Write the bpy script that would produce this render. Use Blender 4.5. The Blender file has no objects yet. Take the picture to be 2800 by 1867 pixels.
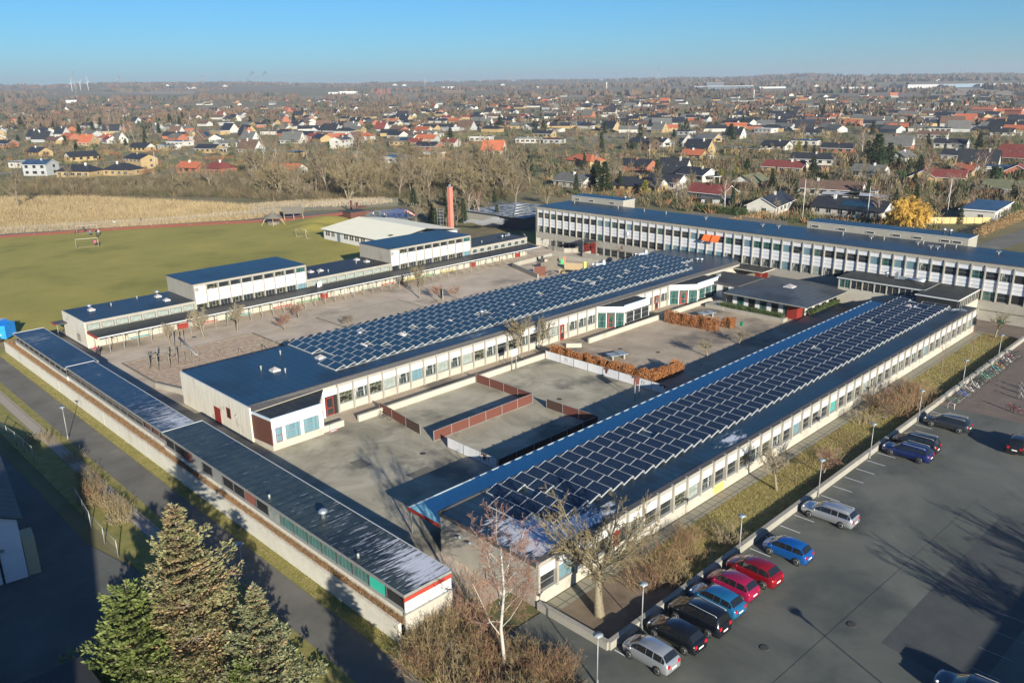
import bpy, bmesh, math, random
import numpy as np
from mathutils import Vector, Matrix, noise
R=math.radians; PI=math.pi
scene=bpy.context.scene
# ---------------------------------------------------------------- camera (survey fit of the photograph), world, sun
CAM_H=36.0; F_PX=2247.674/1.190476; CX,CY=1176.0,784.1        # focal length in pixels of a 2352 px wide frame
M3=np.array([[0.71003858,-0.21926349,0.66915524],[-0.70403189,-0.2027309,0.68061684],[-0.01357598,-0.95437084,-0.29831525]])
cam=bpy.data.cameras.new('camera'); camo=bpy.data.objects.new('camera',cam); scene.collection.objects.link(camo)
mm=Matrix.Identity(4)
for i in range(3):
    mm[i][0]=M3[i,0]; mm[i][1]=-M3[i,1]; mm[i][2]=-M3[i,2]
mm[2][3]=CAM_H; camo.matrix_world=mm
cam.lens=28.899; cam.sensor_width=36; cam.sensor_fit='HORIZONTAL'; cam.clip_start=.5; cam.clip_end=30000
scene.camera=camo
SUN=Vector((-.387,-.922,math.tan(R(16.5)))).normalized()
EL=math.asin(SUN.z)
w=bpy.data.worlds.new('World'); scene.world=w; w.use_nodes=True; nt=w.node_tree
sky=nt.nodes.new('ShaderNodeTexSky'); sky.sky_type='NISHITA'; sky.sun_disc=False
sky.sun_elevation=EL; sky.sun_rotation=math.atan2(SUN.x,SUN.y); sky.air_density=1.; sky.dust_density=.12; sky.ozone_density=10.; sky.altitude=30
bg=nt.nodes['Background']; tint=nt.nodes.new('ShaderNodeMixRGB'); tint.blend_type='MULTIPLY'; tint.inputs[0].default_value=1; tint.inputs[2].default_value=(.93,1.05,.95,1); nt.links.new(sky.outputs[0],tint.inputs[1]); nt.links.new(tint.outputs[0],bg.inputs[0]); bg.inputs[1].default_value=.068
sl=bpy.data.lights.new('sun','SUN'); sl.energy=5.; sl.angle=R(.5); sl.color=(1,.94,.79)
so=bpy.data.objects.new('sun',sl); scene.collection.objects.link(so); so.rotation_euler=SUN.to_track_quat('Z','Y').to_euler(); so.location=(0,0,200)
vs=scene.view_settings; vs.view_transform='Standard'; vs.look='None'; vs.gamma=1; vs.exposure=.98; vs.use_curve_mapping=False

# ---------------------------------------------------------------- terrain height and survey helpers
def sstep(a,b,x):
    t=max(0,min(1,(x-a)/(b-a))); return t*t*(3-2*t)
def terr(x,y):
    r=math.hypot(x,y)
    if r<1100: return 0.
    az=math.atan2(x,y)          # 0 = +v, pi/2 = +u
    k=.62+.38*math.cos(az*1.0-.1)+.10*math.sin(az*7)+.07*math.sin(az*17+1)+.04*math.sin(az*41)
    return 62*k*sstep(1100,6400,r)**1.25 + 5*math.sin(x/310)*math.sin(y/260+1)*sstep(1100,2500,r)
def G(px,py,z=0.):
    'ground point (photo survey) seen at px,py of the 2352 px overview'
    d=M3@np.array([px-CX,py-CY,F_PX]); d/=np.linalg.norm(d)
    if z==0. and d[2]>-.034:
        t=1100.
        while t<7400:
            if CAM_H+d[2]*t<terr(d[0]*t,d[1]*t): break
            t+=25
        return Vector((d[0]*t,d[1]*t,terr(d[0]*t,d[1]*t)))
    t=(z-CAM_H)/d[2]; return Vector((d[0]*t,d[1]*t,z))
REG=dict(a=(0,180,.42517),b=(900,180,.42517),c=(1800,180,.42517),d=(0,600,.34014),e=(700,520,.34014),f=(1400,500,.29762),g=(2000,500,.34014),h=(0,900,.61674),
A=(500,850,.34014),B=(1000,850,.38265),C=(1900,850,.38265),D=(400,1250,.3935),E=(1100,1300,.36166),F=(1650,1300,.36162),I=(1300,700,.38265))
def Z(r,x,y,z=0.):
    a=REG[r]; return G((a[0]+x*a[2])/1.190476,(a[1]+y*a[2])/1.190476,z)

# ---------------------------------------------------------------- materials
MAT={}
def mat(name,col,rough=.8,col2=None,scale=1.,detail=6,bump=0.,bscale=None,metal=0.,spec=.5,stops=(.35,.65),stretch=None,col3=None,scale3=.1,stops3=(.45,.6),dist=0.,bdist=.02):
    m=bpy.data.materials.new(name); m.use_nodes=True; n=m.node_tree; b=n.nodes['Principled BSDF']
    b.inputs['Roughness'].default_value=rough; b.inputs['Metallic'].default_value=metal; b.inputs['Specular IOR Level'].default_value=spec
    b.inputs['Base Color'].default_value=(*col,1)
    tc=n.nodes.new('ShaderNodeTexCoord'); src=tc.outputs['Object']
    if stretch:
        mp=n.nodes.new('ShaderNodeMapping'); mp.inputs['Scale'].default_value=stretch; n.links.new(src,mp.inputs[0]); ssrc=mp.outputs[0]
    else: ssrc=src
    if col2:
        t=n.nodes.new('ShaderNodeTexNoise'); t.inputs['Scale'].default_value=scale; t.inputs['Detail'].default_value=detail; t.inputs['Roughness'].default_value=.65; t.inputs['Distortion'].default_value=dist
        n.links.new(ssrc,t.inputs['Vector'])
        r=n.nodes.new('ShaderNodeValToRGB'); r.color_ramp.elements[0].position=stops[0]; r.color_ramp.elements[1].position=stops[1]
        r.color_ramp.elements[0].color=(*col,1); r.color_ramp.elements[1].color=(*col2,1)
        n.links.new(t.outputs['Fac'],r.inputs[0]); out=r.outputs[0]
        if col3:
            t3=n.nodes.new('ShaderNodeTexNoise'); t3.inputs['Scale'].default_value=scale3; t3.inputs['Detail'].default_value=5; t3.inputs['Roughness'].default_value=.6
            n.links.new(src,t3.inputs['Vector'])
            r3=n.nodes.new('ShaderNodeValToRGB'); r3.color_ramp.elements[0].position=stops3[0]; r3.color_ramp.elements[1].position=stops3[1]
            n.links.new(t3.outputs['Fac'],r3.inputs[0]); mx=n.nodes.new('ShaderNodeMixRGB'); n.links.new(r3.outputs[0],mx.inputs[0]); n.links.new(out,mx.inputs[1]); mx.inputs[2].default_value=(*col3,1); out=mx.outputs[0]
        n.links.new(out,b.inputs['Base Color'])
    if bump:
        t=n.nodes.new('ShaderNodeTexNoise'); t.inputs['Scale'].default_value=bscale or scale*4; t.inputs['Detail'].default_value=5
        n.links.new(ssrc,t.inputs['Vector']); bp=n.nodes.new('ShaderNodeBump'); bp.inputs['Strength'].default_value=bump; bp.inputs['Distance'].default_value=bdist
        n.links.new(t.outputs['Fac'],bp.inputs['Height']); n.links.new(bp.outputs[0],b.inputs['Normal'])
    MAT[name]=m; return m
def frost_mat(name,base,base2,frost,scale,stretch,stops,rough=.45,fr_scale=.25,axis_mask=None):
    'roofing felt with seams and patches of hoar frost'
    m=mat(name,base,rough,base2,1.2,8,.25,3.,stops=(.3,.7),col3=tuple(c*.5+.006 for c in base),scale3=.16,stops3=(.50,.66)); n=m.node_tree; b=n.nodes['Principled BSDF']
    old=b.inputs['Base Color'].links[0].from_socket
    tc=[q for q in n.nodes if q.type=='TEX_COORD'][0]
    # felt seams: bands across the roof
    wv=n.nodes.new('ShaderNodeTexWave'); wv.bands_direction='Y' if scale<0 else 'X'; wv.inputs['Scale'].default_value=.314*abs(scale); wv.inputs['Distortion'].default_value=.6; wv.inputs['Detail'].default_value=2; wv.inputs['Detail Scale'].default_value=2
    n.links.new(tc.outputs['Object'],wv.inputs['Vector'])
    rr=n.nodes.new('ShaderNodeValToRGB'); rr.color_ramp.elements[0].position=.0; rr.color_ramp.elements[0].color=(.45,.45,.45,1); rr.color_ramp.elements[1].position=.09; rr.color_ramp.elements[1].color=(1,1,1,1)
    n.links.new(wv.outputs['Fac'],rr.inputs[0])
    mu=n.nodes.new('ShaderNodeMixRGB'); mu.blend_type='MULTIPLY'; mu.inputs[0].default_value=1; n.links.new(old,mu.inputs[1]); n.links.new(rr.outputs[0],mu.inputs[2])
    mp=n.nodes.new('ShaderNodeMapping'); mp.inputs['Scale'].default_value=stretch; n.links.new(tc.outputs['Object'],mp.inputs[0])
    t=n.nodes.new('ShaderNodeTexNoise'); t.inputs['Scale'].default_value=1; t.inputs['Detail'].default_value=8; t.inputs['Roughness'].default_value=.7; n.links.new(mp.outputs[0],t.inputs['Vector'])
    src=t.outputs['Fac']
    if axis_mask:       # frost builds up towards some spots (object space): list of (x,y,radius x,radius y,weight)
        sx=n.nodes.new('ShaderNodeSeparateXYZ'); n.links.new(tc.outputs['Object'],sx.inputs[0])
        def M(op,a,b=None):
            q=n.nodes.new('ShaderNodeMath'); q.operation=op
            for i,v in enumerate((a,b)):
                if v is None: continue
                if isinstance(v,(int,float)): q.inputs[i].default_value=v
                else: n.links.new(v,q.inputs[i])
            return q.outputs[0]
        for (x,y,rx,ry,wt) in axis_mask:
            dx=M('DIVIDE',M('SUBTRACT',sx.outputs[0],x),rx); dy=M('DIVIDE',M('SUBTRACT',sx.outputs[1],y),ry)
            dd=M('ADD',M('MULTIPLY',dx,dx),M('MULTIPLY',dy,dy)); k=M('MULTIPLY',M('POWER',2.718,M('MULTIPLY',dd,-1.)),wt)
            src=M('ADD',src,k)
    r=n.nodes.new('ShaderNodeValToRGB'); r.color_ramp.elements[0].position=stops[0]; r.color_ramp.elements[1].position=stops[1]; n.links.new(src,r.inputs[0])
    mx=n.nodes.new('ShaderNodeMixRGB'); n.links.new(r.outputs[0],mx.inputs[0]); n.links.new(mu.outputs[0],mx.inputs[1]); mx.inputs[2].default_value=(*frost,1)
    n.links.new(mx.outputs[0],b.inputs['Base Color'])
    rm=n.nodes.new('ShaderNodeMath'); rm.operation='MULTIPLY_ADD'; n.links.new(r.outputs[0],rm.inputs[0]); rm.inputs[1].default_value=.9-rough; rm.inputs[2].default_value=rough; n.links.new(rm.outputs[0],b.inputs['Roughness'])
    return m
def grid_mat(name,base,line,sx,sy,lw,rough=.12,dots=False,spec=.5,axes=(0,1),coat=0):
    m=mat(name,base,rough,spec=spec); n=m.node_tree; b=n.nodes['Principled BSDF']; tc=[q for q in n.nodes if q.type=='TEX_COORD'][0]
    s=n.nodes.new('ShaderNodeSeparateXYZ'); n.links.new(tc.outputs['Object'],s.inputs[0])
    def M(op,a,bb=None):
        q=n.nodes.new('ShaderNodeMath'); q.operation=op
        for i,v in enumerate((a,bb)):
            if v is None: continue
            if isinstance(v,(int,float)): q.inputs[i].default_value=v
            else: n.links.new(v,q.inputs[i])
        return q.outputs[0]
    def edge(o,p): return M('ABSOLUTE',M('SUBTRACT',M('FRACT',M('DIVIDE',o,p)),.5))
    ex,ey=edge(s.outputs[axes[0]],sx),edge(s.outputs[axes[1]],sy)
    if dots: v=M('GREATER_THAN',M('ADD',ex,ey),1-lw)
    else: v=M('GREATER_THAN',M('MAXIMUM',ex,ey),.5-lw)
    mx=n.nodes.new('ShaderNodeMixRGB'); n.links.new(v,mx.inputs[0]); mx.inputs[1].default_value=(*base,1); mx.inputs[2].default_value=(*line,1); n.links.new(mx.outputs[0],b.inputs['Base Color'])
    return m
def wallmat(name,col,col2,streak=(.75,.72,.66),amt=.5):
    'concrete or render with soft blotches and rain streaks'
    return mat(name,col,.85,col2,.9,8,.15,9.,stops=(.3,.75),col3=tuple(c*s for c,s in zip(col,streak)),scale3=.45,stops3=(.55,.8))

CONC=wallmat('concrete',(.27,.25,.215),(.34,.32,.28))
CONCW=wallmat('lightened_concrete_wall',(.54,.51,.435),(.66,.63,.55))  # lighter copy of the concrete, brightens walls the sun only grazes
CONCS=mat('concrete_streaked',(.50,.465,.40),.9,(.66,.62,.53),1.0,9,.2,8.,stretch=(3.5,3.5,.35),stops=(.28,.62),col3=(.20,.18,.15),scale3=.6,stops3=(.6,.85))  # rain streaks; base also lightened for the grazed end wall
CREAM=wallmat('cream_render',(.37,.34,.285),(.44,.41,.35))
WHITE=mat('white_panel',(.66,.65,.64),.55,(.58,.57,.55),1.5,6,stops=(.4,.8))
WHITE2=mat('white_board',(.62,.62,.65),.6,(.50,.50,.51),.8,8,stops=(.45,.85),stretch=(1,1,.3))
GREYT=mat('grey_trim',(.19,.19,.185),.6,(.25,.25,.24),3.)
SILL=mat('grey_sill',(.30,.30,.29),.7)
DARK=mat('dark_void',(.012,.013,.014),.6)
GLASS=mat('dark_glass',(.016,.019,.022),.07,(.035,.04,.045),.6,2,spec=.7)
GLASSB=mat('curtained_glass',(.09,.175,.215),.25,(.16,.26,.30),7.,3,stretch=(1,1,.05),spec=.7)
GLASSW=mat('blind_glass',(.20,.235,.22),.2,(.30,.33,.30),2.,3,spec=.6)
GLASSG=mat('half_curtained_glass',(.03,.04,.04),.12,(.40,.42,.40),4.,3,stretch=(1.5,1.5,.1),stops=(.52,.58),spec=.7)
GLASST=mat('teal_curtain_glass',(.012,.035,.035),.1,(.055,.14,.125),9.,3,stretch=(1,1,.05),stops=(.4,.6),spec=.7)
GLASSP=mat('busy_room_glass',(.02,.022,.02),.1,(.20,.20,.10),2.6,4,stops=(.5,.7),col3=(.25,.27,.3),scale3=3.,stops3=(.6,.66),spec=.7)
RED=mat('red_paint',(.19,.022,.016),.5,(.24,.03,.02),2.)
REDF=mat('red_fascia',(.38,.045,.028),.5)
BROWNW=mat('brown_boards',(.085,.035,.025),.6,(.12,.05,.035),9.,3,stretch=(.2,.2,4))
FELT=frost_mat('black_felt_skylit',(.011,.034,.060),(.019,.053,.090),(.40,.43,.47),1.,(1.,3.,1.),(.72,.86),.42)  # dark felt, the blue sky's reflection is put into its colour
FELT2=frost_mat('black_felt_cross_skylit',(.012,.028,.058),(.022,.047,.09),(.33,.37,.42),-1.,(.5,5.,1.),(.66,.80),.42)
FELTG=frost_mat('grey_felt',(.035,.038,.042),(.06,.063,.066),(.30,.31,.33),-1.,(3,1,1),(.74,.9),.6)
FELTM=frost_mat('mossy_felt',(.018,.022,.022),(.05,.05,.045),(.16,.16,.13),1.,(1,2,1),(.60,.78),.6)
FASCIA=mat('dark_fascia',(.055,.053,.055),.6,(.075,.07,.07),2.)
FROST=mat('frosted_canopy_skylit',(.22,.52,.60),.75,(.30,.62,.70),2.,8,.3,14.,stops=(.3,.7))  # frost, with the blue skylight of its shade mixed into the colour
METAL=mat('galvanised',(.27,.28,.28),.5,(.34,.35,.35),6.,metal=.4)
LAMPG=mat('lamp_glass',(.26,.30,.33),.2)
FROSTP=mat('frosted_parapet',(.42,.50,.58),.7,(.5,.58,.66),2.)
DUCT=mat('duct_metal',(.50,.54,.58),.35,metal=.7)
DOME=mat('skylight_dome',(.30,.27,.27),.15,(.42,.39,.39),3.)
PVM=grid_mat('solar_cells',(.011,.022,.046),(.24,.30,.36),.158,.158,.085,.10,True,.45)
PVC=grid_mat('solar_cells_blue',(.010,.036,.068),(.05,.10,.15),.158,.158,.05,.12,False,.45)
ALU=mat('aluminium_rail',(.62,.63,.63),.4,metal=.3)
TYRE=mat('tyre',(.018,.018,.018),.8); RIM=mat('alloy_rim',(.35,.36,.37),.35,metal=.7)
CARGL=mat('car_glass',(.012,.014,.016),.04,spec=.8); TAIL=mat('tail_light',(.45,.01,.02),.25); HEADL=mat('headlight',(.7,.72,.74),.15); PLATE=mat('plate_white',(.75,.75,.72),.5); BLACKP=mat('black_plastic',(.02,.02,.022),.55)
BARK=mat('bark',(.16,.125,.09),.9,(.24,.20,.15),6.,5,.3,20); BARKG=mat('green_bark',(.155,.13,.085),.9,(.23,.195,.13),5.,5); TWIG=mat('twigs',(.13,.10,.06),.9,(.20,.155,.095),2.); TWIGR=mat('red_twigs',(.20,.105,.075),.9,(.27,.15,.10),2.)
TWIGO=mat('olive_twigs',(.15,.12,.062),.9,(.23,.18,.10),1.); TWIGY=mat('willow_twigs',(.46,.27,.045),.8,(.56,.35,.07),1.5); TWIGP=mat('pale_twigs',(.21,.17,.115),.9,(.28,.235,.16),2.); BIRCH=mat('birch_bark',(.42,.40,.36),.7,(.22,.19,.16),5.,6,stops=(.55,.75),stretch=(1,1,3))
NEEDLE=mat('spruce_needles',(.185,.185,.075),.75,(.27,.26,.125),2.,5); PINEN=mat('pine_needles',(.11,.15,.035),.75,(.19,.215,.06),2.); CONI=mat('conifer_dark',(.018,.04,.014),.85,(.04,.07,.022),.9); CONY=mat('conifer_yellow',(.24,.22,.03),.8,(.32,.28,.05),2.)
BEECH=mat('beech_leaves',(.27,.105,.033),.7,(.38,.165,.055),3.,6); EVER=mat('evergreen_leaves',(.035,.06,.015),.7,(.075,.11,.03),4.)
WOOD=mat('grey_timber',(.12,.105,.085),.85,(.20,.18,.145),4.,6,stretch=(1,1,.3)); TIMB=mat('tan_timber',(.36,.27,.15),.8,(.45,.34,.2),5.)
RUST=mat('rust_steel_mesh',(.105,.032,.022),.75,(.14,.045,.03),9.,5)
SKIN=mat('skin',(.45,.28,.2),.6)
def flat(name,c,r=.6,**k): return MAT.get(name) or mat(name,c,r,tuple(min(1,x*1.15) for x in c),3.,**k)

# ---------------------------------------------------------------- mesh helpers
COL=scene.collection
class MB:
    def __init__(s): s.v=[]; s.f=[]; s.m=[]; s.ms=[]; s.sm=[]
    def mi(s,m):
        if m not in s.ms: s.ms.append(m)
        return s.ms.index(m)
    def add(s,vs,fs,m,smooth=False):
        o=len(s.v); s.v+= [tuple(v) for v in vs]; k=s.mi(m)
        for f in fs: s.f.append(tuple(i+o for i in f)); s.m.append(k); s.sm.append(smooth)
        return s
    def box(s,x0,x1,y0,y1,z0,z1,m,top=None):
        v=[(x0,y0,z0),(x1,y0,z0),(x1,y1,z0),(x0,y1,z0),(x0,y0,z1),(x1,y0,z1),(x1,y1,z1),(x0,y1,z1)]
        s.add(v,[(0,3,2,1),(0,1,5,4),(1,2,6,5),(2,3,7,6),(3,0,4,7)],m); s.add(v,[(4,5,6,7)],top or m); return s
    def prism(s,pts,z0,z1,m,top=None):
        n=len(pts); zz0=z0 if isinstance(z0,(list,tuple)) else [z0]*n; zz1=z1 if isinstance(z1,(list,tuple)) else [z1]*n
        v=[(p[0],p[1],zz0[i]) for i,p in enumerate(pts)]+[(p[0],p[1],zz1[i]) for i,p in enumerate(pts)]
        s.add(v,[tuple(range(n-1,-1,-1))]+[(i,(i+1)%n,(i+1)%n+n,i+n) for i in range(n)],m); s.add(v,[tuple(range(n,2*n))],top or m); return s
    def quad(s,a,b,c,d,m): return s.add([a,b,c,d],[(0,1,2,3)],m)
    def tube(s,pts,rad,m,n=6,cap=True,smooth=True):
        pts=[Vector(p) for p in pts]; rad=rad if isinstance(rad,(list,tuple)) else [rad]*len(pts)
        vs=[];fs=[]
        d=(pts[1]-pts[0]).normalized(); up=Vector((0,0,1)) if abs(d.z)<.9 else Vector((1,0,0)); a=d.cross(up).normalized(); 
        for i,p in enumerate(pts):
            if i==0: d=pts[1]-pts[0]
            elif i==len(pts)-1: d=pts[i]-pts[i-1]
            else: d=pts[i+1]-pts[i-1]
            d.normalize(); a=(a-d*a.dot(d)); 
            if a.length<1e-5: a=d.orthogonal()
            a.normalize(); b=d.cross(a)
            for k in range(n):
                t=2*PI*k/n; vs.append(p+(a*math.cos(t)+b*math.sin(t))*rad[i])
        for i in range(len(pts)-1):
            for k in range(n): fs.append((i*n+k,i*n+(k+1)%n,(i+1)*n+(k+1)%n,(i+1)*n+k))
        if cap and n>=3: fs.append(tuple(range(n-1,-1,-1))); fs.append(tuple(range((len(pts)-1)*n,len(pts)*n)))
        return s.add(vs,fs,m,smooth)
    def lathe(s,prof,m,n=16,c=(0,0,0),smooth=True,axis='z'):
        vs=[];fs=[]
        for (r,z) in prof:
            for k in range(n):
                t=2*PI*k/n; x,y=r*math.cos(t),r*math.sin(t)
                vs.append((c[0]+x,c[1]+y,c[2]+z) if axis=='z' else (c[0]+x,c[1]+z,c[2]+y))
        for i in range(len(prof)-1):
            for k in range(n): fs.append((i*n+k,i*n+(k+1)%n,(i+1)*n+(k+1)%n,(i+1)*n+k))
        fs.append(tuple(range(n-1,-1,-1))); fs.append(tuple(range((len(prof)-1)*n,len(prof)*n)))
        return s.add(vs,fs,m,smooth)
    def mesh(s,name):
        me=bpy.data.meshes.new(name); me.from_pydata(s.v,[],s.f)
        for m in s.ms: me.materials.append(m)
        me.polygons.foreach_set('material_index',s.m); me.polygons.foreach_set('use_smooth',s.sm); me.update(); return me
    def obj(s,name,parent=None,loc=None,rz=0,label=None): return link(name,s.mesh(name),parent,loc,rz,label)
def link(name,me,parent=None,loc=None,rz=0,label=None):
    o=bpy.data.objects.new(name,me); COL.objects.link(o)
    if parent is not None: o.parent=parent
    if loc is not None: o.location=loc
    if rz: o.rotation_euler=(0,0,rz)
    if label: o['label']=label
    return o
def tag(o,label,cat,group=None):
    o['label']=label; o['category']=cat
    if group: o['group']=group
    return o
def thing(name,label,cat,loc=(0,0,0),rz=0,group=None):
    o=bpy.data.objects.new(name,None); COL.objects.link(o); o.empty_display_size=.3
    o.location=loc; o.rotation_euler=(0,0,rz); return tag(o,label,cat,group)
def dup(root,loc,rz=0,label=None,scale=None,group=None):
    def cp(o,p):
        c=o.copy(); COL.objects.link(c)
        if p is not None: c.parent=p
        for ch in o.children: cp(ch,c)
        return c
    c=cp(root,None); c.location=loc; c.rotation_euler=(0,0,rz)
    if scale: c.scale=scale if isinstance(scale,(tuple,list)) else (scale,)*3
    if label: c['label']=label
    if group: c['group']=group
    return c
def structure(o): o['kind']='structure'; return o
def stuff(o): o['kind']='stuff'; return o
ORD=['first','second','third','fourth','fifth','sixth','seventh','eighth','ninth','tenth','eleventh','twelfth','thirteenth','fourteenth','fifteenth','sixteenth','seventeenth','eighteenth','nineteenth']
def ordn(i):
    i+=1
    if i<=19: return ORD[i-1]
    t={2:'twent',3:'thirt',4:'fort',5:'fift',6:'sixt',7:'sevent',8:'eight',9:'ninet'}
    if i>=100: return str(i)+'th'
    return t[i//10]+'ieth' if i%10==0 else t[i//10]+'y-'+ORD[i%10-1]
# ---------------------------------------------------------------- THE SETTING: terrain, field, roads, yards
def terrain():
    mb=MB(); rs=[0,30,60,100,150,220,300,400,520,650,800,950]+[1100*(1.055**i) for i in range(38)]; n=240
    vs=[(0,0,-.06)]; fs=[]
    for r in rs[1:]:
        for k in range(n):
            a=2*PI*k/n; x,y=r*math.sin(a),r*math.cos(a); vs.append((x,y,terr(x,y)-.06))
    for k in range(n): fs.append((0,1+(k+1)%n,1+k))
    for i in range(len(rs)-2):
        for k in range(n):
            a=1+i*n; fs.append((a+k,a+(k+1)%n,a+n+(k+1)%n,a+n+k))
    m=mat('suburb_ground',(.105,.10,.034),.95,(.21,.165,.08),.035,10,.2,.4,stops=(.38,.62),col3=(.23,.185,.125),scale3=.0021,stops3=(.52,.60))
    mb.add(vs,fs,m,True); return structure(mb.obj('ground'))
terrain()
def sheet(name,pts,z,m,th=.0):
    mb=MB(); mb.add([(p[0],p[1],z) for p in pts],[tuple(range(len(pts)))],m)
    o=mb.obj(name)
    if o.data.polygons[0].normal.z<0: o.data.flip_normals()
    return structure(o)
GRASSF=mat('field_grass',(.24,.215,.038),.95,(.37,.30,.062),.09,9,.3,6.,stops=(.3,.72),col3=(.20,.185,.03),scale3=.045,stops3=(.50,.62),bdist=.05)
VERGE=mat('verge_grass',(.16,.165,.028),.95,(.29,.235,.08),1.1,8,.5,7.,stops=(.35,.65),bdist=.06)
LAWN=mat('winter_lawn',(.17,.16,.035),.95,(.33,.25,.085),1.6,10,.7,5.,stops=(.35,.62),col3=(.13,.075,.035),scale3=.12,stops3=(.5,.68),bdist=.1)
TRACK=mat('running_track',(.48,.12,.05),.9,(.55,.16,.08),.6,8)
YARD=mat('yard_paving',(.38,.305,.235),.9,(.53,.44,.35),.13,10,.15,12.,stops=(.36,.62),col3=(.22,.18,.145),scale3=.075,stops3=(.52,.64),dist=.6)
COURT=mat('courtyard_asphalt',(.25,.225,.16),.9,(.42,.375,.285),.16,10,.15,12.,stops=(.36,.62),col3=(.14,.13,.105),scale3=.12,stops3=(.52,.64),dist=1.)
COURTB=mat('courtyard_brown_paving',(.30,.235,.17),.9,(.43,.35,.26),.2,9,.15,10.,col3=(.15,.125,.10),scale3=.09,stops3=(.52,.64),dist=.8)
ASPH=mat('parking_asphalt',(.075,.08,.070),.85,(.13,.132,.113),.10,12,.25,18.,stops=(.36,.64),col3=(.055,.061,.058),scale3=.13,stops3=(.50,.68),dist=.8)
ASPHR=mat('road_asphalt',(.11,.103,.088),.9,(.165,.152,.13),.25,9,.2,15.,col3=(.2,.18,.15),scale3=.22,stops3=(.6,.75))
BRICKP=mat('brick_paving',(.125,.095,.078),.9,(.17,.135,.11),.5,9,.2,9.)
SLAB=grid_mat('concrete_slabs',(.36,.31,.25),(.12,.105,.08),1.,.75,.03,.9)
TILEP=grid_mat('footpath_slabs',(.27,.245,.19),(.11,.11,.06),.9,.9,.05,.9)
SOIL=mat('bare_soil',(.12,.085,.055),.95,(.17,.125,.085),.8,8,.5,5.,col3=(.2,.15,.10),scale3=.3)
CHIPS=mat('wood_chips',(.30,.205,.14),.95,(.52,.40,.29),1.6,9,.9,4.,stops=(.35,.62),bdist=.1)
SAND=mat('sand',(.36,.30,.23),.95,(.44,.37,.29),.5,8)
DIRT=mat('dirt_yard',(.075,.078,.072),.95,(.12,.12,.11),.25,8,.3,3.)
WATER=mat('pond_water',(.02,.025,.02),.05)
sheet('sports_field',[(-40,128),(150,128),(150,206),(136.3,211),(-40,298)],-.03,GRASSF)
sheet('dirt_patch_path',[(28,131),(36,133.5),(52,140),(60,146),(50,141.5),(34,139),(20,139)],-.025,mat('worn_path',(.27,.18,.11),.95,(.20,.16,.06),.5,8))
sheet('running_track',[(-40,290.5),(53.9,242.5),(83.7,229.8),(119.2,209.3),(144,199),(147,204),(140,212),(121.6,213.5),(85.4,234.1),(55,246.8),(-40,296)],-.02,TRACK)
mb=MB()
for k in range(9):
    x=62+k*8.6; y=242.6-(x-62)*.515
    if x<122: mb.box(x,x+.13,y-.6,y+1.2,-.016,-.012,WHITE)
structure(mb.obj('track_markings'))
sheet('path_by_fence',[(-40,296),(55,246.8),(85.4,234.1),(121.6,213.5),(145,207),(148,209),(129,221),(91.4,235),(71,245),(55,252),(-40,303)],-.024,ASPHR)
sheet('field_corner_path',[Z('a',*p) for p in [(1600,960),(1680,925),(1950,905),(1940,950),(1650,975)]],-.014,ASPHR)
sheet('pond',[Z('a',*p) for p in [(1640,870),(1900,865),(1860,905),(1690,905)]],-.02,WATER)
sheet('school_yard',[(27.4,38),(138,38),(138,131.8),(127,131.8),(127,125),(36,125),(36,134),(27.4,134)],.0,YARD)
sheet('courtyard',[(32,46),(78.2,46),(78.2,73.3),(47,73.3),(47,77.3),(36.7,77.3),(36.7,93),(32,93)],.006,COURT)
sheet('courtyard_paving',[(78.2,46),(118,46),(118,77.3),(47,77.3),(47,73.3),(78.2,73.3)],.006,COURTB)
sheet('chip_playground',[(37.1,114.2),(56.3,114.3),(56.5,109.9),(56.5,93),(37.4,93),(37.4,100.6)],.008,CHIPS)
sheet('sand_pit',[(68.1,114.4),(84.2,113.9),(84.4,106.3),(68.2,106.6)],.10,SAND)
sheet('parking_lot',[(31.5,34.6),(36.6,34.6),(36.6,28.8),(97,28.8),(97.5,20),(101,-60),(20,-60),(27.4,25)],-.012,ASPH)
sheet('bicycle_paving',[(97,28.8),(160,28.8),(165,-60),(101,-60),(97.5,20)],-.014,BRICKP)
sheet('side_paving',[(131,28.8),(160,28.8),(160,10),(138,10),(138,38),(131,38)],-.004,BRICKP)
sheet('side_road',[(23.1,-20),(26.1,-20),(26.1,152),(23.1,152)],.0,ASPHR)
sheet('verge',[(26.1,20),(27.4,20),(27.4,152),(26.1,152)],.012,VERGE)
sheet('verge',[(18.4,60),(23.1,60),(23.1,152),(18.4,152)],.002,VERGE)
sheet('verge',[(19.4,-20),(23.1,-20),(23.1,60),(17.5,60)],.002,VERGE)
sheet('slab_path',[(20.95,60),(22.2,60),(22.2,152),(20.95,152)],.008,SLAB)
sheet('side_road_end',[(26.1,-20),(32,-20),(32,37),(26.1,37)],-.002,ASPHR)
sheet('dirt_yard',[(-60,-40),(18.6,-40),(18.6,60),(17.0,68),(17,150),(-60,150)],-.01,DIRT)
sheet('strip_lawn',[(46.5,28.8),(131.3,28.8),(131.3,33.8),(46.5,33.8)],.0+.001,LAWN)
sheet('tree_bed',[(36.8,28.8),(46.5,28.8),(46.5,33.8),(36.8,33.8)],.002,SOIL)
sheet('footpath',[(37,33.8),(131.3,33.8),(131.3,35.2),(37,35.2)],.012,TILEP)
sheet('birch_bed',[(26.3,20),(33.2,20),(33.2,38.6),(27.6,38.6),(26.3,36)],.01,SOIL)
sheet('lawn_behind_school',[(112,132),(138,132),(150,150),(158,209),(146,206),(128,204),(128,182),(124,150)],-.01,mat('rough_lawn',(.12,.12,.03),.95,(.22,.17,.08),.25,9,.4,3.,col3=(.13,.10,.06),scale3=.05))
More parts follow.
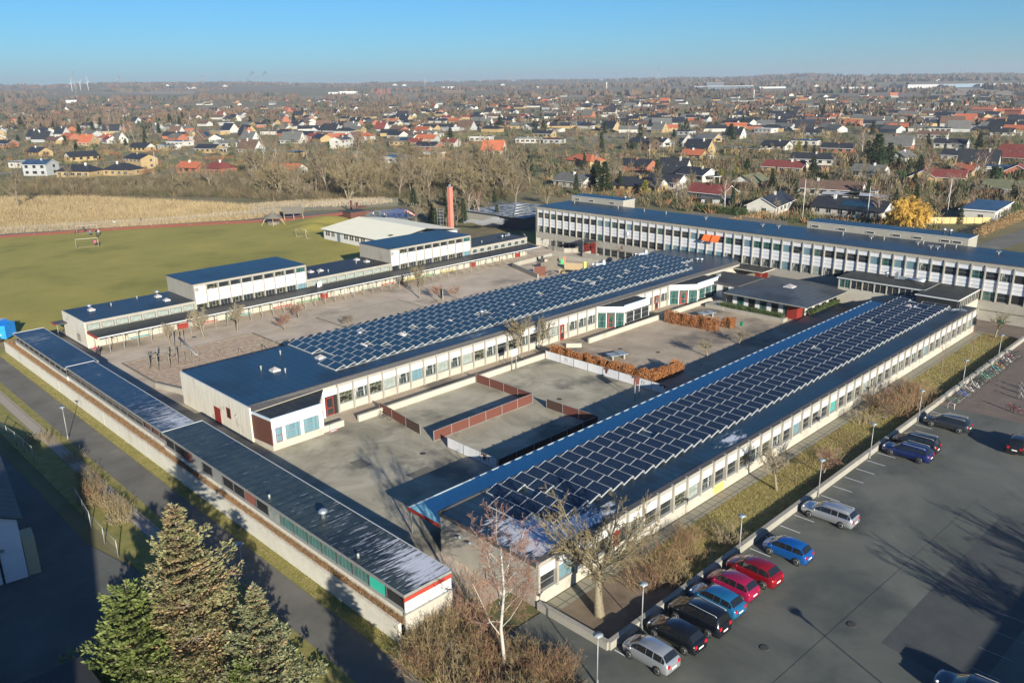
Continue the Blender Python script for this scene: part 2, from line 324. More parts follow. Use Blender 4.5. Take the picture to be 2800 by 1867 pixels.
sheet('play_area_paving',[Z('e',*p) for p in [(860,200),(950,165),(1150,150),(1300,205),(1220,240),(1120,250),(960,225)]],.0,mat('rubber_paving',(.22,.27,.26),.9,(.33,.29,.25),.09,6))
# mound by the field goal
def mound(cx,cy,rx,ry,h,m,name='grass_mound'):
    mb=MB(); n=24; rr=7; vs=[(cx,cy,h)]; fs=[]
    for i in range(1,rr+1):
        for k in range(n):
            a=2*PI*k/n; t=i/rr; z=h*(math.cos(t*PI)*.5+.5)+.15*math.sin(a*5+i)*t*(1-t); vs.append((cx+math.cos(a)*rx*t,cy+math.sin(a)*ry*t,z-.04))
    for k in range(n): fs.append((0,1+k,1+(k+1)%n))
    for i in range(rr-1):
        for k in range(n): a=1+i*n; fs.append((a+k,a+n+k,a+n+(k+1)%n,a+(k+1)%n))
    mb.add(vs,fs,m,True); return structure(mb.obj(name))
c=Z('e',560,260); mound(c.x,c.y,12,12,1.8,GRASSF); c=Z('e',460,300); mound(c.x,c.y,7,8,1.2,GRASSF)
# roads beyond the school
def strip(name,pts,w,z,m,dash=None):
    L=[];Rr=[]
    for i,p in enumerate(pts):
        a=pts[max(0,i-1)]; b=pts[min(len(pts)-1,i+1)]; d=Vector((b[0]-a[0],b[1]-a[1],0)).normalized(); nn=Vector((-d.y,d.x,0))*w/2
        L.append((p[0]+nn.x,p[1]+nn.y,z)); Rr.append((p[0]-nn.x,p[1]-nn.y,z))
    mb=MB(); n=len(pts); mb.add(L+Rr,[(i+n,i+1+n,i+1,i) for i in range(n-1)],m); return structure(mb.obj(name))
rd=[G(1120,462),G(1170,470),G(1235,487)]
d=(rd[2]-rd[0]).normalized()
r0=rd[0]-d*150; r1=rd[2]+d*150
strip('main_road',[r0,r1],6.5,-.01,ASPH)
mb=MB()
for k in range(60):
    for off in (-2.2,2.2):
        p=r0+d*(k*5)+Vector((-d.y,d.x,0))*off; q=p+d*2.2; s=Vector((-d.y,d.x,0))*.1
        mb.quad((p-s).to_tuple()[:2]+(-.005,),(q-s).to_tuple()[:2]+(-.005,),(q+s).to_tuple()[:2]+(-.005,),(p+s).to_tuple()[:2]+(-.005,),WHITE)
structure(mb.obj('road_markings'))
strip('residential_road',[G(2110,620),G(2250,575),G(2352,540),G(2480,495)],6,-.01,ASPHR)
strip('residential_street',[G(-60,405),G(250,372),G(420,352),G(620,345),G(900,352),G(1220,395),G(1290,385),G(1500,402),G(1620,410),G(1700,400),G(2000,440)],5.5,-.012,mat('pale_road',(.24,.22,.20),.9,(.29,.27,.24),.3))
strip('residential_street',[G(1240,322),G(1500,318),G(1760,325),G(2352,345)],5,-.012,MAT['pale_road'])
strip('residential_street',[G(0,300),G(400,296),G(900,300),G(1200,296),G(1700,290)],5,-.011,MAT['pale_road'])
LINEG=mat('worn_line_paint',(.32,.32,.31),.8,(.12,.12,.12),3.,6,stops=(.4,.7))
# kerbs, bay lines, patches on the parking lot
mb=MB()
for k in range(-1,26):
    u=37+2.493*k
    if k==0 or (5<=k<=18) or k==23 or k==21: 
        a=28.35-(1.0 if k in(0,6) else 0); 
        mb.box(u-.04,u+.04,27.35 if k==0 else 26.5,28.3,-.008,-.004,WHITE2)
for k in range(3,7): mb.box(44+k*2.5,44.06+k*2.5,9.2,10.9 if k%2 else 11.2,-.008,-.004,LINEG)
structure(mb.obj('parking_bay_lines'))
mb=MB(); 
for (a,b,w_) in [((40,19.3),(58,18.6),.018),((58,18.6),(76,17.9),.014),((60,9),(61.4,15),.016)]:
    mb.quad((a[0],a[1]-w_,-.009),(b[0],b[1]-w_,-.009),(b[0],b[1]+w_,-.009),(a[0],a[1]+w_,-.009),DARK)
mb.quad((49,10,-.010),(74,9,-.010),(74,15.5,-.010),(50,16.0,-.010),mat('asphalt_patch',(.05,.054,.054),.85,(.07,.074,.072),.5,8,.2,16.))
structure(mb.obj('asphalt_repairs'))
mb=MB(); DK=mat('old_patch',(.12,.11,.095),.9,(.15,.14,.115),1.,6)
for (x0,y0,x1,y1) in [(40.9,63.2,42.3,65.2),(43.2,57.6,45.9,58.9)]: mb.quad((x0,y0,.012),(x1,y0,.012),(x1,y1,.012),(x0,y1,.012),DK)
structure(mb.obj('asphalt_repairs'))
mb=MB(); mb.box(56.4,56.6,93.6,114.3,0,.18,WOOD); mb.box(37.1,56.4,114.2,114.4,0,.12,WOOD); mb.box(36.9,37.1,101,114.4,0,.12,WOOD)
structure(mb.obj('playground_kerb'))

# ---------------------------------------------------------------- low walls
def lowwall(name,label,pts,th,h,m,z0=0,cat='wall',cap=True,group=None):
    root=thing(name,label,cat,(pts[0][0],pts[0][1],z0),group=group); o=Vector((pts[0][0],pts[0][1],0))
    for i in range(len(pts)-1):
        a=Vector((*pts[i],0))-o; b=Vector((*pts[i+1],0))-o; d=(b-a).normalized(); n=Vector((-d.y,d.x,0))*th/2
        q=[(a-n),(b-n),(b+n),(a+n)]
        MB().prism([(v.x,v.y) for v in q],0,h-.06,m).obj('wall_section',root)
        if cap:
            n2=n*1.08; q=[(a-n2-d*.01),(b-n2+d*.01),(b+n2+d*.01),(a+n2-d*.01)]; MB().prism([(v.x,v.y) for v in q],h-.06+.0*i,h+.003*i,m).obj('coping',root)
    return root
lowwall('retaining_wall','long low concrete wall between car park and grass strip, turning at the big tree',[(36.72,35.0),(36.72,28.6),(131,28.6)],.34,.62,CONC)
lowwall('retaining_wall','weathered pale concrete wall with yellow lichen below the far end of the sheds',[(27.4,132.4),(27.4,108.5)],.22,1.5,CONCW)
lowwall('retaining_wall','weathered pale concrete wall along the road below the middle shed',[(27.4,108.4),(27.4,93.2)],.22,1.6,CONCW)
lowwall('retaining_wall','weathered concrete wall along the road half shaded by spruces',[(27.4,93.1),(27.4,70.4)],.24,1.6,CONCW)
lowwall('retaining_wall','sunlit concrete wall below the nearest shed, ending at the bushes',[(27.4,70.3),(27.4,39)],.22,1.6,CONCW)
lowwall('courtyard_wall','long low cream wall in front of the central building beside the wooden barriers',[(47.7,73.4),(78.3,73.4)],.28,.75,CREAM)
lowwall('courtyard_wall','short low concrete wall beside the scooter at the blue curtained bay',[(43.1,73.6),(45.9,73.6)],.26,.72,CREAM)
lowwall('courtyard_wall','low cream wall in front of the two white glazed bays',[(87.7,73.35),(120.5,73.35)],.28,.75,CREAM)
lowwall('courtyard_wall','short stub of low wall at the end of the beech hedge',[(84.0,74.4),(85.6,72.9)],.25,.6,CREAM)
lowwall('forecourt_wall','low concrete wall left of the main entrance of the tall building',[(136.1,126.2),(135.6,120.9),(137.6,118.6)],.25,.95,CONC)
lowwall('forecourt_wall','low concrete wall right of the main entrance of the tall building',[(137.9,114.6),(134.6,114.6),(134.5,98)],.25,.95,CONC)
lowwall('garden_wall','low concrete wall round the small planted yard behind the central roof',[(113,107.5),(116.9,118.5),(119.2,118.9),(130.1,119.6),(131.4,107.8)],.25,.85,CONC)
lowwall('sand_pit_wall','low wooden edging round the sand pit with two shrubs',[(84.3,106.3),(84.2,114.0),(68,114.5),(68.1,106.6)],.16,.2,WOOD,cap=False)
lowwall('playground_wall','low concrete wall between passage and wood chip playground',[(36.4,101.3),(37.8,96.4)],.3,.7,CONC)
lowwall('boundary_wall','concrete wall with step beside the dark building at the tall building end',[(131,134),(137.5,134.5),(142,140)],.25,1.5,CONC)
def rail_wall(): pass

# ---------------------------------------------------------------- windows
WC={}
def winmesh(w_,h,frame=GREYT,rail=.45,mull=0):
    k=(round(w_,2),round(h,2),frame.name,rail,mull)
    if k not in WC:
        f=MB(); t=.042
        f.box(0,w_,-.05,0,0,t,frame); f.box(0,w_,-.05,0,h-t,h,frame); f.box(0,t,-.045,0,t,h-t,frame); f.box(w_-t,w_,-.045,0,t,h-t,frame)
        if rail: f.box(t,w_-t,-.04,0,h*rail,h*rail+t*.9,frame)
        for q in range(mull): x=w_*(q+1)/(mull+1); f.box(x-t/2,x+t/2,-.038,0,t,h-t,frame)
        WC[k]=f.mesh('frame')
    return WC[k]
PC={}
def panemesh(w_,h,g):
    k=(round(w_,2),round(h,2),g.name)
    if k not in PC: PC[k]=MB().box(.02,w_-.02,.0,.02,.02,h-.02,g).mesh('window')
    return PC[k]
def window(root,x,y,z,w_,h,g=None,frame=None,rail=.45,mull=0,rz=0,label=None):
    p=link('window',panemesh(w_,h,g or GLASS),root,(x,y,z),rz,label); link('frame',winmesh(w_,h,frame or GREYT,rail,mull),p); return p
RC={}
def rep(root,name,key,build,loc,rz=0,label=None):
    if key not in RC: RC[key]=build().mesh(name)
    return link(name,RC[key],root,loc,rz,label)
rnd=random.Random(7)
def pick(i,tbl): return tbl[i%len(tbl)]

# ---------------------------------------------------------------- SOUTH WING (by the car park)
S=thing('school_wing','long low school wing beside the car park with solar panels and blue canopy','building',(36.7,35.2,0))
L=94.3
MB().box(0,L,.16,10.6,0,3.5,CONC).box(0,L,0,.16,0,1.12,CREAM).box(0,L,-.02,.16,3.12,3.5,CONC).obj('wall',S)
MB().prism([(0,-.02),(L,-.02),(L,.45),(0,.45)],3.5,[3.52,3.52,3.60,3.60],FASCIA).box(-.05,0,-.02,10.8,3.3,3.62,FASCIA).box(L,L+.05,-.02,10.8,3.3,3.62,FASCIA).obj('fascia',S)
F1=frost_mat('felt_south_wing',(.010,.030,.052),(.019,.049,.082),(.50,.53,.60),1.,(.9,2.6,1.),(.70,.80),.42,axis_mask=[(2.4,3.5,3.4,4.2,.34),(7.,1.5,4.5,1.6,.32),(28.5,1.4,3.0,1.0,.3),(91.5,2.,1.8,1.8,.26)])  # felt blue stands in for reflected sky; frost patches on top
MB().box(0,L,.45,10.6,3.4,3.57,FASCIA,F1).box(0,L,10.6,10.78,3.3,3.70,FASCIA).obj('roof',S)  # rear upstand added to block sun gaps onto the canopy
rep(S,'end_wall_rail','rail1',lambda:MB().tube([(0,0,.9),(0,-2.1,.9),(0,-2.2,.75),(0,-2.1,.5),(0,0,.5)],.03,METAL,5).tube([(0,-.1,.0),(0,-.1,.9)],.03,METAL,5).tube([(0,-2.1,.0),(0,-2.1,.9)],.03,METAL,5),(-.12,5.2,0))
for yy in (8.1,6.9): rep(S,'wall_lamp','wl',lambda:MB().lathe([(.01,0),(.14,.03),(.16,.12),(.08,.2)],LAMPG,10,smooth=True),(-.2,yy,2.4))
px=[2.1+2.09*k for k in range(44)]
kinds=[GLASSP,GLASS,GLASSG,GLASS,GLASS,GLASSG,GLASS,GLASS,GLASSB,GLASSP,GLASS,GLASSG,GLASS,GLASS,GLASSW,GLASSG,GLASS]
for k,x in enumerate([0.12]+px+[L-.12]):
    rep(S,'pilaster','pilS',lambda:MB().box(-.1,.1,-.2,.16,1.0,3.58,CONC),(x,-.0,0))
for k in range(len(px)+1):
    x0=([0.12]+px)[k]+.1; x1=(px+[L-.12])[k]-.1; wd=x1-x0
    if wd<.6: continue
    rep(S,'spandrel_panel','sp%.2f'%wd,lambda:MB().box(.01,wd-.01,.02,.158,2.38,3.1,WHITE),(x0,0,0))
    if k==4:
        MB().box(0,wd*.62,.02,.15,.03,2.36,RED).box(wd*.62+.02,wd,.04,.15,.03,2.36,GLASS).box(0,.05,-.0,.018,.03,2.36,RED).box(.4,.5,-.0,.018,.03,2.36,REDF).obj('door',S,(x0,-.0,0),label='red double door with dark side pane'); continue
    if k==11:
        MB().box(.25,wd-.02,-.02,.12,.1,1.1,mat('ochre_board',(.62,.42,.14),.6)).obj('door_board',S,(x0,-.0,0),label='ochre board below the window')
    g=pick(k*5+3,kinds) if k not in(15,) else GLASSP
    if k==22: g=mat('turquoise_blind',(.05,.30,.27),.4)
    window(S,x0+.02,.11,1.17,wd-.04,1.18,g,rail=.5)
    rep(S,'sill','sl%.2f'%wd,lambda:MB().box(0,wd,-.1,.1,1.06,1.14,SILL),(x0,0,.0+.02))
# canopy on the courtyard side
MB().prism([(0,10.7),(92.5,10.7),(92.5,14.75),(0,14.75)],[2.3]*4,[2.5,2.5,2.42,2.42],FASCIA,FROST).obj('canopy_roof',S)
MB().box(-.06,0,10.7,14.8,2.24,2.53,REDF).obj('canopy_fascia',S); MB().box(0,92.5,14.75,14.85,2.28,2.48,ALU).obj('gutter',S)
for k in range(16): rep(S,'canopy_post','cp',lambda:MB().box(-.045,.045,-.045,.045,0,2.3,METAL),(.15+k*6.1,14.6,0))
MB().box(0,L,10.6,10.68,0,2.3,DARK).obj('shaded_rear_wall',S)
for (x,y,hh) in [(96.,44.,.9)]: pass

# ---------------------------------------------------------------- CENTRAL WING
C=thing('school_wing','broad low central school wing with seven panel wide solar rows and three glazed bays','building',(36.7,77.3,0))
L2=98.6
MB().prism([(0,-.65),(9.0,0),(9.0,.16),(99,.16),(99,16),(0,16.2)],0,3.5,CREAM).obj('core_wall',C)
MB().box(-.18,0,-.7,16.2,0,4.0,CONCS).obj('end_wall',C,label='rain streaked concrete end wall facing the sheds')
MB().box(11.,99,0,.16,0,.98,CREAM).box(11.,99,-.02,.16,3.12,3.48,CONC).obj('wall',C)
MB().prism([(0,-.7),(9.3,-.02),(99,-.02),(99,.5),(9.3,.5),(0,.1)],3.48,[3.5,3.5,3.5,3.96,3.96,3.96],FASCIA).obj('fascia',C)
F2=frost_mat('felt_central_wing',(.011,.037,.070),(.019,.056,.104),(.42,.46,.52),1.,(.5,3.,1.),(.66,.78),.4,axis_mask=[(34,1.3,3.,.7,.2),(47,1.,5,.4,.12),(68,1.,6,.4,.12)])  # reflected sky painted into the felt as blue
MB().prism([(0,.1),(9.3,.5),(99,.5),(104,3.2),(104,14.5),(97,18.),(88,16.2),(0,16.2)],3.5,3.95,FASCIA,F2).obj('roof',C)
MB().box(-.12,0.0,-.6,16.1,3.965,4.02,ALU).obj('roof_edge_trim',C)
pc=[11.05+2.1*k for k in range(23)]
kinds=[GLASSP,GLASSG,GLASSP,GLASSW,GLASSG,GLASSB,GLASSG,GLASSW,GLASSG,GLASSW,GLASSP,GLASSG,GLASS,GLASSP,GLASSG,GLASS,GLASSG,GLASSW,GLASSG,GLASSG,GLASSG,GLASSG]
for k,x in enumerate(pc):
    rep(C,'pilaster','pilC',lambda:MB().box(-.1,.1,-.2,.158,.0,3.55,CONC),(x,0,0))
    if k<22:
        rep(C,'spandrel_panel','spC',lambda:MB().box(.11,1.99,.02,.157,2.35,3.1,WHITE),(x,0,0))
        if k==18:
            d_=MB().box(.0,.95,-.02,.1,.02,2.3,RED).obj('door',C,(x+.3,0,0),label='narrow red door with glass'); MB().box(.2,.75,-.035,-.021,.25,1.0,GLASS).box(.2,.75,-.035,-.021,1.15,2.1,GLASSG).obj('door_glass',d_)
            continue
        window(C,x+.13,.1,1.02,1.84,1.32,kinds[k],rail=.62); rep(C,'sill','slC',lambda:MB().box(.1,2.,-.1,.1,.94,1.0,SILL),(x,0,.0))
pc2=[67.6+2.1*k for k in range(5)]
for k,x in enumerate(pc2):
    rep(C,'pilaster','pilC',None,(x,0,0))
    if k<4:
        rep(C,'spandrel_panel','spC',None,(x,0,0))
        if k==2:
            d_=MB().box(.0,.95,-.02,.1,.02,2.3,RED).obj('door',C,(x+.8,0,0),label='narrow red door with glass'); MB().box(.2,.75,-.035,-.021,.25,1.0,GLASS).box(.2,.75,-.035,-.021,1.15,2.1,GLASSG).obj('door_glass',d_)
        else: window(C,x+.13,.1,1.02,1.84,1.32,GLASSG,rail=.62)
# recessed entrance at the near bay
d_=MB().box(9.1,11.,.05,.15,0,2.35,DARK).box(9.1,11.,-.02,.15,2.35,3.1,WHITE).box(8.9,9.1,-.3,.16,0,3.4,WHITE).obj('entrance_recess',C)
MB().box(9.4,10.4,-.04,.04,.03,.15,RED).box(9.4,9.52,-.04,.04,.15,2.2,RED).box(10.28,10.4,-.04,.04,.15,2.2,RED).box(9.52,10.28,-.04,.04,2.08,2.2,RED).box(9.52,10.28,-.04,.04,.85,.97,RED).box(9.52,10.28,-.02,.02,.15,2.08,GLASS).obj('door',C,label='red framed glass door beside the near bay')
# bays
def bay(root,pts,plinth,hz,side_cols,near=False):
    b=MB().prism(pts,0,plinth,CREAM).prism([(p[0],p[1]) for p in pts],2.5,3.3,WHITE).obj('bay_wall',root)
    cx=sum(p[0] for p in pts)/len(pts); cy=sum(p[1] for p in pts)/len(pts)
    q=[(cx+(p[0]-cx)*.97,cy+(p[1]-cy)*.97) for p in pts]; MB().prism(q,plinth,2.5,DARK).obj('bay_core',root)
    q=[(cx+(p[0]-cx)*1.03,cy+(p[1]-cy)*1.03) for p in pts]; MB().prism(q,3.3,3.44,WHITE,MAT['mossy_felt']).obj('bay_roof',root)
    q2=[(p[0],p[1]) for p in q]; 
    a,b2=Vector((*q[2],0)),Vector((*q[1],0)); d=(b2-a).normalized(); n=Vector((d.y,-d.x,0))*.15
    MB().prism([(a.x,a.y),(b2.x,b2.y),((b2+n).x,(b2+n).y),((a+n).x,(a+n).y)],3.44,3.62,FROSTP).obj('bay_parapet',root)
def framed(root,a,b,z0,z1,n,g,fr=WHITE,door=None,rail=.5):
    a=Vector((*a,0)); b=Vector((*b,0)); d=b-a; W=d.length; ang=math.atan2(d.y,d.x); d.normalize(); t=.1; w_=(W-t*(n+1))/n
    nrm=Vector((d.y,-d.x,0))
    for k in range(n+1):
        p=a+d*(k*(w_+t)); o=MB().box(0,t,-.05,.1,z0,z1,fr).obj('mullion',root,p+nrm*.04,ang)
    for k in range(n):
        p=a+d*(k*(w_+t)+t)+nrm*.03
        if door==k:
            o=MB().box(0,w_,0,.06,z0,z1,GLASST).obj('door',root,(p.x,p.y,0),ang,label='red framed glass door in a white bay'); 
            z2=z1-.25; MB().box(w_*.12,w_*.9,-.05,-.001,z2-.1,z2,RED).box(w_*.12,w_*.25,-.05,-.001,z0,z2-.1,RED).box(w_*.77,w_*.9,-.05,-.001,z0,z2-.1,RED).box(w_*.25,w_*.77,-.05,-.001,z0+.8,z0+.92,RED).box(w_*.25,w_*.77,-.05,-.001,z0,z0+.18,RED).obj('door_frame',o)
        else: window(root,p.x,p.y,z0,w_,z1-z0,g,rail=rail,rz=ang)
bp_=[(.35,-4.1),(6.4,-4.1),(6.4,-3.4),(8.8,-.3),(9.0,.02),(.05,-.6)]
b=MB().prism(bp_,0,.8,CREAM).prism([(.35,-4.1),(6.4,-4.1),(6.4,-3.4),(8.8,-.3),(9.0,.02),(.05,-.6)],2.45,3.35,WHITE).obj('bay_wall',C)
MB().prism([(.5,-3.98),(6.3,-3.98),(8.6,-.3),(.2,-.7)],.8,2.45,DARK).obj('bay_core',C)
MB().prism([(.3,-4.2),(6.5,-4.2),(6.6,-3.4),(9.05,-.28),(9.05,-.08),(0,-.75)],3.35,3.42,ALU,FELTM).obj('bay_roof',C)
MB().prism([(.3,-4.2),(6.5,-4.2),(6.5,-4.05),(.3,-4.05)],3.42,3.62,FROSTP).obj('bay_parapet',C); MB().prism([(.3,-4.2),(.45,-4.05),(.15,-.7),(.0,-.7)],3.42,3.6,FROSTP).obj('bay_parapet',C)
MB().prism([(.30,-4.12),(.38,-4.12),(.06,-.64),(-.02,-.64)],.62,3.3,BROWNW).obj('brown_cladding',C)
for (x0,x1) in ((.75,1.55),(1.9,3.75),(4.05,5.95)):
    MB().box(x0-.3 if x0<1 else x0-.36,x0,-4.12,-3.98,.8,2.45,WHITE).obj('mullion',C)
    window(C,x0,-4.06,.82,x1-x0,1.62,GLASSB,frame=RED if x0<1 else GREYT,rail=.55 if x0>1 else .45)
MB().box(5.95,6.4,-4.12,-3.98,.8,2.45,WHITE).obj('mullion',C)
MB().prism([(6.4,-4.1),(6.5,-4.1),(6.5,-3.4),(6.4,-3.4)],.8,2.45,WHITE).obj('mullion',C)
for bx,dk in ((57.7,'a'),(76.7,'b')):
    pts=[(bx,.05),(bx+2.9,-3.0),(bx+9.3,-2.9),(bx+9.3,.05)]
    if bx>70: pts=[(bx,.05),(bx+3.8,-3.1),(bx+10.2,-2.9),(bx+10.2,.05)]
    bay(C,pts,.3,0,0)
    framed(C,pts[0],pts[1],.05,2.45,3,GLASST,door=1,rail=.45)
    framed(C,(pts[1][0]+.2,pts[1][1]),(pts[2][0]-.1,pts[2][1]),.75,2.35,3,GLASST if bx>70 else GLASS,rail=.5)
# end wall door and window
MB().box(-.22,-.1,0,1.5,.05,1.98,RED).obj('door',C,(0,6.35,0),label='bright red door in the streaked end wall')
o=window(C,-.2,4.7,1.5,.95,1.2,GLASS,frame=RED,rz=-PI/2,rail=.0)
rep(C,'wall_lamp','wl',None,(-.3,2.3,2.2))

# ---------------------------------------------------------------- roof furniture (skylights, pipes, ducts)
def skylight(root,x,y,z,s=.6,h=.35,m=None):
    m=m or DOME; key='sky%.2f'%s+m.name
    rep(root,'skylight',key,lambda:MB().box(-s,s,-s,s,0,.18,ALU).add([(-s*.95,-s*.95,.18),(s*.95,-s*.95,.18),(s*.95,s*.95,.18),(-s*.95,s*.95,.18),(0,0,.18+h)],[(0,1,4),(1,2,4),(2,3,4),(3,0,4)],m),(x,y,z))
def pipe(root,x,y,z,h=.6,r=.09,m=None): rep(root,'vent_pipe','pipe%.1f%.2f'%(h,r),lambda:MB().tube([(0,0,0),(0,0,h)],r,m or METAL,8).lathe([(r*1.9,h),(r*1.9,h+.06),(r*.5,h+.16)],m or METAL,8),(x,y,z))
def fan(root,x,y,z): rep(root,'roof_fan','fan',lambda:MB().lathe([(.18,0),(.18,.45),(.36,.5),(.38,.62),(.2,.78),(.05,.82)],DUCT,12),(x,y,z))
def duct(root,x,y,z,rz=0,s=1): rep(root,'air_duct','duct%.1f'%s,lambda:MB().box(-1.2*s,.4*s,-.35*s,.35*s,.15,.75*s,DUCT).box(.4*s,1.1*s,-.45*s,.45*s,.1,1.25*s,DUCT).tube([(-1.2*s,0,.45),(-1.9*s,0,.45),(-2.0*s,0,.1)],.16*s,DUCT,8).box(.5*s,1.*s,-.3*s,.3*s,1.25*s,1.5*s,METAL),(x,y,z),rz)
def UP(root,r,x,y,z):   # roof position from the survey -> local coordinates of a wing
    p=Z(r,x,y,z); return (p.x-root.location.x,p.y-root.location.y,z)
for (r,x,y) in [('A',740,480),('A',1105,380),('A',1440,285),('A',1755,197),('A',1855,170),('A',2145,92),('f',270,1060),('f',520,987),('f',750,928),('f',820,908),('f',1040,845),('f',1232,797),('f',1330,795),('f',1435,742),('f',10,1135)]:
    skylight(C,*UP(C,r,x,y,3.95),s=.5)
for (r,x,y) in [('A',630,480),('A',825,500),('A',785,355)]: pipe(C,*UP(C,r,x,y,3.95),h=.5)
fan(C,*UP(C,'A',1425,205,3.95)); fan(C,*UP(C,'e',1815,1005,3.95))
duct(C,*UP(C,'f',810,765,3.95),rz=-.5,s=.8); duct(C,*UP(C,'f',1200,670,3.95),rz=-.5,s=.8); fan(C,*UP(C,'f',1700,725,3.95)); fan(C,*UP(C,'f',1740,728,3.95))
for (r,x,y) in [('g',1550,940),('g',1425,1000)]: skylight(S,*UP(S,r,x,y,3.57),s=.6)
# ---------------------------------------------------------------- SOLAR ROWS: each row is a thing, each panel a part
def panel_mesh(m,w_,name):
    # low edge at x=0, high edge at x=.98; tilted towards the near-left end; width along +y
    mb=MB(); z0,z1=.10,.47; a=(0,.02,z0); b=(1.25,.02,z1); c=(1.25,w_-.02,z1); d=(0,w_-.02,z0)
    mb.add([(0,.02,z0),(1.25,.02,z1),(1.25,w_-.02,z1),(0,w_-.02,z0),(0,.02,z0-.05),(1.25,.02,z1-.05),(1.25,w_-.02,z1-.05),(0,w_-.02,z0-.05)],[(0,1,5,4),(1,2,6,5),(2,3,7,6),(3,0,4,7),(4,5,6,7)],ALU)
    e=.035; mb.add([(e,.02+.03,z0+.021),(1.25-e,.02+.03,z1-.009),(1.25-e,w_-.05,z1-.009),(e,w_-.05,z0+.021)],[(0,1,2,3)],m)
    mb.add([(0,.02,z0),(1.25,.02,z1),(1.25,w_-.02,z1),(0,w_-.02,z0)],[(0,1,2,3)],ALU)
    return mb.mesh(name)
def rack(segs,fins):
    mb=MB()
    for (y0,y1) in segs:
        n=max(1,int(round((y1-y0)/1.85)))
        for yy in (y0,y1):
            s=-.03 if yy==y0 else .03
            mb.tube([(0,yy+s,.06),(1.27,yy+s,.46),(1.49,yy+s,.03)],.028,ALU,4,smooth=False); mb.tube([(-.04,yy+s,.03),(1.49,yy+s,.03)],.024,ALU,4,smooth=False)
        mb.box(-.03,.0,y0,y1,.02,.11,ALU); mb.box(1.25,1.28,y0,y1,.38,.44,ALU)
        if fins: mb.add([(0.05,y1+.04,.03),(1.27,y1+.04,.46),(1.47,y1+.04,.03)],[(0,1,2)],ALU); 
        mb.add([(1.28,y0,.42),(1.47,y0,.04),(1.47,y1,.04),(1.28,y1,.42)],[(0,1,2,3)],ALU)
    return mb
PCACHE={}
def pv_row(u,v0,wp,cells,z,m,label,group,fins,rackn):
    root=thing('solar_panel_row',label,'solar panels',(u,v0,z),group=group)
    segs=[];cur=None
    for i in range(len(cells)+1):
        on=i<len(cells) and cells[i]
        if on and cur is None: cur=i
        if not on and cur is not None: segs.append((cur*wp,i*wp)); cur=None
    key=(tuple(segs),fins)
    if key not in PCACHE: PCACHE[key]=rack(segs,fins).mesh('rack')
    link('rack',PCACHE[key],root)
    if m.name not in PCACHE: PCACHE[m.name]=panel_mesh(m,wp,'panel')
    for i,on in enumerate(cells):
        if on: link('panel',PCACHE[m.name],root,(0,i*wp,0))
# near wing: 4 panels wide
def gaps(lst,base,v0,wp,n,r_z):
    g={}
    for (r,x,y) in lst:
        p=Z(r,x,y,r_z); k=round((p.x-base)/1.497); i=int((p.y-v0)/wp)
        g.setdefault(k,set()).add(i)
    return g
# openings round skylights and fans (survey points of the dark holes)
gs=gaps([('B',2050,890),('C',890,290),('C',1290,95),('g',1165,1140),('g',1460,1010),('g',1520,960),('E',1100,140)],40.1,38.2,1.86,4,3.9)
for k in range(63):
    c=[True]*4
    for i in gs.get(k,()):
        if 0<=i<4: c[i]=False
    if k==0: c=[0,1,1,0]
    if k==1: c=[1,1,1,1]
    if k==2: c=[1,1,0,1] 
    if k==62: c=[1,1,1,1]
    pv_row(40.1+1.497*k,38.2,1.86,c,3.5,PVM,f'dark tilted solar panel row on the car park wing, {ordn(k)} row from its near end','solar panel rows on the car park wing',True,4)
gc=gaps([('A',1425,190),('A',1600,285),('A',1990,165),('A',1440,290),('e',1750,1030),('e',1870,1040),('e',1390,1130),('f',270,1050),('f',520,985),('f',590,925),('f',640,930),('f',820,900),('f',750,925),('f',1180,800),('f',1290,790),('f',1230,795),('f',1010,880),('f',1040,840),('f',1430,740),('f',710,965),('e',1820,1000),('A',1750,200),('A',1850,170)],49.5,80.2,1.92,7,3.95)
for k in range(54):
    c=[True]*7
    for i in gc.get(k,()):
        if 0<=i<7: c[i]=False
    if k==0: c=[1,1,0,0,0,0,0]
    if k==1: c=[1,1,0,0,1,1,1]
    if k==50: c=[0,1,1,1,1,1,1]
    if k>=51: c=[0,0,1,1,1,1,1]
    pv_row(49.5+1.497*k,80.15,1.92,c,3.96,PVC,f'blue tilted solar panel row on the broad central roof, {ordn(k)} row from its near end','solar panel rows on the central wing',False,7)

# ---------------------------------------------------------------- TALL BUILDING (three storeys) facing the yards; local x runs towards -v
T=thing('school_block','long three storey school block with white panels and concrete fins','building',(138.1,131.8,0),-PI/2)
N3=56; P3=1.9695; LT=.45+N3*P3+.1; off=1.15
MB().box(0,LT,.19,.21,4.5,7.8,DARK).box(0,LT,.21,11.6,0,8.4,CONC).box(0,LT,-.02,.2,1.75,3.2,CONC).box(-.02,LT,-.05,.2,8.35,9.0,CONC).box(0,5.0,-.0,.2,0,1.75,CONCS).box(-.12,0,-.05,11.6,0,9.02,CONC).obj('wall',T)
F3=frost_mat('felt_tall_block',(.010,.029,.050),(.019,.050,.082),(.35,.40,.46),-1.,(.12,.55,1.),(.62,.82),.38)  # sky sheen given to the dark felt as a blue base
MB().box(-.15,LT,-.12,11.8,9.0,9.1,FASCIA,F3).obj('roof',T)
MB().box(0,LT,.05,.2,0,.15,CONC).obj('plinth',T)
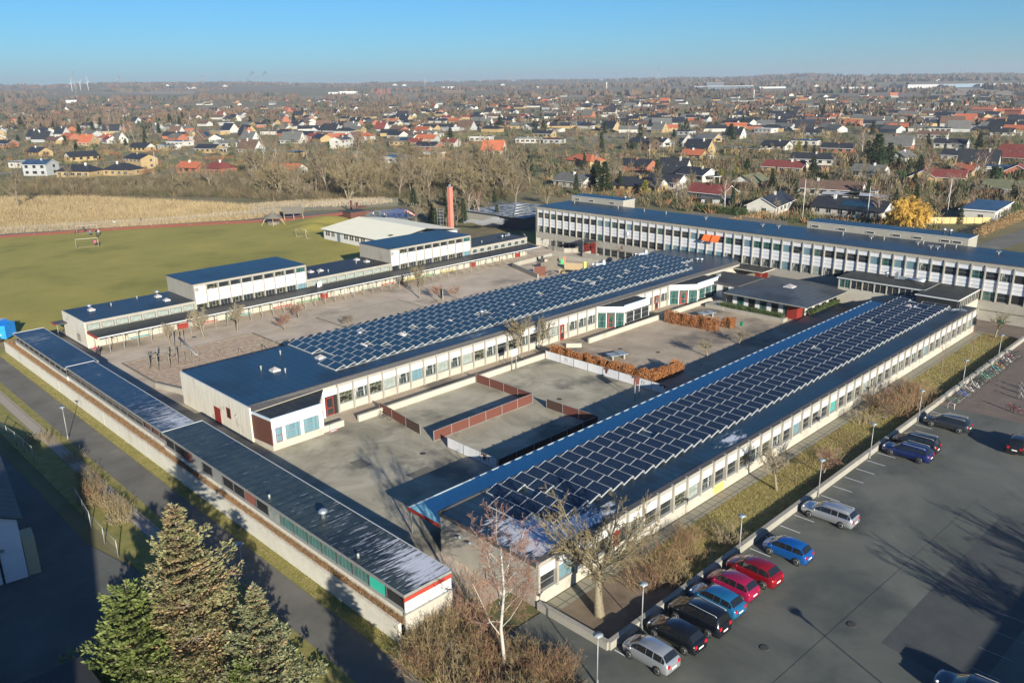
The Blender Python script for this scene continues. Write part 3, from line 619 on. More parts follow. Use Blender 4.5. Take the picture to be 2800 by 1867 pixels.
kt=[GLASS,GLASS,GLASST,GLASS,GLASS,GLASS,GLASS,GLASS,GLASS,GLASSB,GLASSB,GLASST,GLASS,GLASSB,GLASS,GLASS,GLASS,GLASST,GLASS,GLASS,GLASS,GLASSB,GLASS,GLASS,GLASS,GLASST,GLASS,GLASSB,GLASST,GLASST,GLASST,GLASSB,GLASS,GLASSB,GLASST,GLASS,GLASS,GLASS,GLASS,GLASSB,GLASST,GLASSB,GLASSB,GLASSG,GLASS,GLASS,GLASS,GLASST,GLASS,GLASSG]
kb=[GLASSG,GLASSG,GLASS,GLASS,GLASS,GLASS,GLASS,GLASSG,GLASS,GLASST,GLASS,GLASS,GLASS,GLASS,GLASS,GLASS,GLASS,GLASS,GLASSB,GLASSB,GLASSB,GLASSB,GLASSB,GLASSB,GLASSB,GLASSG,GLASS,GLASSG,GLASSG,GLASSG,GLASSG,GLASSB,GLASSG,GLASSG,GLASSW,GLASSG,GLASS,GLASS,GLASSP]
for k in range(N3+1):
    x=.45+k*P3
    rep(T,'fin','fin3',lambda:MB().box(-.085,.085,-.16,.2,3.2,8.62,CONC),(x,0,0))
    if k==N3: break
    rep(T,'head_panel','hp3',lambda:MB().box(.11,P3-.11,.02,.19,7.68,8.34,WHITE2),(x,0,0)); rep(T,'spandrel_panel','sp3',lambda:MB().box(.09,P3-.09,.04,.19,5.94,6.42,WHITE2).box(.09,P3-.09,.04,.185,5.30,5.88,WHITE2).box(.09,P3-.09,.04,.19,4.64,5.24,WHITE2),(x,0,0))
    if k<50:
        window(T,x+.1,.12,6.44,P3-.2,1.23,kt[k%len(kt)],rail=.5); window(T,x+.1,.12,3.24,P3-.2,1.38,kb[k%len(kb)],rail=.5)
MB().box(0,P3*8.9,.17,.195,3.28,8.3,DARK).obj('far_wall_recess',T,(LT-P3*9-.1,0,0))
gw=list(range(2,6))+list(range(9,15))
for k in gw:
    x=.45+k*P3; window(T,x+.13,.0,.22,P3-.28,1.4,GLASS,rail=.5); rep(T,'pier','pier3',lambda:MB().box(-.1,.1,-.1,.0,0,1.76,CONC),(x,0,0))
# entrance
MB().box(14.6,18.4,-3.2,.0,3.0,3.16,FASCIA,FELTG).obj('entrance_canopy',T)
MB().box(15.4,16.9,-.9,-.75,.4,2.9,RED).box(17.2,18.6,-.9,-.75,.4,2.9,RED).box(15.2,18.8,-.88,-.02,.02,.4,CONC).obj('door',T,label='red wooden entrance doors under the canopy')
MB().box(57.6,58.7,-2.,-1.85,.2,2.6,RED).box(58.9,60.1,-2.,-1.85,.2,2.6,RED).obj('door',T,label='red doors at the end of the central wing')
MB().box(53.8,60.4,-4.5,.0,2.95,3.12,CREAM,FELTM).obj('link_canopy',T)
ck=MB().lathe([(.62,0),(.62,.05),(.5,.07)],GREYT,24,axis='y').obj('clock',T,(26.4,-.12,5.6)); MB().lathe([(.52,0),(.5,-.03)],WHITE,24,axis='y').obj('clock_face',ck,(0,-.01,0)); MB().box(-.03,.03,-.10,-.06,0,.36,DARK).box(0,.3,-.10,-.06,-.03,.03,DARK).obj('clock_hands',ck)
for i,xa in enumerate((45.1,47.05)):
    MB().add([(0,-.05,7.75),(1.75,-.05,7.75),(1.75,-.95,6.75),(0,-.95,6.75)],[(0,1,2,3)],mat('orange_awning',(.75,.16,.035),.7)).add([(0,-.95,6.75),(1.75,-.95,6.75),(1.75,-.97,6.6),(0,-.97,6.6)],[(0,1,2,3)],mat('orange_awning',(.75,.16,.035),.7)).add([(0,-.05,7.75),(.02,-.95,6.75),(.03,-.05,7.6)],[(0,1,2)],METAL).obj('awning',T,(xa,-.02,0),label='orange sun awning pulled out')
for (r,x,y) in [('f',575,195),('f',975,245),('f',1215,270),('f',1415,295),('g',895,430),('g',1225,465),('g',1540,500),('g',1712,522),('g',1803,530)]:
    p=Z(r,x,y,9.1); pipe(T,131.8-p.y,p.x-138.1,9.1,h=.6)
for (r,x,y) in [('g',250,355),('g',378,365),('g',1122,455),('g',1497,500),('g',1600,530),('g',1655,537),('f',1780,340),('g',2145,578)]:
    p=Z(r,x,y,9.1); rep(T,'roof_vent','rv',lambda:MB().tube([(0,0,0),(0,0,.45)],.13,METAL,8).box(-.3,.3,-.3,.3,.45,.6,METAL),(131.8-p.y,p.x-138.1,9.1))
def penthouse(x0,x1,y0,y1,z,label,wx):
    root=thing('stair_tower',label,'building',(138.1+y0,131.8-x0,0),-PI/2)
    MB().box(0,x1-x0,0,y1-y0,0,z,CONC).obj('wall',root)
    MB().box(-.1,x1-x0+.1,-.1,y1-y0+.1,z,z+.1,ALU,F3).obj('roof',root)
    for xw in wx:
        o=window(root,xw,-.05,z-.95,1.5,.42,GLASS,frame=WHITE,rail=0)
    return root
pa=penthouse(.6,16.1,11.7,16.,10.35,'pale low rooftop block with three slit windows at the far end of the tall block',[1.0,5.4,11.5])
pb=penthouse(60.2,88.6,11.7,16.4,10.3,'long pale rooftop block with seven slit windows behind the tall block',[.9,6.0,11.3,15.9,19.5,24.0,25.9])
fan(pb,24.5,3.,10.4); fan(pb,23.4,3.2,10.4)
for (x_,y_) in ((1.5,2.2),(10.5,3.)): rep(pa,'antenna','ant',lambda:MB().tube([(0,0,0),(0,0,.9),(.4,0,1.0)],.04,METAL,5),(x_,y_,10.45))
fan(pa,14.5,2.,10.4)
# annex and link between tall block and car park wing
A_=thing('link_building','low dark roofed annex with a row of dark windows before the tall block','building',(131.5,56.6,0),-PI/2)
MB().box(0,13.6,.1,6.6,0,3.3,CREAM).box(.1,13.5,.25,6.6,3.3,4.75,DARK).obj('wall',A_)
MB().box(-.2,13.7,-.15,6.6,4.75,4.95,ALU,FELTM).obj('roof',A_)
for k in range(7):
    MB().box(0,.14,-.04,.24,3.2,4.75,CONC).obj('mullion',A_,(.05+k*1.93,.08,0)); window(A_,.2+k*1.93,.16,3.25,1.76,1.45,GLASST if k<1 else GLASS,frame=CREAM,rail=0,mull=1)
duct(A_,8.3,4.5,4.95,rz=PI,s=.8); fan(A_,6.2,3.9,5.3)
MB().tube([(9.5,4.2,5.3),(12.,4.2,5.3)],.22,DUCT,8).tube([(10,4.6,5.45),(12,4.6,5.45)],.15,DUCT,8).obj('air_duct',A_)
B_=thing('link_building','flat mossy roofed glazed link between the car park wing and the tall block','building',(128.5,43.2,0),-PI/2)
MB().box(.1,5.9,.1,9.6,3.3,4.7,DARK).box(0,6,2.6,9.6,0,3.3,CREAM).obj('wall',B_)
MB().box(-.1,6.1,-.1,9.6,4.7,4.9,ALU,FELTM).obj('roof',B_)
for k in range(5): window(B_,6.0,1.0+k*1.7,3.4,1.6,1.25,GLASS,frame=CREAM,rail=0,mull=1,rz=PI/2)

# ---------------------------------------------------------------- LEFT (NORTH) BUILDING with two raised halls and a long canopy
Nn=thing('school_hall_building','long concrete building by the sports field with two raised halls and a covered walk','building',(36.3,125.15,0))
def lowpart(x0,x1,yd,m,roofm,zt=3.95):
    MB().box(x0,x1,.12,yd,0,zt-.05,CONC).box(x0,x1,0,.12,0,2.62,CREAM).box(x0,x1,-.03,.12,3.55,zt-.05,CONC).obj('wall',Nn)
    MB().box(x0-.0,x1,-.08,yd+.1,zt-.05,zt+.03,CONC,roofm).obj('roof',Nn)
FN1=frost_mat('felt_low_roof',(.014,.032,.055),(.03,.052,.078),(.20,.19,.13),-1.,(.5,1.2,1.),(.60,.72),.42)  # blue of this felt is painted sky reflection
FN2=frost_mat('felt_low_roof_grey',(.022,.024,.028),(.036,.038,.042),(.32,.34,.36),-1.,(1,1.,1.),(.74,.9),.5)
lowpart(0,16.5,9.6,None,FN1); lowpart(36.7,54.8,9.4,None,FN2); lowpart(75.2,91.8,8.,None,FELTG)
MB().box(-.12,0,-.1,9.7,0,3.96,CONCW).obj('end_wall',Nn)
MB().box(-.16,-.12,2.4,4.0,.5,1.6,GREYT).box(-.18,-.16,2.5,3.9,.6,1.5,CONC).obj('hatch',Nn)
for (x0,x1) in ((16.5,36.7),(54.8,75.2)):
    MB().box(x0,x1,.15,10.,0,6.55,CONC).box(x0,x1,-.03,.15,6.28,6.6,CONC).box(x0,x1,0,.15,0,2.4,CREAM).obj('hall_wall',Nn)
    MB().box(x0-.08,x1+.08,-.1,10.1,6.6,6.68,FASCIA,F3).obj('hall_roof',Nn)
    n=10; p=(x1-x0-.2)/n
    for k in range(n+1): rep(Nn,'fin','finN',lambda:MB().box(-.085,.085,-.15,.15,2.4,6.4,CONC),(x0+.1+k*p,0,0))
    for k in range(n):
        x=x0+.1+k*p
        if k==0: MB().box(.11,p-.11,.02,.149,3.4,6.2,WHITE).obj('spandrel_panel',Nn,(x,0,0)); MB().lathe([(.32,0),(.32,-.06),(.27,-.08)],GREYT,20,axis='y').obj('wall_clock',Nn,(x+.45,-.0,5.75)); window(Nn,x+.12,.1,2.45,p-.25,.9,GLASSP if x0<50 else GLASS,rail=0); continue
        rep(Nn,'spandrel_panel','spN',lambda:MB().box(.09,p-.09,.03,.14,4.16,4.76,WHITE).box(.09,p-.09,.03,.14,4.82,5.4,WHITE).box(.09,p-.09,.03,.14,3.5,4.10,WHITE).box(.09,p-.09,.14,.149,3.5,5.4,DARK),(x,0,0))
        window(Nn,x+.12,.1,5.45,p-.25,.8,GLASSP if k in(1,7) else (GLASST if k==n-1 else GLASS),rail=0); window(Nn,x+.12,.1,2.45,p-.25,1.0,(GLASSP if k%2 else GLASS) if k<n-1 else GLASSB,rail=0,mull=2)
for (x0,x1,n,g) in ((.1,16.4,8,GLASSW),(37.,54.6,9,GLASSW),(75.4,91.6,8,GLASSG)):
    p=(x1-x0)/n
    for k in range(n+1): rep(Nn,'pilaster','pilN',lambda:MB().box(-.11,.11,-.05,.12,2.6,3.6,CONC),(x0+k*p,0,0))
    for k in range(n): window(Nn,x0+k*p+.15,.08,2.68,p-.3,.84,g,frame=FASCIA if g is GLASSW else WHITE,rail=0)
# covered walk
MB().prism([(.1,-4.15),(91.6,-4.15),(91.6,-.06),(.1,-.06)],[2.34,2.34,2.52,2.52],[2.44,2.44,2.62,2.62],FASCIA,FN2).obj('canopy_roof',Nn)
MB().box(0.02,.1,-4.2,-.06,2.25,2.6,REDF).obj('canopy_fascia',Nn); MB().box(.1,91.6,-4.24,-4.15,2.3,2.46,ALU).obj('gutter',Nn)
for k in range(46): rep(Nn,'canopy_post','cpN',lambda:MB().box(-.04,.04,-.04,.04,0,2.34,METAL).box(-.04,.04,-.6,-.04,2.2,2.3,METAL),(2.1+k*2.0-.5,-4.0,0))
for k in range(58): rep(Nn,'wall_rib','ribN',lambda:MB().box(-.05,.05,-.12,0,0,2.3,GREYT),(.9+k*1.57,0,0))
for (x,wd,cl) in [(13.1,1.8,'r'),(39.0,1.6,'r'),(74.9,1.5,'r'),(88.0,1.4,'r')]: MB().box(0,wd,-.14,-.02,.05,2.15,RED).box(.2,wd-.2,-.16,-.14,.9,1.5,CREAM).obj('door',Nn,(x,0,0),label='red door under the covered walk')
bc={'teal':(.08,.38,.42),'white':(.7,.7,.66),'red':(.55,.05,.03),'green':(.05,.33,.10),'yellow':(.72,.55,.04),'pale green':(.35,.5,.42)}
for i,(x,l,cn,wh) in enumerate([(5.6,3.0,'teal','near the left end of the covered walk'),(9.6,2.6,'white','left of the leftmost red door'),(16.2,3.2,'red','right of the leftmost red door'),(20.8,1.2,'green','between the red and the teal bench'),(22.4,3.0,'teal','below the left hall'),(29.5,3.4,'red','under the right half of the left hall'),(34.0,3.0,'green','left of the red door beside the left hall'),(37.2,1.6,'green','touching the red door beside the left hall'),(42.5,3.,'white','right of the red door beside the left hall'),(47.5,3.,'pale green','below the low roof between the halls'),(52.,3.,'red','just left of the right hall'),(56.5,3.4,'yellow','under the left part of the right hall'),(61.8,3.2,'green','under the middle of the right hall'),(66.5,3.4,'yellow','under the right part of the right hall'),(78.6,3.2,'white','right of the right hall'),(83.5,3.,'white','near the right end of the covered walk')]):
    m=flat('bench_'+cn.replace(' ','_'),bc[cn],.55)
    b=thing('bench',f'long {cn} bench against the cream wall, {wh}','bench',(36.3+x,124.5,0)); MB().box(0,l,-.25,.15,.38,.44,m).obj('seat',b)
    for q in (.3,l-.3): MB().box(q-.04,q+.04,-.18,.1,0,.38,METAL).obj('leg',b)
for (r,x,y,z) in [('d',1270,622,3.98),('d',1340,652,3.98),('d',735,730,3.98),('e',440,660,3.98),('e',517,650,3.98),('e',810,562,3.98),('e',890,577,3.98)]: skylight(Nn,*UP(Nn,r,x,y,z),s=.45,h=.3)
for (r,x,y,z) in [('d',1103,640,3.98),('d',895,698,3.98),('e',505,672,3.98),('e',582,660,3.98),('e',806,592,3.98),('e',1815,425,3.98)]: pipe(Nn,*UP(Nn,r,x,y,z),h=.4)
fan(Nn,*UP(Nn,'d',722,722,3.98)); fan(Nn,*UP(Nn,'d',1265,608,3.98)); fan(Nn,*UP(Nn,'e',1980,390,3.98)); duct(Nn,*UP(Nn,'e',2025,372,3.98),rz=.3,s=.5)
# small canopy on the field side near end
q=thing('porch','small red edged porch roof on a post behind the near end of the hall building','porch',(34.6,133.,0)); MB().box(0,1.6,0,2.2,2.3,2.45,FASCIA).obj('roof',q); MB().box(-.06,0,0,2.2,2.2,2.45,REDF).obj('fascia',q); MB().box(.1,.18,.1,.18,0,2.3,METAL).obj('post',q)

# ---------------------------------------------------------------- PAVILION and its link
Pv=thing('pavilion','low hipped dark roofed pavilion with white panels and red doors in the courtyard','building',(117.4,55,0))
MB().box(1.8,16.0,2.4,13.9,0,2.55,DARK).obj('core_wall',Pv)
x0,x1,y0,y1=.0,16.6,-.2,14.5
MB().add([(x0,y0,2.6),(x1,y0,2.6),(x1,y1,2.6),(x0,y1,2.6),(x0,y0,2.78),(x1,y0,2.78),(x1,y1,2.78),(x0,y1,2.78)],[(0,3,2,1),(0,1,5,4),(1,2,6,5),(2,3,7,6),(3,0,4,7)],GREYT).add([(x0,y0,2.78),(x1,y0,2.78),(x1,y1,2.78),(x0,y1,2.78),(8.3,7.1,3.45)],[(0,1,4),(1,2,4),(2,3,4),(3,0,4)],frost_mat('felt_pavilion',(.055,.07,.085),(.085,.10,.115),(.3,.32,.34),-1.,(1,1,1),(.76,.9),.5)).obj('roof',Pv)
skylight(Pv,8.3,7.1,3.35,s=.8,h=.4)
for k in range(6):
    y=2.6+k*2.05; MB().box(1.7,1.8,y,y+.75,.1,2.55,WHITE).obj('white_panel',Pv); window(Pv,1.75,y+2.02,.5,1.2,2.0,GLASS if k%2 else GLASST,rz=-PI/2,rail=0)
for k in range(5):
    x=4.6+k*2.5
    if k==4: MB().box(x,x+1.2,2.28,2.38,.1,2.5,REDF).obj('door',Pv,label='red door near the far end of the pavilion'); continue
    MB().box(x,x+.7,2.3,2.4,.1,2.55,WHITE).obj('white_panel',Pv); window(Pv,x+.8,2.35,.5,1.6,2.0,GLASS,rail=0)
MB().box(16.,16.4,2.3,2.4,.1,2.55,WHITE).obj('white_panel',Pv)
MB().box(1.72,3.5,2.2,2.38,.0,2.3,RED).obj('door',Pv,label='large red corner gate of the pavilion'); MB().box(1.6,1.72,2.2,3.9,0,2.3,RED).obj('door',Pv,label='red slatted gate at the pavilion corner')
for (x,y) in ((1.9,1.9),(1.3,6.),(1.3,10.6),(5.4,2.0)): 
    MB().lathe([(.02,.28),(.2,.12),(.22,0),(.02,-.02)],REDF,8).obj('red_lamp',Pv,(x,y,2.2))
Lk=thing('link_building','low grey roofed link between central wing and pavilion','building',(122.5,69.6,0))
MB().box(0,7.5,0,8,0,2.7,CREAM).obj('wall',Lk); MB().box(-.3,8.,-.2,8.,2.7,3.0,FASCIA,FELTG).obj('roof',Lk)
for k in range(3): MB().box(-.06,-.0,.8+k*2.3,1.9+k*2.3,.4,2.6,WHITE).obj('white_panel',Lk); window(Lk,-.03,3.0+k*2.3,1.0,1.1,1.4,GLASS,rz=-PI/2,rail=0)
rep(Lk,'vent_box','vb',lambda:MB().box(-.5,.5,-.2,.2,0,.5,METAL),(3.6,6.2,3.0))
MB().prism([(0,0),(8,0),(8,1.),(2.2,3.4),(0,3.4)],0,.65,CONC).obj('terrace_wall',Lk,(-6.3,-1.,0))

# ---------------------------------------------------------------- SHEDS along the road
def shed(v0,v1,z,x0,x1,label,roofm,open_=()):
    root=thing('shed',label,'shed',(x0,v0,0)); W=x1-x0; Ls=v1-v0
    MB().box(.35,W-.35,.12,Ls-.12,0,z-.28,DARK).obj('core_wall',root)
    MB().box(.10,.62,-.02,Ls,1.35,2.12,CONCW).box(.04,.34,-.04,Ls,2.12,2.2,SILL).obj('plinth_wall',root)
    MB().box(0,W,0,Ls,z-.22,z-.03,FASCIA).obj('eaves',root); MB().box(.03,W-.03,.03,Ls-.03,z-.03,z,FASCIA,roofm).obj('roof',root)
    MB().box(-.05,0,-.02,Ls+.02,z-.2,z+.03,GREYT).box(W,W+.05,-.02,Ls+.02,z-.2,z+.03,ALU).box(-.05,W+.05,-.07,-.02,z-.2,z+.03,GREYT).box(-.05,W+.05,Ls+.02,Ls+.08,z-.2,z+.04,ALU).obj('roof_edge',root)
    return root
FS1=frost_mat('felt_shed_far',(.014,.034,.065),(.028,.05,.08),(.45,.47,.5),-1.,(.6,9.,1.),(.60,.70),.38,axis_mask=[(1.5,17.,2.5,3.,.08)])  # shed felt tinted with the sky it mirrors
FS2=frost_mat('felt_shed_middle',(.014,.034,.07),(.026,.05,.085),(.50,.52,.58),-1.,(.7,6.,1.),(.60,.70),.38,axis_mask=[(2.2,2.0,2.2,7.,.19)])  # same painted sky blue under the frost
FS3=frost_mat('felt_shed_near',(.022,.034,.034),(.055,.066,.055),(.52,.53,.60),-1.,(.7,6.5,1.),(.62,.71),.4,axis_mask=[(3.2,1.2,2.6,4.6,.26),(2.6,10.,2.,5.,.06)])
s1=shed(107.3,129.2,3.3,27.95,31.9,'far dark roofed flat shed by the road, partly open on the road side',FS1)
s2=shed(77.6,107.2,3.45,28.1,31.4,'middle flat roofed shed with frost at its near end',FS2)
s3=shed(38.95,77.9,3.62,27.85,32.0,'nearest flat roofed shed with white frost and a red and white end wall',FS3)
rep(s3,'vent_pipe','pipe0.40.11',lambda:MB().tube([(0,0,0),(0,0,.4)],.11,METAL,8),(.55,18.8,3.6)); rep(s3,'vent_pipe','pipe0.40.11',None,(.5,6.0,3.6)); fan(s3,1.9,12.8,3.6)
MB().box(0,4.15,-.03,.1,3.05,3.36,REDF).obj('end_fascia',s3); MB().box(.05,2.0,-.02,.1,2.2,3.05,WHITE).box(2.08,4.1,-.02,.1,2.2,3.05,WHITE).obj('end_panel',s3); MB().box(-.02,4.17,-.06,.12,2.05,2.2,GREYT).box(0,4.15,-.03,.12,0,2.05,CREAM).obj('end_plinth',s3)
TEAL=mat('teal_panel',(.05,.13,.12),.3,(.10,.22,.20),3.,4,stretch=(1,1.5,.3),stops=(.45,.6))
for k in range(19):
    y=.3+k*2.03
    g=[BLACKP,mat('green_poster',(.03,.45,.33),.5),TEAL,TEAL,TEAL,TEAL,TEAL,TEAL,GLASSW,DARK,mat('brick_red_panel',(.22,.07,.05),.8),DARK,DARK,GREYT,DARK,GREYT,MAT['brick_red_panel'],DARK,DARK][k]
    MB().box(.24,.3,.06,1.97,2.22,3.3,g).obj('window',s3,(0,y,0)); rep(s3,'frame_post','fp3',lambda:MB().box(.18,.3,-.05,.05,2.2,3.4,FASCIA),(0,y,0))
for k in range(14):
    rep(s2,'frame_post','fp2',lambda:MB().box(.2,.3,-.04,.04,2.2,3.25,FASCIA),(0,.4+k*2.1,0)); 
    if k>2: rep(s2,'dark_panel','dp2',lambda:MB().box(.24,.3,.06,2.0,2.2,3.2,GLASS).box(.2,.24,.06,2.,2.68,2.73,GREYT),(0,.4+k*2.1,0))
for k in range(5): rep(s2,'brick_panel','bp2',lambda:MB().box(.34,.36,.2,1.8,2.2,3.1,GREYT if 0 else BROWNW),(0,.4+k*2.1,0))
for k in range(10): rep(s1,'frame_post','fp1',lambda:MB().box(.2,.3,-.05,.05,2.2,3.1,FASCIA),(0,.4+k*2.2,0))
for k in range(3): rep(s1,'white_wall_panel','wp1',lambda:MB().box(.36,.38,.3,1.4,2.2,3.0,CREAM),(0,13.5+k*2.2,0))
for k in range(18): 
    pass
# planter strip behind the retaining wall
sheet('planter_soil',[(27.5,39),(27.9,39),(27.9,132),(27.5,132)],1.42,SOIL)
# steam-and-boiler yard: chimney
ch=thing('chimney','tall salmon red square chimney behind the right hall','chimney',(136.9,161.,0))
SAL=mat('salmon_paint',(.52,.15,.11),.7,(.58,.19,.14),1.2,4)
MB().box(-.5,.5,-.5,.5,0,11.4,SAL).obj('shaft',ch); MB().box(-.52,.52,-.52,.52,11.35,11.45,GREYT).tube([(-.2,0,11.4),(-.2,0,11.95)],.14,METAL,8).tube([(.22,0,11.4),(.22,0,11.95)],.14,METAL,8).obj('flue',ch)
tw=thing('spiral_stair','slim dark lattice spiral stair beside the salmon chimney','stair',(134.5,162.3,0)); 
mb=MB(); 
for k in range(14): mb.box(-.55,.55,-.55,.55,.3+k*.42,.36+k*.42,BLACKP if k%2 else METAL)
mb.obj('steps',tw); mb=MB(); [mb.box(a-.03,a+.03,b-.03,b+.03,0,6.2,METAL) for a in(-.55,.55) for b in(-.55,.55)]; mb.obj('frame',tw)
# white-roofed building by the field
wb=thing('gym_building','low building with a wide cream gable roof at the edge of the sports field','building',(109.3,151,0))
MB().box(0,21,0,26.3,0,2.5,mat('pale_grey_wall',(.50,.49,.47),.8,(.56,.55,.53),1.)).obj('wall',wb)
CRM=mat('cream_metal_roof',(.88,.81,.60),.6,(.90,.85,.68),.4,5,.1,2.)
MB().add([(-.6,-.6,2.5),(11,-.6,4.1),(22,-.6,2.5),(-.6,27,2.5),(11,27,4.1),(22,27,2.5)],[(0,1,4,3),(1,2,5,4)],CRM).add([(-.6,-.6,2.38),(11,-.6,3.98),(22,-.6,2.38),(-.6,27,2.38),(11,27,3.98),(22,27,2.38)],[(3,4,1,0),(4,5,2,1)],GREYT).add([(-.6,27,2.38),(11,27,3.98),(11,27,4.1),(-.6,27,2.5),(22,27,2.38),(22,27,2.5),(-.6,-.6,2.38),(-.6,-.6,2.5)],[(0,1,2,3),(4,5,2,1),(6,7,3,0)],GREYT).add([(0,26.3,2.5),(21,26.3,2.5),(11,26.3,3.98)],[(0,1,2)],WHITE).obj('roof',wb)
MB().box(2.9,3.9,2.6,3.6,2.9,3.15,DARK).obj('roof_window',wb)
for (y,wd) in [(25.4,2.2),(22.9,1.8),(17.4,2.),(15.1,2.),(12.8,2.),(10.4,2.)]: window(wb,-.05,y,1.0,wd-.1,1.2,GLASS,frame=WHITE,rail=.5,mull=1,rz=-PI/2)
MB().box(-.08,-.01,19.0,20.2,.1,2.2,flat('slate_door',(.12,.16,.19))).obj('door',wb)
# dark building right of the chimney with frosted flat roof
db=thing('kindergarten','low dark walled flat roofed building with frosted rooflights beside the tall block','building',(150.,147.5,0))
MB().box(0,20,0,9,0,3.1,mat('dark_blue_boards',(.03,.045,.055),.6,(.045,.06,.07),6.,3,stretch=(4,4,.2))).obj('wall',db)
MB().box(-1,20.4,-.4,22,3.1,3.3,FASCIA,frost_mat('felt_frosted_grey',(.10,.10,.10),(.16,.17,.17),(.42,.44,.46),-1.,(.7,.7,1.),(.45,.6),.6)).obj('roof',db)
MB().box(-.6,0,9.,22,0,2.9,CONC).box(2,20,9,21.5,0,3.0,DARK).obj('wall',db)
for k in range(4): rep(db,'rooflight','rl',lambda:MB().tube([(-2.5,0,.35),(2.5,0,.35)],.16,METAL,6).tube([(-2.5,0,0),(-2.5,0,.35)],.1,METAL,5).tube([(2.5,0,0),(2.5,0,.35)],.1,METAL,5),(4+k*3.8,5+k*3.6,3.3))
# rotated house at the lower left edge, and an unseen block left of the view, shaped to shade it
hs=thing('warehouse','white walled gable building in blue shade at the left edge','building',(12.1,66.3,0),R(172))
HW=mat('white_brick_wall',(.68,.68,.70),.8,(.60,.60,.62),1.2,5,.2,4,stretch=(.3,.3,3))
MB().add([(0,0,0),(9,0,0),(9,0,5.2),(4.5,0,7.2),(0,0,5.2),(0,-14,0),(9,-14,0),(9,-14,5.2),(4.5,-14,7.2),(0,-14,5.2)],[(4,3,2,1,0),(5,6,7,8,9),(0,5,9,4),(1,2,7,6)],HW).obj('wall',hs)
MB().add([(-.4,.3,5.05),(4.5,.3,7.28),(9.4,.3,5.05),(-.4,-14.3,5.05),(4.5,-14.3,7.28),(9.4,-14.3,5.05)],[(0,1,4,3),(1,2,5,4)],FELTG).add([(-.4,.3,4.9),(4.5,.3,7.1),(9.4,.3,4.9),(-.4,.3,5.05),(4.5,.3,7.28),(9.4,.3,5.05)],[(0,1,4,3),(1,2,5,4)],FASCIA).obj('roof',hs)
MB().box(1.55,1.7,-.02,.06,0,5.6,DARK).box(1.2,1.5,.0,.05,2.6,2.9,METAL).obj('gap_and_lamp',hs)
MB().box(-.9,-.05,-1.8,-.1,0,3.2,mat('beige_side_wall',(.42,.37,.24),.85)).obj('side_wall',hs)
nb=thing('neighbour_building','unseen building left of the view, shaped to cast the lower left shade','building',(3.3,41.1,0),math.atan2(-30.9,-9.2))
MB().box(0,46,-22,0,0,15.2,CREAM).obj('wall',nb); MB().box(-.2,46.2,-22,0.1,15.2,16,FASCIA).obj('roof',nb)
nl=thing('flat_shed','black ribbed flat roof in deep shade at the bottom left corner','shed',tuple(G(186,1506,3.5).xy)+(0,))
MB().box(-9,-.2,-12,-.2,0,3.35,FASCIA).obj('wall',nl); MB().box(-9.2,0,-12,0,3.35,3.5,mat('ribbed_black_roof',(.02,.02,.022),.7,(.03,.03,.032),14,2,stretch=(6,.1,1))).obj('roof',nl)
e2=thing('apartment_building','building beyond the bottom right corner whose shadow darkens the car park corner','building',(37,-20,0))
MB().box(0,66,-10,11.6,0,5.7,CONC).obj('wall',e2); MB().box(-.3,60.3,-10.3,11.9,5.7,6.15,FASCIA).obj('roof',e2)
# ---------------------------------------------------------------- CARS
def carpaint(name,c,metal=.3): 
    m=mat(name,c,.28,metal=metal,spec=.6); b=m.node_tree.nodes['Principled BSDF']; b.inputs['Coat Weight'].default_value=.8; b.inputs['Coat Roughness'].default_value=.05; return m
STY={ # x stations front->rear as (x fraction, roof height fraction or None for hood), shaped per body style
 'hatch':dict(L=3.75,W=1.64,H=1.5,hood=.60,ws=(.16,.34),roofend=.86,tail=.97,rz=.96),
 'hatch2':dict(L=4.05,W=1.70,H=1.47,hood=.58,ws=(.19,.37),roofend=.85,tail=.96,rz=.96),
 'suv':dict(L=4.15,W=1.77,H=1.60,hood=.60,ws=(.20,.37),roofend=.84,tail=.95,rz=.95),
 'wagon':dict(L=4.6,W=1.76,H=1.48,hood=.56,ws=(.23,.39),roofend=.90,tail=.985,rz=.96),
 'mpv':dict(L=4.35,W=1.78,H=1.66,hood=.60,ws=(.17,.36),roofend=.92,tail=.985,rz=.97)}
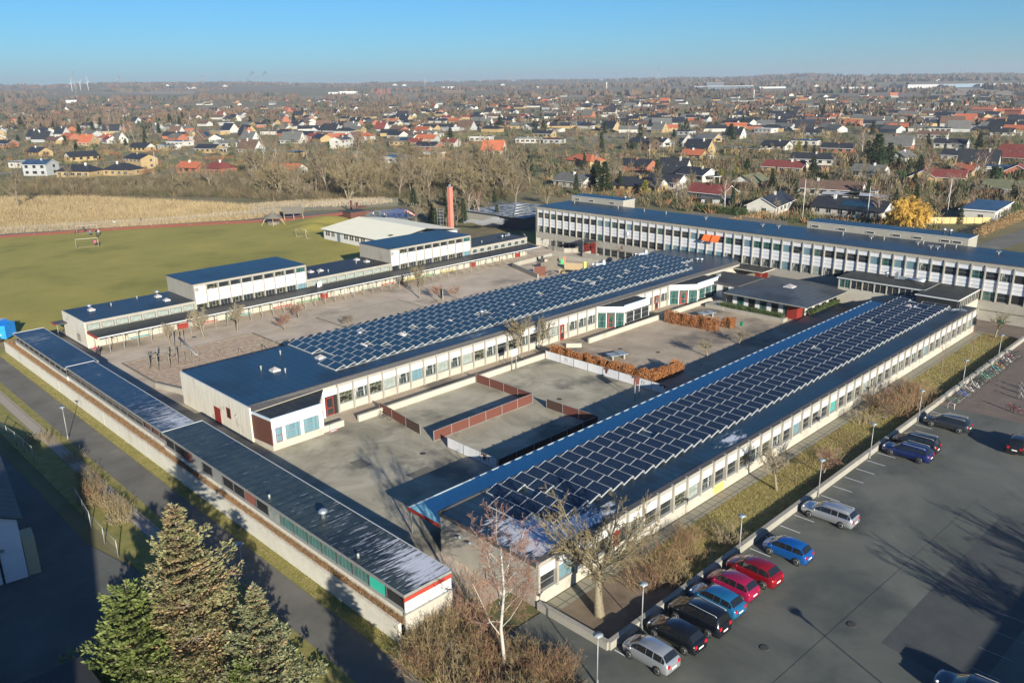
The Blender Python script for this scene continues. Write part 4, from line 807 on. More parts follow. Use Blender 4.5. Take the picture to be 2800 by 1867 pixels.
def car(label,style,paint,loc,rz,rails=False,rimm=None,steel=False):
    p=STY[style]; L,W,H=p['L'],p['W'],p['H']; root=thing('parked_car',label,'car',loc,rz,'cars in the car park')
    wb=L*.62; xf=L*.5-L*.19; xr=xf-wb*.98; wr=.315 if style!='suv' else .34
    hb=p['hood']*H; belt=.62*H
    ws0,ws1=L/2-p['ws'][0]*L,L/2-p['ws'][1]*L; re=L/2-p['roofend']*L; tl=L/2-p['tail']*L
    # stations: x, halfwidth scale, z bottom, z belt, z roof (None = no greenhouse), roof half width scale
    st=[(L/2,.62,.34,.46*H,None,0),(L/2-.06,.80,.24,.49*H,None,0),(L/2-.28,.94,.2,hb*.93,None,0),(L/2-.6,.985,.2,hb*.98,None,0),(ws0+.12,1,.2,hb*1.03,None,0),
        (ws0,1,.2,belt,belt+.02,.90),(ws1,1,.2,belt*1.0,H*.965,.72),((ws1+re)/2+.25,1,.2,belt*1.01,H,.73),((ws1+re)/2-.3,1,.2,belt*1.015,H*.995,.73),(re,.99,.2,belt*1.03,H*p['rz'],.70),
        (tl,.95,.22,belt*1.03,belt+.05,.84),(-L/2+.05,.90,.26,belt*.98,None,0),(-L/2,.80,.32,.42*H,None,0)]
    rings=[]
    hw=W/2
    for (x,ws_,zb,zt,zr,rs) in st:
        a=hw*ws_
        r=[(x,a*.86,zb),(x,a*.985,zb+.13),(x,a*1.0,zb+(zt-zb)*.55),(x,a*.975,zt-.05),(x,a*.93,zt)]
        if zr is None: r+=[(x,a*.80,zt+.02),(x,a*.45,zt+.045),(x,0,zt+.055)]
        else: r+=[(x,hw*rs+ (0),zr-.045 if zr>zt+.1 else zr),(x,hw*rs*.82,zr if zr>zt+.1 else zr+.015),(x,0,zr+.02)]
        rings.append(r)
    n=len(rings[0]); full=[]
    for r in rings: full.append(r+[(v[0],-v[1],v[2]) for v in r[:-1][::-1]])
    m=len(full[0]); vs=[v for r in full for v in r]
    body=MB(); glass={'windscreen':[],'rear_window':[],'side_window':[[],[]]}; fb=[]
    for i in range(len(full)-1):
        for k in range(m):
            k2=(k+1)%m; f=(i*m+k,(i+1)*m+k,(i+1)*m+k2,i*m+k2)
            side=k in(4,) or k in(m-6,); roofk=k in(5,6,m-7-0,m-8+0) or (5<=k<=m-7)
            if i==5 and 5<=k<=m-7: glass['windscreen'].append(f)
            elif i==9 and 5<=k<=m-7: glass['rear_window'].append(f)
            fb.append(f)
    body.add(vs,fb,paint,True); body.add([full[0][k] for k in range(m)],[tuple(range(m))],paint); body.add([full[-1][k] for k in range(m)],[tuple(range(m-1,-1,-1))],paint)
    # dark wheel arches + underside
    for x in (xf,xr):
        for s in (-1,1):
            mb_=[]; 
            body.lathe([(wr+.05,0),(wr+.05,s*.012)],BLACKP,18,c=(x,s*(hw*.992),wr),axis='y')
    me=body.mesh('body'); bm=bmesh.new(); bm.from_mesh(me); bmesh.ops.recalc_face_normals(bm,faces=bm.faces[:]); bm.to_mesh(me); bm.free()
    link('body',me,root)
    def glob(name,quads,off):
        g=MB(); 
        for q in quads: g.add(q,[tuple(range(len(q)))],CARGL)
        return g.obj(name,root)
    def lerp(a,b,t): return tuple(a[i]+(b[i]-a[i])*t for i in range(3))
    def inset(i,k,kk,u0,u1,v0,v1,off):   # quad between ring i and i+1, ring points k (low) and kk (high)
        a,b=full[i][k],full[i+1][k]; c,d=full[i+1][kk],full[i][kk]
        P=lambda u,v: lerp(lerp(a,b,u),lerp(d,c,u),v)
        q=[P(u0,v0),P(u1,v0),P(u1,v1),P(u0,v1)]
        return [(x+off[0],y+off[1],z+off[2]) for x,y,z in q]
    # windscreen and rear window as curved sheets just proud of the body
    for nm,i,u0,u1,off in (('windscreen',5,.06,.93,(.012,0,.014)),('rear_window',9,.06,.80,(-.014,0,.012))):
        g=MB(); ks=[5,6,7,8,9]; rowa=[lerp(full[i][k],full[i+1][k],u0) for k in ks]; rowb=[lerp(full[i][k],full[i+1][k],u1) for k in ks]
        rowa=[(x+off[0],y*.96,z+off[2]) for x,y,z in rowa]; rowb=[(x+off[0],y*.96,z+off[2]) for x,y,z in rowb]
        g.add(rowa+rowb,[(j,j+1,j+6,j+5) for j in range(4)],CARGL,True); g.obj(nm,root)
    for s in (0,1):
        k,kk=(4,5) if s==0 else (m-5,m-6); o=(0,.012 if s==0 else -.012,.004)
        for (i,u0,u1) in ((5,.38,.99),(6,.03,.97),(7,.04,.96),(8,.08,.98),(9,.05,.52)):
            q=inset(i,k,kk,u0,u1,.08,.90,o)
            MB().add(q,[(0,1,2,3)],CARGL).obj('side_window',root)
    for x in (xf,xr):
        for s in (-1,1):
            t=MB().lathe([(wr*.62,-.1),(wr*.93,-.1),(wr,-.07),(wr,.07),(wr*.93,.1),(wr*.62,.1)],TYRE,20,c=(0,0,0),axis='y').obj('wheel',root,(x,s*(hw-.085),wr))
            rm=MB(); rm.lathe([(wr*.66,0),(wr*.62,s*.02),(wr*.2,s*-.005),(.03,s*.0)],rimm or RIM,20,c=(0,s*.09,0),axis='y')
            if not steel:
                for q in range(5):
                    a=q*2*PI/5+.3; rm.add([(math.cos(a+.25)*wr*.25,s*.113,math.sin(a+.25)*wr*.25),(math.cos(a+.5)*wr*.56,s*.113,math.sin(a+.5)*wr*.56),(math.cos(a+.8)*wr*.56,s*.113,math.sin(a+.8)*wr*.56),(math.cos(a+1.)*wr*.25,s*.113,math.sin(a+1.)*wr*.25)],[(0,1,2,3)],BLACKP)
            rm.obj('rim',t)
    for s in (-1,1):
        MB().box(-L/2-.0,-L/2+.12,s*hw*.64-.10,s*hw*.64+.16*(1 if s>0 else 1)-.03,belt*.78,belt*1.02,TAIL).obj('tail_light',root)
        MB().lathe([(.02,0),(.11,.0),(.12,.09),(.02,.16)],HEADL,10,c=(L/2-.22,s*hw*.70,.47*H)).obj('headlight',root)
        MB().lathe([(.02,-.06),(.09,-.03),(.1,.03),(.02,.07)],paint,8,c=(ws0-.28,s*(hw+.09),belt+.05)).obj('mirror',root)
        if rails: MB().tube([(ws1-.1,s*hw*.66,H+.0),(ws1-.25,s*hw*.67,H+.05),(re+.2,s*hw*.65,H+.05),(re+.05,s*hw*.65,H*.99)],.018,ALU,5).obj('roof_rail',root)
    MB().box(-L/2-.015,-L/2+.05,-.24,.24,.55,.67,PLATE).obj('number_plate',root)
    MB().box(-L/2-.02,-L/2+.25,-hw*.78,hw*.78,.24,.36,BLACKP).obj('bumper',root)
    return root
DY=R(90)
car('silver small hatchback, nearest of the cars along the wall','hatch',carpaint('silver_paint',(.42,.44,.47),.6),(37.75,25.95,-.01),R(89),steel=True)
car('black hatchback with bright window trim next to the silver hatchback','hatch2',carpaint('black_paint',(.008,.009,.012)),(40.62,25.95,-.01),R(88))
car('black people carrier between the black hatchback and a light blue car','mpv',carpaint('black_paint_blue',(.006,.008,.014)),(43.28,25.9,-.01),R(88.5),rails=True)
car('light blue hatchback beside the magenta one','hatch2',carpaint('azure_paint',(.02,.17,.36),.5),(45.82,26.05,-.01),R(87.5),steel=True)
car('magenta small hatchback between blue and dark red cars','hatch',carpaint('magenta_paint',(.36,.012,.07),.4),(48.25,26.2,-.01),R(88),steel=True)
car('dark red crossover with big alloy wheels beside the magenta car','suv',carpaint('dark_red_paint',(.26,.006,.015),.4),(50.95,26.0,-.01),R(88))
car('bright blue hatchback standing alone beside an empty bay','hatch',carpaint('blue_paint',(.008,.12,.42),.5),(55.45,25.6,-.01),R(90),steel=True)
car('silver estate car parked alone below a lamp','wagon',carpaint('pale_silver_paint',(.40,.41,.44),.6),(63.25,25.8,-.01),R(90.5),rails=True,steel=True)
car('navy blue estate car with roof rails beside a black people carrier','wagon',carpaint('navy_paint',(.008,.02,.11),.4),(80.45,25.8,-.01),R(90),rails=True,rimm=flat('dark_rim',(.06,.06,.065),.4))
car('black people carrier half hidden behind the navy estate car','mpv',carpaint('black_paint_b',(.008,.009,.013)),(82.95,25.9,-.01),R(90),rails=True)
car('dark grey estate car, the last one before the bicycle racks','wagon',carpaint('graphite_paint',(.035,.04,.045),.4),(90.7,25.5,-.01),R(91),rails=True)
car('dark car entering at the right edge of the car park','wagon',carpaint('dark_brown_paint',(.02,.018,.02),.4),(90.1,18.35,-.01),R(2))
car('dark blue estate car cut off by the bottom edge of the photo','wagon',carpaint('midnight_paint',(.012,.03,.06),.5),(48.4,9.7,-.01),R(93),rails=True)

# ---------------------------------------------------------------- STREET LAMPS
def lamp_proto(h=3.7):
    root=thing('street_lamp','','lamp',(0,0,0),group='slim grey post lamps with flat disc heads')
    MB().tube([(0,0,0),(0,0,1.2),(0,0,h-.2)],[.05,.042,.03],METAL,7).box(-.06,.06,-.06,.06,0,.4,METAL).obj('post',root)
    hd=MB().lathe([(.035,h-.38),(.10,h-.22),(.05,h-.16)],METAL,10).obj('lamp_holder',root)
    MB().lathe([(.04,h-.16),(.28,h-.03),(.33,h),(.05,h+.035)],LAMPG,16).obj('lamp_shade',root)
    return root
lp=lamp_proto(); first=True
lamps=[((39.9,28.25),'below the wall corner beside the black hatchback'),((52.67,28.25),'beside the dark red crossover'),((66.4,28.3),'just past the silver estate car'),((77.57,28.3),'left of the navy estate car'),((90.2,28.3),'at the nose of the last dark grey estate car'),((104.3,28.3),'at the near end of the bicycle row'),((118.2,28.35),'above the far end of the bicycle row'),((131.,28.1),'at the right edge of the photo above the bicycle racks'),
 (tuple(Z('h',302,485).xy),'on the grass verge beside the slab path'),((23.22,52.87),'in shade right of the big spruce'),(tuple(Z('f',397,628).xy),'in front of the left wall of the tall block entrance'),(tuple(Z('f',652,680).xy),'right of the tall block entrance ramp'),(tuple(Z('f',848,712).xy),'before the ground floor windows of the tall block'),
 ((33.6,27.0),'at the bottom of the photo beside the shrubs')]
for i,(p,t) in enumerate(lamps):
    lab='grey disc headed post lamp '+t
    if first: lp.location=(p[0],p[1],0); lp['label']=lab; first=False
    else: dup(lp,(p[0],p[1],0),i*.7,lab)
lq=dup(lp,(41.4,3.1,0),0,'taller post lamp outside the frame, its long thin shadow crossing the car park'); lq.scale=(1.3,1.3,1.62)

# ---------------------------------------------------------------- BICYCLES
def wheel_mb(mb,cx,cz,r=.33,y=0):
    n=16; mb.tube([(cx+math.cos(2*PI*k/n)*r,y,cz+math.sin(2*PI*k/n)*r) for k in range(n+1)],.022,TYRE,4,cap=False)
    for k in range(6): a=PI*k/6; mb.tube([(cx-math.cos(a)*r,y,cz-math.sin(a)*r),(cx+math.cos(a)*r,y,cz+math.sin(a)*r)],.006,METAL,3,cap=False)
BK={}
def bike(label,color,loc,rz,lean=.08,group='bicycles in the racks',basket=False):
    root=thing('bicycle',label,'bicycle',loc,rz,group); root.rotation_euler=(lean,0,rz)
    if 'w' not in BK: mb=MB(); wheel_mb(mb,0,0); BK['w']=mb.mesh('wheel')
    link('wheel',BK['w'],root,(.52,0,.34)); link('wheel',BK['w'],root,(-.52,0,.34))
    m=color
    MB().tube([(-.52,0,.34),(-.08,0,.30),(.34,0,.72),(.40,0,.86)],.024,m,5).tube([(-.08,0,.30),(-.2,0,.86)],.022,m,5).tube([(-.52,0,.34),(-.17,0,.74),(.34,0,.76)],.02,m,5).tube([(.52,0,.34),(.36,0,.92)],.022,m,5).obj('frame',root)
    MB().tube([(.28,-.27,.98),(.36,-.1,.96),(.36,.1,.96),(.28,.27,.98)],.018,BLACKP,5).obj('handlebar',root)
    MB().box(-.34,-.1,-.07,.07,.87,.93,BLACKP).obj('saddle',root)
    if basket: MB().box(.42,.74,-.17,.17,.74,.98,flat('basket_grey',(.2,.2,.19))).obj('basket',root)
    return root
bcol=[('green',(.03,.10,.05)),('blue',(.02,.10,.45)),('white and red',(.6,.55,.55)),('white',(.65,.65,.63)),('black',(.02,.02,.02)),('dark green',(.02,.08,.04)),('mint',(.10,.45,.32)),('teal',(.03,.20,.18)),('grey',(.18,.18,.18)),('turquoise',(.05,.40,.42)),('orange',(.65,.30,.03)),('black',(.02,.02,.025)),('white',(.6,.6,.6)),('pink',(.55,.2,.25)),('dark grey',(.06,.06,.07))]
us=[98.6,101.4,103.6,105.4,106.9,108.2,109.6,111.0,112.3,113.7,115.0,116.6,118.3,120.2,121.4]
rn=random.Random(5)
for i,((cn,cc),u) in enumerate(zip(bcol,us)):
    bike(f'{cn} bicycle in the row along the wall, {ordn(i)} group from the parked cars',flat('bike_'+cn.replace(' ','_'),cc,.4),(u,27.35+rn.uniform(-.15,.1),-.01),R(90)+rn.uniform(-.25,.25),rn.uniform(-.15,.15),basket=i%4==2)
    if i not in (2,3): bike(f'dark bicycle squeezed in beside the {ordn(i)} bicycle of the row along the wall',flat('bike_dark%d'%(i%3),[(.03,.03,.035),(.04,.07,.05),(.09,.085,.08)][i%3],.4),(u+.55+rn.uniform(-.1,.1),27.35+rn.uniform(-.15,.1),-.01),R(90)+rn.uniform(-.3,.3),rn.uniform(-.15,.15))
for i,(x,y,cn,cc) in enumerate([(2262,720,'bright red',(.75,.05,.02)),(2300,735,'pink wheeled red',(.65,.08,.10)),(2345,640,'white',(.6,.6,.6)),(2350,600,'silver',(.4,.4,.42)),(2352,560,'grey',(.25,.25,.26))]):
    p=Z('C',x,y); bike(f'{cn} bicycle standing alone at the right edge of the brick paving' if i<2 else f'{cn} bicycle in the free standing rack at the right edge',flat('bikeb_%d'%i,cc,.4),(p.x,p.y,-.01),R(60+i*7),.05,'bicycles at the right edge')
p=Z('A',1620,870); bike('black bicycle leaning on the first brown barrier',flat('bike_black_l',(.02,.02,.02),.4),(p.x+.1,p.y-.1,0),R(-72),.12,'bicycles in the courtyard')
rk=thing('bicycle_stand','small white hoop stand between the cars and the bicycles','bicycle stand',tuple(Z('C',1805,695).xy)+(0,)); MB().tube([(0,0,0),(0,0,.7),(.0,-.7,.7),(0,-.7,0)],.03,WHITE,5).obj('hoop',rk)
rk=thing('bicycle_rack','long low galvanised wheel rack along the wall','bicycle rack',(97.8,27.6,0)); MB().tube([(0,0,.25),(24.5,0,.25)],.02,METAL,4).tube([(0,-.5,.05),(24.5,-.5,.05)],.02,METAL,4).obj('rail',rk)
mb=MB(); [mb.tube([(.2+k*.5,0,.25),(.2+k*.5,-.5,.05)],.012,METAL,3,cap=False) for k in range(48)]; mb.obj('wheel_holders',rk)
sc=thing('kick_scooter','white kick scooter with pink wheels lying before the low wall','scooter',tuple(Z('A',1190,975).xy)+(0,)); MB().tube([(0,0,.1),(.05,.1,.85)],.03,WHITE,5).box(0,.7,-.06,.06,.07,.12,WHITE).obj('frame',sc); MB().tube([(-.15,.1,.85),(.25,.1,.85)],.02,flat('mint_grip',(.1,.5,.35)),4).obj('handlebar',sc); MB().lathe([(.09,-.02),(.09,.02)],flat('pink_plastic',(.7,.05,.2)),10,c=(0,0,.09),axis='y').lathe([(.09,-.02),(.09,.02)],flat('pink_plastic',(.7,.05,.2)),10,c=(.72,0,.09),axis='y').obj('wheels',sc)

# ---------------------------------------------------------------- COURTYARD BARRIERS (brown and white panel fences)
def barrier(name,label,pts,m,h=1.2,group='barrier fences of the courtyard pitches',marks=None,cat='fence'):
    root=thing(name,label,cat,(pts[0][0],pts[0][1],0),group=group); o=Vector((*pts[0],0))
    P=[Vector((*p,0))-o for p in pts]
    for i in range(len(P)-1):
        a,b=P[i],P[i+1]; d=b-a; W=d.length; ang=math.atan2(d.y,d.x)
        mm_=m[i] if isinstance(m,list) else m
        pn=MB().box(.05,W-.05,-.015,.015,.08,h-.03,mm_).obj('panel',root,a,ang)
        MB().box(0,W,-.02,.02,h-.03,h+.01,METAL).box(0,W,-.018,.018,.03,.08,METAL).obj('rail',root,a,ang)
        if marks: marks(i,pn,W)
    for p in P: rep(root,'post','bpost',lambda:MB().box(-.035,.035,-.035,.035,0,1.24,METAL),p)
    return root
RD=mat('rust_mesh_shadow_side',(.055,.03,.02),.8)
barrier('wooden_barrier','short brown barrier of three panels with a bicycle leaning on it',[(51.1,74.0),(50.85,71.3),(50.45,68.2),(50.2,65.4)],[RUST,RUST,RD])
barrier('wooden_barrier','brown barrier of four panels from the low cream wall to the middle of the courtyard',[(65.4,73.1),(65.4,70.6),(65.4,68.1),(65.35,65.6),(65.3,63.15)],RUST)
barrier('wooden_barrier','long brown barrier of six panels, lit along its face, in the courtyard middle',[(50.13,63.0)]+[(50.13+2.52*k,63.05) for k in range(1,7)],RUST)
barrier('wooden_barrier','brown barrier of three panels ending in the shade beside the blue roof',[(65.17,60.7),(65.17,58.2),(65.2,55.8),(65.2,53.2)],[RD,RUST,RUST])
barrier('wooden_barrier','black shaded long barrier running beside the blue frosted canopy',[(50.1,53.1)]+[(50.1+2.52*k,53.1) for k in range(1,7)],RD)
LOGO=flat('grey_print',(.22,.22,.24)); PEEL=mat('rusty_peel',(.10,.045,.03),.8)
def marks(i,pn,W):
    if i in (1,6):
        mb=MB(); c=W/2+.1
        mb.box(c-.5,c-.36,-.018,-.0155,.50,.86,LOGO).box(c-.16,c-.02,-.018,-.0155,.50,.80,LOGO)
        mb.add([(c-.60,-.018,.80),(c-.30,-.018,1.05),(c+.05,-.018,.86),(c+.02,-.018,.80),(c-.30,-.018,.97),(c-.54,-.018,.75)],[(0,1,4,5),(1,2,3,4)],LOGO)
        mb.box(c-1.0,c+.95,-.018,-.0155,.34,.385,LOGO)
        mb.obj('printed_emblem',pn)
    if i in (4,5,7):
        rr=random.Random(i); mb=MB(); pts=[]; z1=1.17; x=.12 if i==4 else W-.9
        xs=[x+q*.11 for q in range(9)]; zs=[z1-abs(rr.gauss(.25,.2))-(.35 if 2<q<6 and i==4 else 0) for q in range(9)]
        for q in range(8): mb.add([(xs[q],-.0175,max(.15,zs[q])),(xs[q+1],-.0175,max(.15,zs[q+1])),(xs[q+1],-.0175,z1),(xs[q],-.0175,z1)],[(0,1,2,3)],PEEL)
        mb.obj('rusty_tear',pn)
barrier('banner_fence','long white banner fence with grey emblem and brown tears below the beech hedge',[(78.3,73.1),(78.3,70.4),(78.3,68.0),(78.3,65.55),(78.3,63.05),(78.25,60.4),(78.2,57.6),(78.2,55.3),(78.2,53.2)],WHITE2,marks=marks)
def marks2(i,pn,W):
    if i==2: marks(6,pn,W); marks(4,pn,W)
barrier('banner_fence','short white banner fence half in blue shade at the near end of the pitch',[(50.15,60.75),(50.1,58.2),(50.1,55.7),(50.1,53.3)],WHITE2,marks=marks2)

# basketball hoops, football goals
def hoop(label,loc,rz,bm_,h=2.9,two=True,bw=1.1):
    root=thing('basketball_hoop',label,'basketball hoop',loc,rz)
    for s in ((-.4,.4) if two else (0,)): MB().tube([(s,0,0),(s,0,h-.4)],.05,METAL,6).obj('post',root)
    bd=MB().box(-bw/2,bw/2,-.1,-.06,h-.95,h,bm_).obj('backboard',root)
    mb=MB(); 
    for (a,b,c,d) in ((-.25,.25,h-.75,h-.72),(-.25,.25,h-.38,h-.35),(-.25,-.22,h-.75,h-.35),(.22,.25,h-.75,h-.35)): mb.box(a,b,-.108,-.101,c,d,BLACKP)
    mb.obj('target_square',bd)
    MB().tube([(math.cos(t*PI/5)*.22,-.34+math.sin(t*PI/5)*.22,h-.75) for t in range(11)],.014,REDF,4,cap=False).obj('hoop_ring',root)
    return root
hoop('white basketball board on two posts before the low wall and trees',(72.1,73.0,0),0,WHITE)
hoop('rust brown basketball board on two white posts beside the banner fence',(74.3,54.6,0),R(180),RUST)
p=Z('e',520,895); hoop('white basketball board on a post before the hall building canopy',(p.x,p.y,0),R(15),WHITE,h=3.6,two=False)
def goal(label,a,b,h=2.2,dep=1.3,g=None):
    a=Vector(a); b=Vector(b); d=b-a; W=d.length; root=thing('football_goal',label,'football goal',a,math.atan2(d.y,d.x),g)
    MB().tube([(0,0,0),(0,0,h),(W,0,h),(W,0,0)],.055,CREAM,6).obj('frame',root)
    MB().tube([(0,0,0),(0,dep,0),(W,dep,0),(W,0,0)],.025,CREAM,5).tube([(0,0,h),(0,dep,0)],.03,METAL,4).tube([(W,0,h),(W,dep,0)],.03,METAL,4).obj('net_stay',root)
    return root
goal('white football goal on the field, the nearer of the two at the left',Z('d',615,235),Z('d',795,220))
goal('white football goal by the red track, the farther of the two at the left',Z('d',620,122),Z('d',788,108),dep=.9)
goal('white football goal with grey net before the grass mounds',Z('e',325,375),Z('e',405,390),dep=1.8)

# ---------------------------------------------------------------- playground objects
pl=thing('play_tower','octagonal timber climbing frame with slide on the wood chips','play tower',tuple(Z('d',1320,1170).xy)+(0,))
n=8; rr=1.9; hs_=[2.3,2.0,2.2,1.9,2.4,2.3,2.0,2.2]
for k in range(n): a=2*PI*k/n; MB().tube([(rr*math.cos(a),rr*math.sin(a),0),(rr*math.cos(a)*1.02,rr*math.sin(a),hs_[k])],[.12,.10],WOOD,6).obj('post',pl)
for k in range(n):
    a,b=2*PI*k/n,2*PI*(k+1)/n
    for z in (1.0,1.9) if k%2 else (1.45,): MB().tube([(rr*math.cos(a),rr*math.sin(a),z),(rr*math.cos(b),rr*math.sin(b),z+.12)],.07,WOOD,5).obj('beam',pl)
sx=Z('d',1450,1030)-pl.location; ex=Z('d',1610,1105)-pl.location
MB().tube([(sx.x,sx.y,1.5),(ex.x*.9,ex.y*.9,.4),(ex.x,ex.y,.25)],.16,METAL,5).obj('slide',pl)
for q in ((0,0),(.8,.5),(-.5,.8)): MB().tube([(sx.x+q[0],sx.y+q[1],0),(sx.x+q[0],sx.y+q[1],2.6)],.1,WOOD,6).obj('post',pl)
lg=thing('balance_beam','long raised timber beam on crossed legs at the edge of the blue roof','play equipment',tuple(Z('d',1780,1100).xy)+(0,)); q=Z('d',2325,965,.9)-lg.location
for t in (0,.28,.62,1): MB().tube([(q.x*t-.35,q.y*t,0),(q.x*t,q.y*t,1.)],.08,WOOD,5).tube([(q.x*t+.35,q.y*t,0),(q.x*t,q.y*t,1.)],.08,WOOD,5).obj('leg',lg)
MB().tube([(0,0,.95),(q.x,q.y,.95)],.09,WOOD,6).obj('beam',lg)
for i,(x,y,lab) in enumerate([(1490,1160,'small timber gate frame between the climbing frame and the blue roof')]):
    t=thing('timber_frame',lab,'play equipment',tuple(Z('d',x,y).xy)+(0,))
    for dx in (0,.8,1.7): MB().tube([(dx,-dx*.3,0),(dx,-dx*.3,1.7)],.09,WOOD,6).obj('post',t)
    MB().tube([(0,0,1.1),(.8,-.24,1.1)],.06,WOOD,5).obj('beam',t)
def gazebo(label,loc):
    t=thing('gazebo',label,'gazebo',loc)
    for k in range(6): a=k*PI/3; MB().tube([(3.6*math.cos(a),3.6*math.sin(a),0),(1.9*math.cos(a),1.9*math.sin(a),2.2)],.09,TIMB,5).obj('leg',t)
    MB().lathe([(2.6,1.9),(2.5,2.05),(.3,3.2),(.05,3.5)],WOOD,10,smooth=False).obj('roof',t); MB().lathe([(1.7,0),(1.7,.8)],WOOD,8,smooth=False).obj('bench_ring',t)
gazebo('round timber shelter with conical roof and slanting legs at the far field edge',tuple(Z('e',140,275).xy)+(0,))
t=thing('shelter','timber lean to shelter with pale tilted roof beside the round gazebo','shelter',tuple(Z('e',300,225).xy)+(0,),R(-25))
MB().add([(-2.8,-1.2,1.5),(2.8,-1.2,1.5),(2.8,1.6,3.1),(-2.8,1.6,3.1)],[(0,1,2,3)],WOOD).add([(-2.8,-1.2,1.4),(2.8,-1.2,1.4),(2.8,1.6,3.0),(-2.8,1.6,3.0)],[(3,2,1,0)],WOOD).obj('roof',t)
for x in (-2.6,0,2.6): MB().tube([(x,-2.6,0),(x,1.4,2.9)],.09,TIMB,5).obj('leg',t)
MB().box(-2.4,2.4,.3,.9,.3,.5,BROWNW).obj('bench',t)
t=thing('rope_climber','blue steel and rope climbing structure with a pink slide on the rubber ground','play equipment',tuple(Z('e',1110,225).xy)+(0,))
BL=flat('blue_steel',(.03,.06,.22),.5)
mb=MB()
for a in range(4):
    for b in range(3): mb.tube([(a*2-3,b*1.8-2,0),(a*2-3,b*1.8-2,2.6)],.08,BL,5)
mb.obj('posts',t); mb=MB()
for a in range(4): mb.tube([(a*2-3,-2,2.1),(a*2-3,1.6,2.1)],.05,BL,4); mb.tube([(a*2-3,-2,1.1),(a*2-3,1.6,1.1)],.05,BL,4)
for b in range(3):
    for z in (.7,1.4,2.1): mb.tube([(-3,b*1.8-2,z),(3,b*1.8-2,z)],.04,BL,4)
for k in range(9): mb.tube([(-3+k*.7,-2.2,2.2),(-3+k*.75,-3.8,.1)],.03,BL,3)
mb.obj('ropes',t); MB().tube([(3,-1,2.0),(4.6,-1.6,1.2),(5.6,-2.4,.3)],.35,flat('pink_slide',(.7,.35,.28)),6).obj('slide',t)
for (x,y,l) in (('e',0,0),): pass
for i,(x,y,lab) in enumerate([(820,215,'dark red steel post with tilted hoop board behind the cream roof'),(770,180,'slim dark red post with a slanting arm at the end of the track')]):
    p=Z('e',x,y); t=thing('play_post',lab,'play equipment',(p.x,p.y,0)); MB().box(-.25,.25,-.25,.25,0,4.2 if i==0 else 3.6,RUST).obj('post',t); MB().box(.3,3.2,-.8,.8,2.6,2.8,RUST).obj('board',t) if i==0 else MB().tube([(0,0,.6),(-2.6,1.2,1.9)],.2,BLACKP,5).obj('arm',t)
t=thing('brick_shed','small brown brick hut behind the cream gable roof','shed',tuple(Z('e',700,245).xy)+(0,)); MB().box(0,5,-4,0,0,2.6,BROWNW).obj('wall',t); MB().box(-.2,5.2,-4.2,.2,2.6,2.75,FELTG).obj('roof',t)
# table tennis tables
for (x,y,lab) in [(1010,735,'grey outdoor table tennis table inside the bend of the beech hedge'),(1650,435,'grey outdoor table tennis table behind the far beech hedge')]:
    p=Z('I',x,y,.0); t=thing('table_tennis_table',lab,'table',(p.x,p.y,0),R(-20)); MB().box(-1.37,1.37,-.76,.76,.7,.78,flat('table_grey',(.22,.26,.29),.4)).obj('table_top',t); MB().box(-.02,.02,-.8,.8,.78,.92,METAL).obj('net',t)
    for q in (-.9,.9): MB().box(q-.1,q+.1,-.5,.5,0,.7,CONC).obj('leg',t)
t=thing('waste_bin','green litter bin on a post beside the small courtyard tree','bin',tuple(Z('I',1900,520).xy)+(0,)); MB().box(-.22,.22,-.2,.2,.5,1.1,flat('green_bin',(.02,.15,.08))).obj('bin_body',t); MB().box(-.04,.04,.2,.26,0,1.2,METAL).obj('post',t)
t=thing('floor_screen','rounded brown steel windbreak panel beside the planted yard','screen',tuple(Z('e',2235,690).xy)+(0,),R(-40)); MB().prism([(0,0),(2.3,0),(2.3,.1),(0,.1)],0,[1.9,1.9,1.9,1.9],RUST).obj('panel',t); MB().box(-.05,0,0,.12,0,1.95,METAL).obj('post',t)
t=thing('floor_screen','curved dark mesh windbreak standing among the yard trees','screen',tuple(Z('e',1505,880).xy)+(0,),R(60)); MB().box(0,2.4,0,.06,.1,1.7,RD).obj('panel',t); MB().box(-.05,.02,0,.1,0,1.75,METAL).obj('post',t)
# planted yard with timber fences behind the central roof
def picket(label,a,b,h,m,name='picket_fence'):
    a=Vector((*a,0)); b=Vector((*b,0)); d=b-a; t=thing(name,label,'fence',a,math.atan2(d.y,d.x),'grey timber fences of the planted yard'); mb=MB(); n=int(d.length/.16)
    for k in range(n): hh=h*(1+.08*math.sin(k*3.1)); mb.box(k*.16,k*.16+.13,0,.03,0,hh,m)
    mb.obj('boards',t); MB().box(0,d.length,.03,.08,h*.3,h*.38,m).box(0,d.length,.03,.08,h*.75,h*.83,m).obj('rails',t)
g1,g2,g3,g4=Z('f',265,800).xy,Z('f',420,770).xy,Z('f',480,790).xy,Z('f',650,800).xy
picket('grey timber screen nearest the rounded brown panel',g1,g2,1.5,WOOD); picket('tan timber screen at the right of the planted yard',g3,g4,1.3,TIMB); picket('grey timber screen at the back of the planted yard',Z('f',300,740).xy,Z('f',440,715).xy,1.3,WOOD); picket('low tan screen beside the green painted board',Z('f',430,830).xy,Z('f',600,850).xy,.9,TIMB)
for (x,y,cn,cc) in [(447,765,'green',(.03,.35,.12)),(470,745,'orange red',(.45,.13,.07)),(265,735,'black',(.02,.02,.02)),(300,770,'pale pink',(.5,.32,.28)),(660,790,'yellow green',(.35,.4,.1))]:
    p=Z('f',x,y); t=thing('painted_board',f'{cn} painted upright board in the planted yard','board',(p.x,p.y,0),R(-45)); MB().box(0,.55,0,.06,.1,1.5,flat('board_'+cn.replace(' ','_'),cc)).obj('board',t); MB().box(.25,.32,.06,.12,0,1.55,WOOD).obj('post',t)
